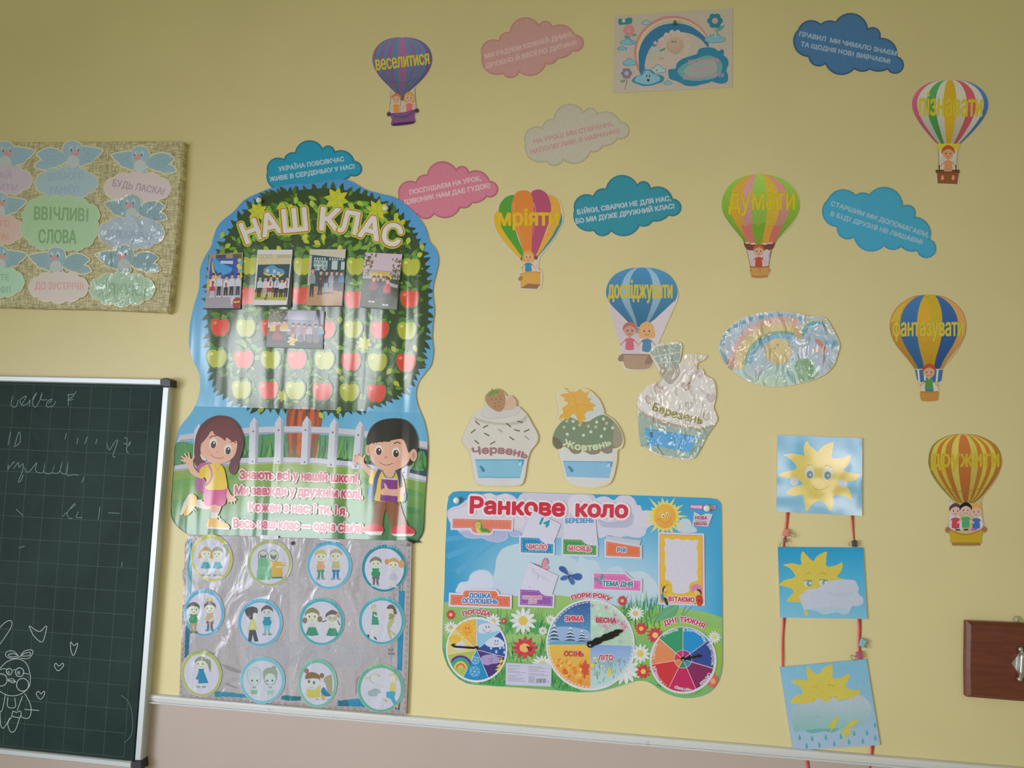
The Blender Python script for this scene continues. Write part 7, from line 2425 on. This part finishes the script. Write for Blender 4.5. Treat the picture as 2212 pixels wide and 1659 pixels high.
a = weather_card('square blue card with large smiling yellow sun, topmost of three hanging weather cards', S1, '220 108 1232 148 1228 1075 205 1025', '3f92b4', '86b3c8', LAMI)
SUNP = '695 310 740 260 810 215 888 198 875 290 872 385 970 385 1040 365 1085 342 1082 420 1050 480 1002 520 1080 560 1205 578 1170 630 1110 665 1050 660 1000 690 960 730 1050 735 1090 790 1105 885 1040 850 960 830 885 840 885 920 850 1020 800 950 760 910 715 890 670 910 620 950 570 1018 540 930 530 840 540 820 460 830 400 835 325 805 370 750 450 715 520 700 480 650 430 630 320 620 230 590 300 550 440 515 425 450 350 380 295 345 400 330 520 350 540 360 530 290 540 220 572 182 610 240 660 280'
a.sp(SUNP, 'c3b15c', 3).part('sun_print')
for x, y, er in ((605, 580, 1), (818, 590, 1.05)):
    a.ell(x - 2, y - 18, 62 * er, 78 * er, 'bcc0ae').ell(x, y + 4, 38 * er, 46 * er, '6d8284').ell(x + 6, y + 2, 11, 13, 'c9ccc4')
a.line('580 470 620 460 650 475', 5, '8f8a68', curve=True).line('778 478 820 470 862 498', 6, '6d704e', curve=True).line('640 730 680 755 730 762 790 745 832 712', 6, '86763c', curve=True).line('640 715 700 700 735 690', 4, 'a8924a')
a.sp('372 655 400 620 450 625 472 670 440 710 390 705', 'bfc2cc').sp('945 680 970 635 1010 660 1050 670 1045 720 1010 742 960 720', 'bfc2cc').part('face_print')
a = weather_card('blue card with sun half behind white cloud, middle of three hanging weather cards', S2, '222 340 1240 348 1290 1200 250 1182', '2c8cb4', '7ab3c8', PAPER)
SUN2 = '640 508 690 450 750 415 808 400 800 480 805 570 900 565 960 540 990 520 996 580 970 640 930 692 990 720 1040 735 1000 800 800 900 600 960 560 1100 590 1110 570 1160 545 1150 530 1060 480 1000 400 1000 330 985 370 930 410 880 395 845 330 820 250 800 240 790 300 740 420 705 420 660 360 590 285 555 400 535 500 555 495 480 505 415 525 395 570 440'
a.sp(SUN2, 'bfae50', 3).part('sun_print')
a.line('548 670 580 652 612 655', 5, '86804a', curve=True).line('722 660 770 655 805 675', 6, '86804a', curve=True)
for x, y in ((582, 775), (768, 768)):
    a.sp([(x - 50, y - 25), (x - 10, y - 40), (x + 45, y - 30), (x + 48, y + 10), (x + 10, y + 42), (x - 40, y + 25)], 'b8c0ac').ell(x + 16, y, 34, 38, '7a8f88').ell(x + 28, y - 2, 14, 15, 'c3c8bc')
    a.line([(x - 55, y - 30), (x, y - 38), (x + 52, y - 30)], 8, '6d7a6c', curve=True)
a.part('face_print')
a.sp('478 935 540 880 600 840 690 835 760 790 830 750 930 735 1050 730 1140 740 1165 780 1190 840 1180 890 1235 950 1240 1010 1190 1042 1110 1050 1070 1120 1010 1150 930 1120 860 1125 780 1145 700 1110 640 1080 540 1090 510 1010', 'b5bcc8')
a.sp('800 870 920 890 1110 870 1110 920 960 940 850 920', 'a3b0bc').sp('600 1080 760 1060 1000 1060 1060 1110 1010 1150 930 1120 780 1145 690 1110', 'a5bcc8').part('cloud_print')
a = weather_card('tilted blue card with sun, storm cloud, lightning and raindrops, lowest of hanging cards', S3, '245 450 1285 352 1450 1385 400 1450', '7ab3cb', '98abbe', LAMI)
SUN3 = '705 535 760 470 870 415 880 500 885 585 980 575 1075 528 1072 600 1030 690 1120 720 1215 732 1180 790 1080 830 960 845 850 850 800 885 740 860 620 880 500 890 370 880 430 800 525 760 480 680 385 625 460 600 580 605 565 520 580 440 640 500'
a.sp(SUN3, 'bdb050', 3).line('640 695 680 678 712 685', 5, '8f8a44', curve=True).line('820 672 860 665 900 682', 6, '8f8a44', curve=True).line('640 830 665 838', 6, '8a8440').line('840 815 930 805', 6, '8a8440').part('sun_print')
a.sp('390 960 480 900 640 870 700 820 760 850 840 860 880 800 960 860 1120 820 1200 780 1300 850 1350 960 1290 1070 1240 1130 1130 1170 1000 1190 890 1230 780 1215 640 1240 540 1215 430 1220 400 1120', vg(850, 'a3b0b8', 1240, '7aa8a4'), 5, 6)
a.sp('480 1050 620 1045 740 1030 700 1055 560 1065', '88a8a8').sp('560 1215 700 1190 880 1190 960 1180 880 1232 780 1218 640 1242', '5f9f94').part('storm_cloud_print')
for s in ('920 1050 975 1055 905 1130 920 1150 845 1235 870 1170 815 1165', '1105 1090 1200 1092 1070 1200 1105 1220 975 1375 1040 1255 965 1250'):
    a.poly(s, 'b8ac48')
    a.part('lightning_print')
for x, y in ((485, 1300), (635, 1312), (800, 1298), (980, 1285), (570, 1398), (722, 1390), (900, 1372), (1078, 1352), (1138, 1250), (1242, 1340), (1292, 1242), (1388, 1150), (1392, 1302)):
    a.sp([(x - 4, y - 40), (x + 14, y - 5), (x + 14, y + 20), (x - 2, y + 26), (x - 16, y + 8)], '4f989c')
a.part('raindrops_print')

# red ribbon between the cards
RIBM, b = new_mat('red_ribbon_satin', albedo('b84c48', light_at(1750, 1150))[:3], rough=0.4, spec=0.5)


def ribbon(label, crop, pts, w0, w1, twist=0):
    """a flat ribbon strip with a slight twist, hanging just off the wall"""
    q = cv(crop, pts)
    V, Fc = [], []
    n = len(q)
    for i, (x, y) in enumerate(q):
        t_ = i / (n - 1)
        w = (w0 + (w1 - w0) * t_) / crop[2] / 2
        d = 0.0018 * math.sin(t_ * math.pi * twist) if twist else 0
        h = 0.0022 + 0.0010 * math.sin(t_ * 5)
        for s_, k in ((-1, 1), (1, -1)):
            V.append(P(x + s_ * w, y, h + k * d + 0.0003))
        for s_, k in ((-1, 1), (1, -1)):
            f = P(x + s_ * w, y, h + k * d)
            V.append(Vector((f.x, f.y + 0.0004, f.z)))
    for i in range(n - 1):
        a_, b_ = 4 * i, 4 * i + 4
        Fc += [(a_, a_ + 1, b_ + 1, b_), (a_ + 2, b_ + 2, b_ + 3, a_ + 3), (a_, b_, b_ + 2, a_ + 2), (a_ + 1, a_ + 3, b_ + 3, b_ + 1)]
    Fc += [(0, 2, 3, 1), (4 * n - 4, 4 * n - 3, 4 * n - 1, 4 * n - 2)]
    c = q[n // 2]
    return tag(mesh_obj('ribbon', V, Fc, RIBM, None, flat=False, origin=P(c[0], c[1], 0.002)), label, 'ribbon', 'red ribbons holding the weather cards')


ribbon('red ribbon from topmost sun card down to pink clip at left', S1, '342 1015 335 1120 325 1220 312 1330 300 1400 292 1470', 34, 26, 1)
ribbon('red ribbon from topmost sun card down to black clip at right', S1, '1112 1060 1118 1150 1126 1250 1132 1330 1140 1400', 32, 14, 1)
ribbon('thin twisted red ribbon at left between middle and lowest weather cards', S2, '300 1170 292 1290 284 1420 280 1560 279 1650 278 1760 280 1790', 32, 20, 2)
ribbon('red ribbon at right with teal and magenta clips between lower two weather cards', S2, '1196 1190 1200 1300 1200 1400 1196 1500 1204 1590 1212 1680', 36, 34, 1)
ribbon('red ribbon end at left, hanging below the lowest weather card', S3, '545 1430 565 1510 580 1580 590 1660 600 1760', 32, 36, 1)
ribbon('red ribbon end at right, hanging below the lowest weather card', S3, '1358 1380 1350 1480 1336 1590 1326 1680 1318 1770', 40, 16, 1)


def binder(label, crop, quad, col, wires, px):
    """fold-back clip: triangular sleeve and bent wire handles"""
    q = cv(crop, quad)
    c = (sum(p[0] for p in q) / len(q), sum(p[1] for p in q) / len(q))
    t = bpy.data.objects.new('binder_clip', None)
    link(t)
    t.location = P(c[0], c[1], 0.003)
    tag(t, label, 'clip', 'fold back clips on the ribbons')
    V, Fc = bev_slab(q, 0.0095, 0.0008, 0.9)
    mesh_obj('clip_body', V, Fc, simple_mat('clip_' + col, col, px, 0.35), t)
    for w in wires:
        V, Fc = tube([P(*u, 0.0075 + 0.001 * math.sin(i)) for i, u in enumerate(cv(crop, smooth(w, 4, False)))], 0.00065, 7)
        mesh_obj('clip_handle', V, Fc, WIRE, t, flat=False)
    return t


binder('pink patterned fold-back clip on left ribbon under topmost weather card', S1, '312 1228 362 1240 345 1320 282 1312', 'bd7468', ('350 1268 380 1270 400 1290 425 1280 438 1300 420 1328 395 1330 380 1312 350 1318', '290 1290 320 1290 350 1298'), (1698, 1150))
binder('brown wire fold-back clip right under the pink clip, above middle card', S1, '298 1345 328 1348 330 1385 315 1392 296 1380', '6d5044', ('305 1350 270 1390 245 1425 242 1440', '325 1350 340 1400 352 1438 330 1440'), (1696, 1168))
binder('small black fold-back clip on upper right corner of middle weather card', S1, '1120 1372 1170 1372 1174 1446 1124 1446', '3a3430', ('1118 1398 1085 1390 1068 1410 1085 1430 1118 1428',), (1847, 1175))
binder('teal patterned fold-back clip on right ribbon under middle weather card', S2, '1230 1432 1290 1462 1245 1548 1195 1520', '6fa3a8', ('1270 1470 1300 1490 1308 1500', '1250 1530 1290 1545 1296 1550 1280 1520'), (1866, 1390))
binder('magenta fold-back clip on upper right corner of lowest weather card', S3, '1172 280 1232 262 1248 348 1186 352', 'a04c68', ('1225 290 1180 310 1150 325 1110 305 1100 325 1135 370 1160 345 1200 345',), (1858, 1415))

# ---------------------------------------------------------------- wooden coat plank with its steel fitting
wd_m, b = new_mat('reddish_varnished_wood', rough=0.38, spec=0.5)
L = wd_m.node_tree.links
geo = nd(wd_m, 'ShaderNodeNewGeometry')
mp = nd(wd_m, 'ShaderNodeMapping')
mp.inputs['Scale'].default_value = (9, 9, 110)
L.new(geo.outputs['Position'], mp.inputs['Vector'])
nz = nd(wd_m, 'ShaderNodeTexNoise', Scale=1.0, Detail=5.0, Roughness=0.6, Distortion=0.9)
L.new(mp.outputs['Vector'], nz.inputs['Vector'])
cr = nd(wd_m, 'ShaderNodeValToRGB')
cr.color_ramp.elements[0].position, cr.color_ramp.elements[0].color = 0.3, (0.125, 0.030, 0.016, 1)
cr.color_ramp.elements[1].position, cr.color_ramp.elements[1].color = 0.75, (0.22, 0.055, 0.028, 1)
L.new(nz.outputs['Fac'], cr.inputs['Fac'])
L.new(cr.outputs['Color'], b.inputs['Base Color'])
pk = thing('wooden_plank', 'reddish brown varnished wooden plank with steel fitting, cut off by right edge', 'plank', 2170, 1425)
HW = 0.020
V, Fc = bev_slab(cv(KK, '338 352 520 360 800 372 1141 388 1700 420 1700 1545 1141 1505 700 1470 400 1445 335 1440 328 1000'), HW, 0.0, 7.0)
mesh_obj('plank_board', V, Fc, wd_m, pk)
STL, _ = new_mat('nickel_steel', (0.62, 0.60, 0.58), rough=0.28, metal=0.85)
V, Fc = bev_slab(cv(KK, '968 950 1085 785 1100 800 1200 800 1320 950 1200 1125 1080 1125'), HW + 0.002, HW - 0.0005, 0.5)
mesh_obj('fitting_plate', V, Fc, STL, pk)
ax0, ax1 = P(*cv(KK, [(1120, 770)])[0], HW + 0.008), P(*cv(KK, [(1100, 1160)])[0], HW + 0.008)
V, Fc = tube([ax0, ax0 * .75 + ax1 * .25, ax0 * .25 + ax1 * .75, ax1], 0.0052, 16)
mesh_obj('barrel', V, Fc, STL, pk, flat=False)


def ball(c, r, n=14):
    V, Fc = [], []
    for i in range(1, n):
        th = math.pi * i / n
        for k in range(n):
            ph = 2 * math.pi * k / n
            V.append(Vector(c) + Vector((r * math.sin(th) * math.cos(ph), r * math.sin(th) * math.sin(ph), r * math.cos(th))))
    for i in range(n - 2):
        for k in range(n):
            m_ = (k + 1) % n
            Fc.append((i * n + k, i * n + m_, (i + 1) * n + m_, (i + 1) * n + k))
    Fc.append(tuple(range(n - 1, -1, -1)))
    Fc.append(tuple((n - 2) * n + k for k in range(n)))
    return V, Fc


for y in (745, 1172):
    V, Fc = ball(P(*cv(KK, [(1092 if y < 900 else 1078, y)])[0], HW + 0.008), 0.0052)
    mesh_obj('finial_ball', V, Fc, STL, pk, flat=False)
V, Fc = lathe(P(*cv(KK, [(1027, 958)])[0]), [(.0028, HW + .0015), (.0030, HW + .0024), (.0020, HW + .0030), (.0006, HW + .0031)], 16)
mesh_obj('screw', V, Fc, simple_mat('dark_screw', '4a403c', (2195, 1434)), pk, flat=False)
c0 = P(*cv(KK, [(1040, 330)])[0], 0.003)
V, Fc = tube([c0 + Vector((0.0085 * math.cos(t_ * math.pi / 12), 0, 0.0085 * math.sin(t_ * math.pi / 12))) for t_ in range(24)], 0.0007, 7, True)
mesh_obj('hanging_ring', V, Fc, simple_mat('dull_ring_wire', '8f8c68', (2196, 1340)), pk, flat=False)
V, Fc = tube([c0 + Vector((-.002, 0, -.006)), c0 + Vector((.001, -.002, -.001)), c0 + Vector((.003, -.002, .005)), c0 + Vector((.001, 0, .007))], 0.0010, 7)
mesh_obj('nail', V, Fc, simple_mat('dull_nail', '6d6a50', (2196, 1335)), pk, flat=False)
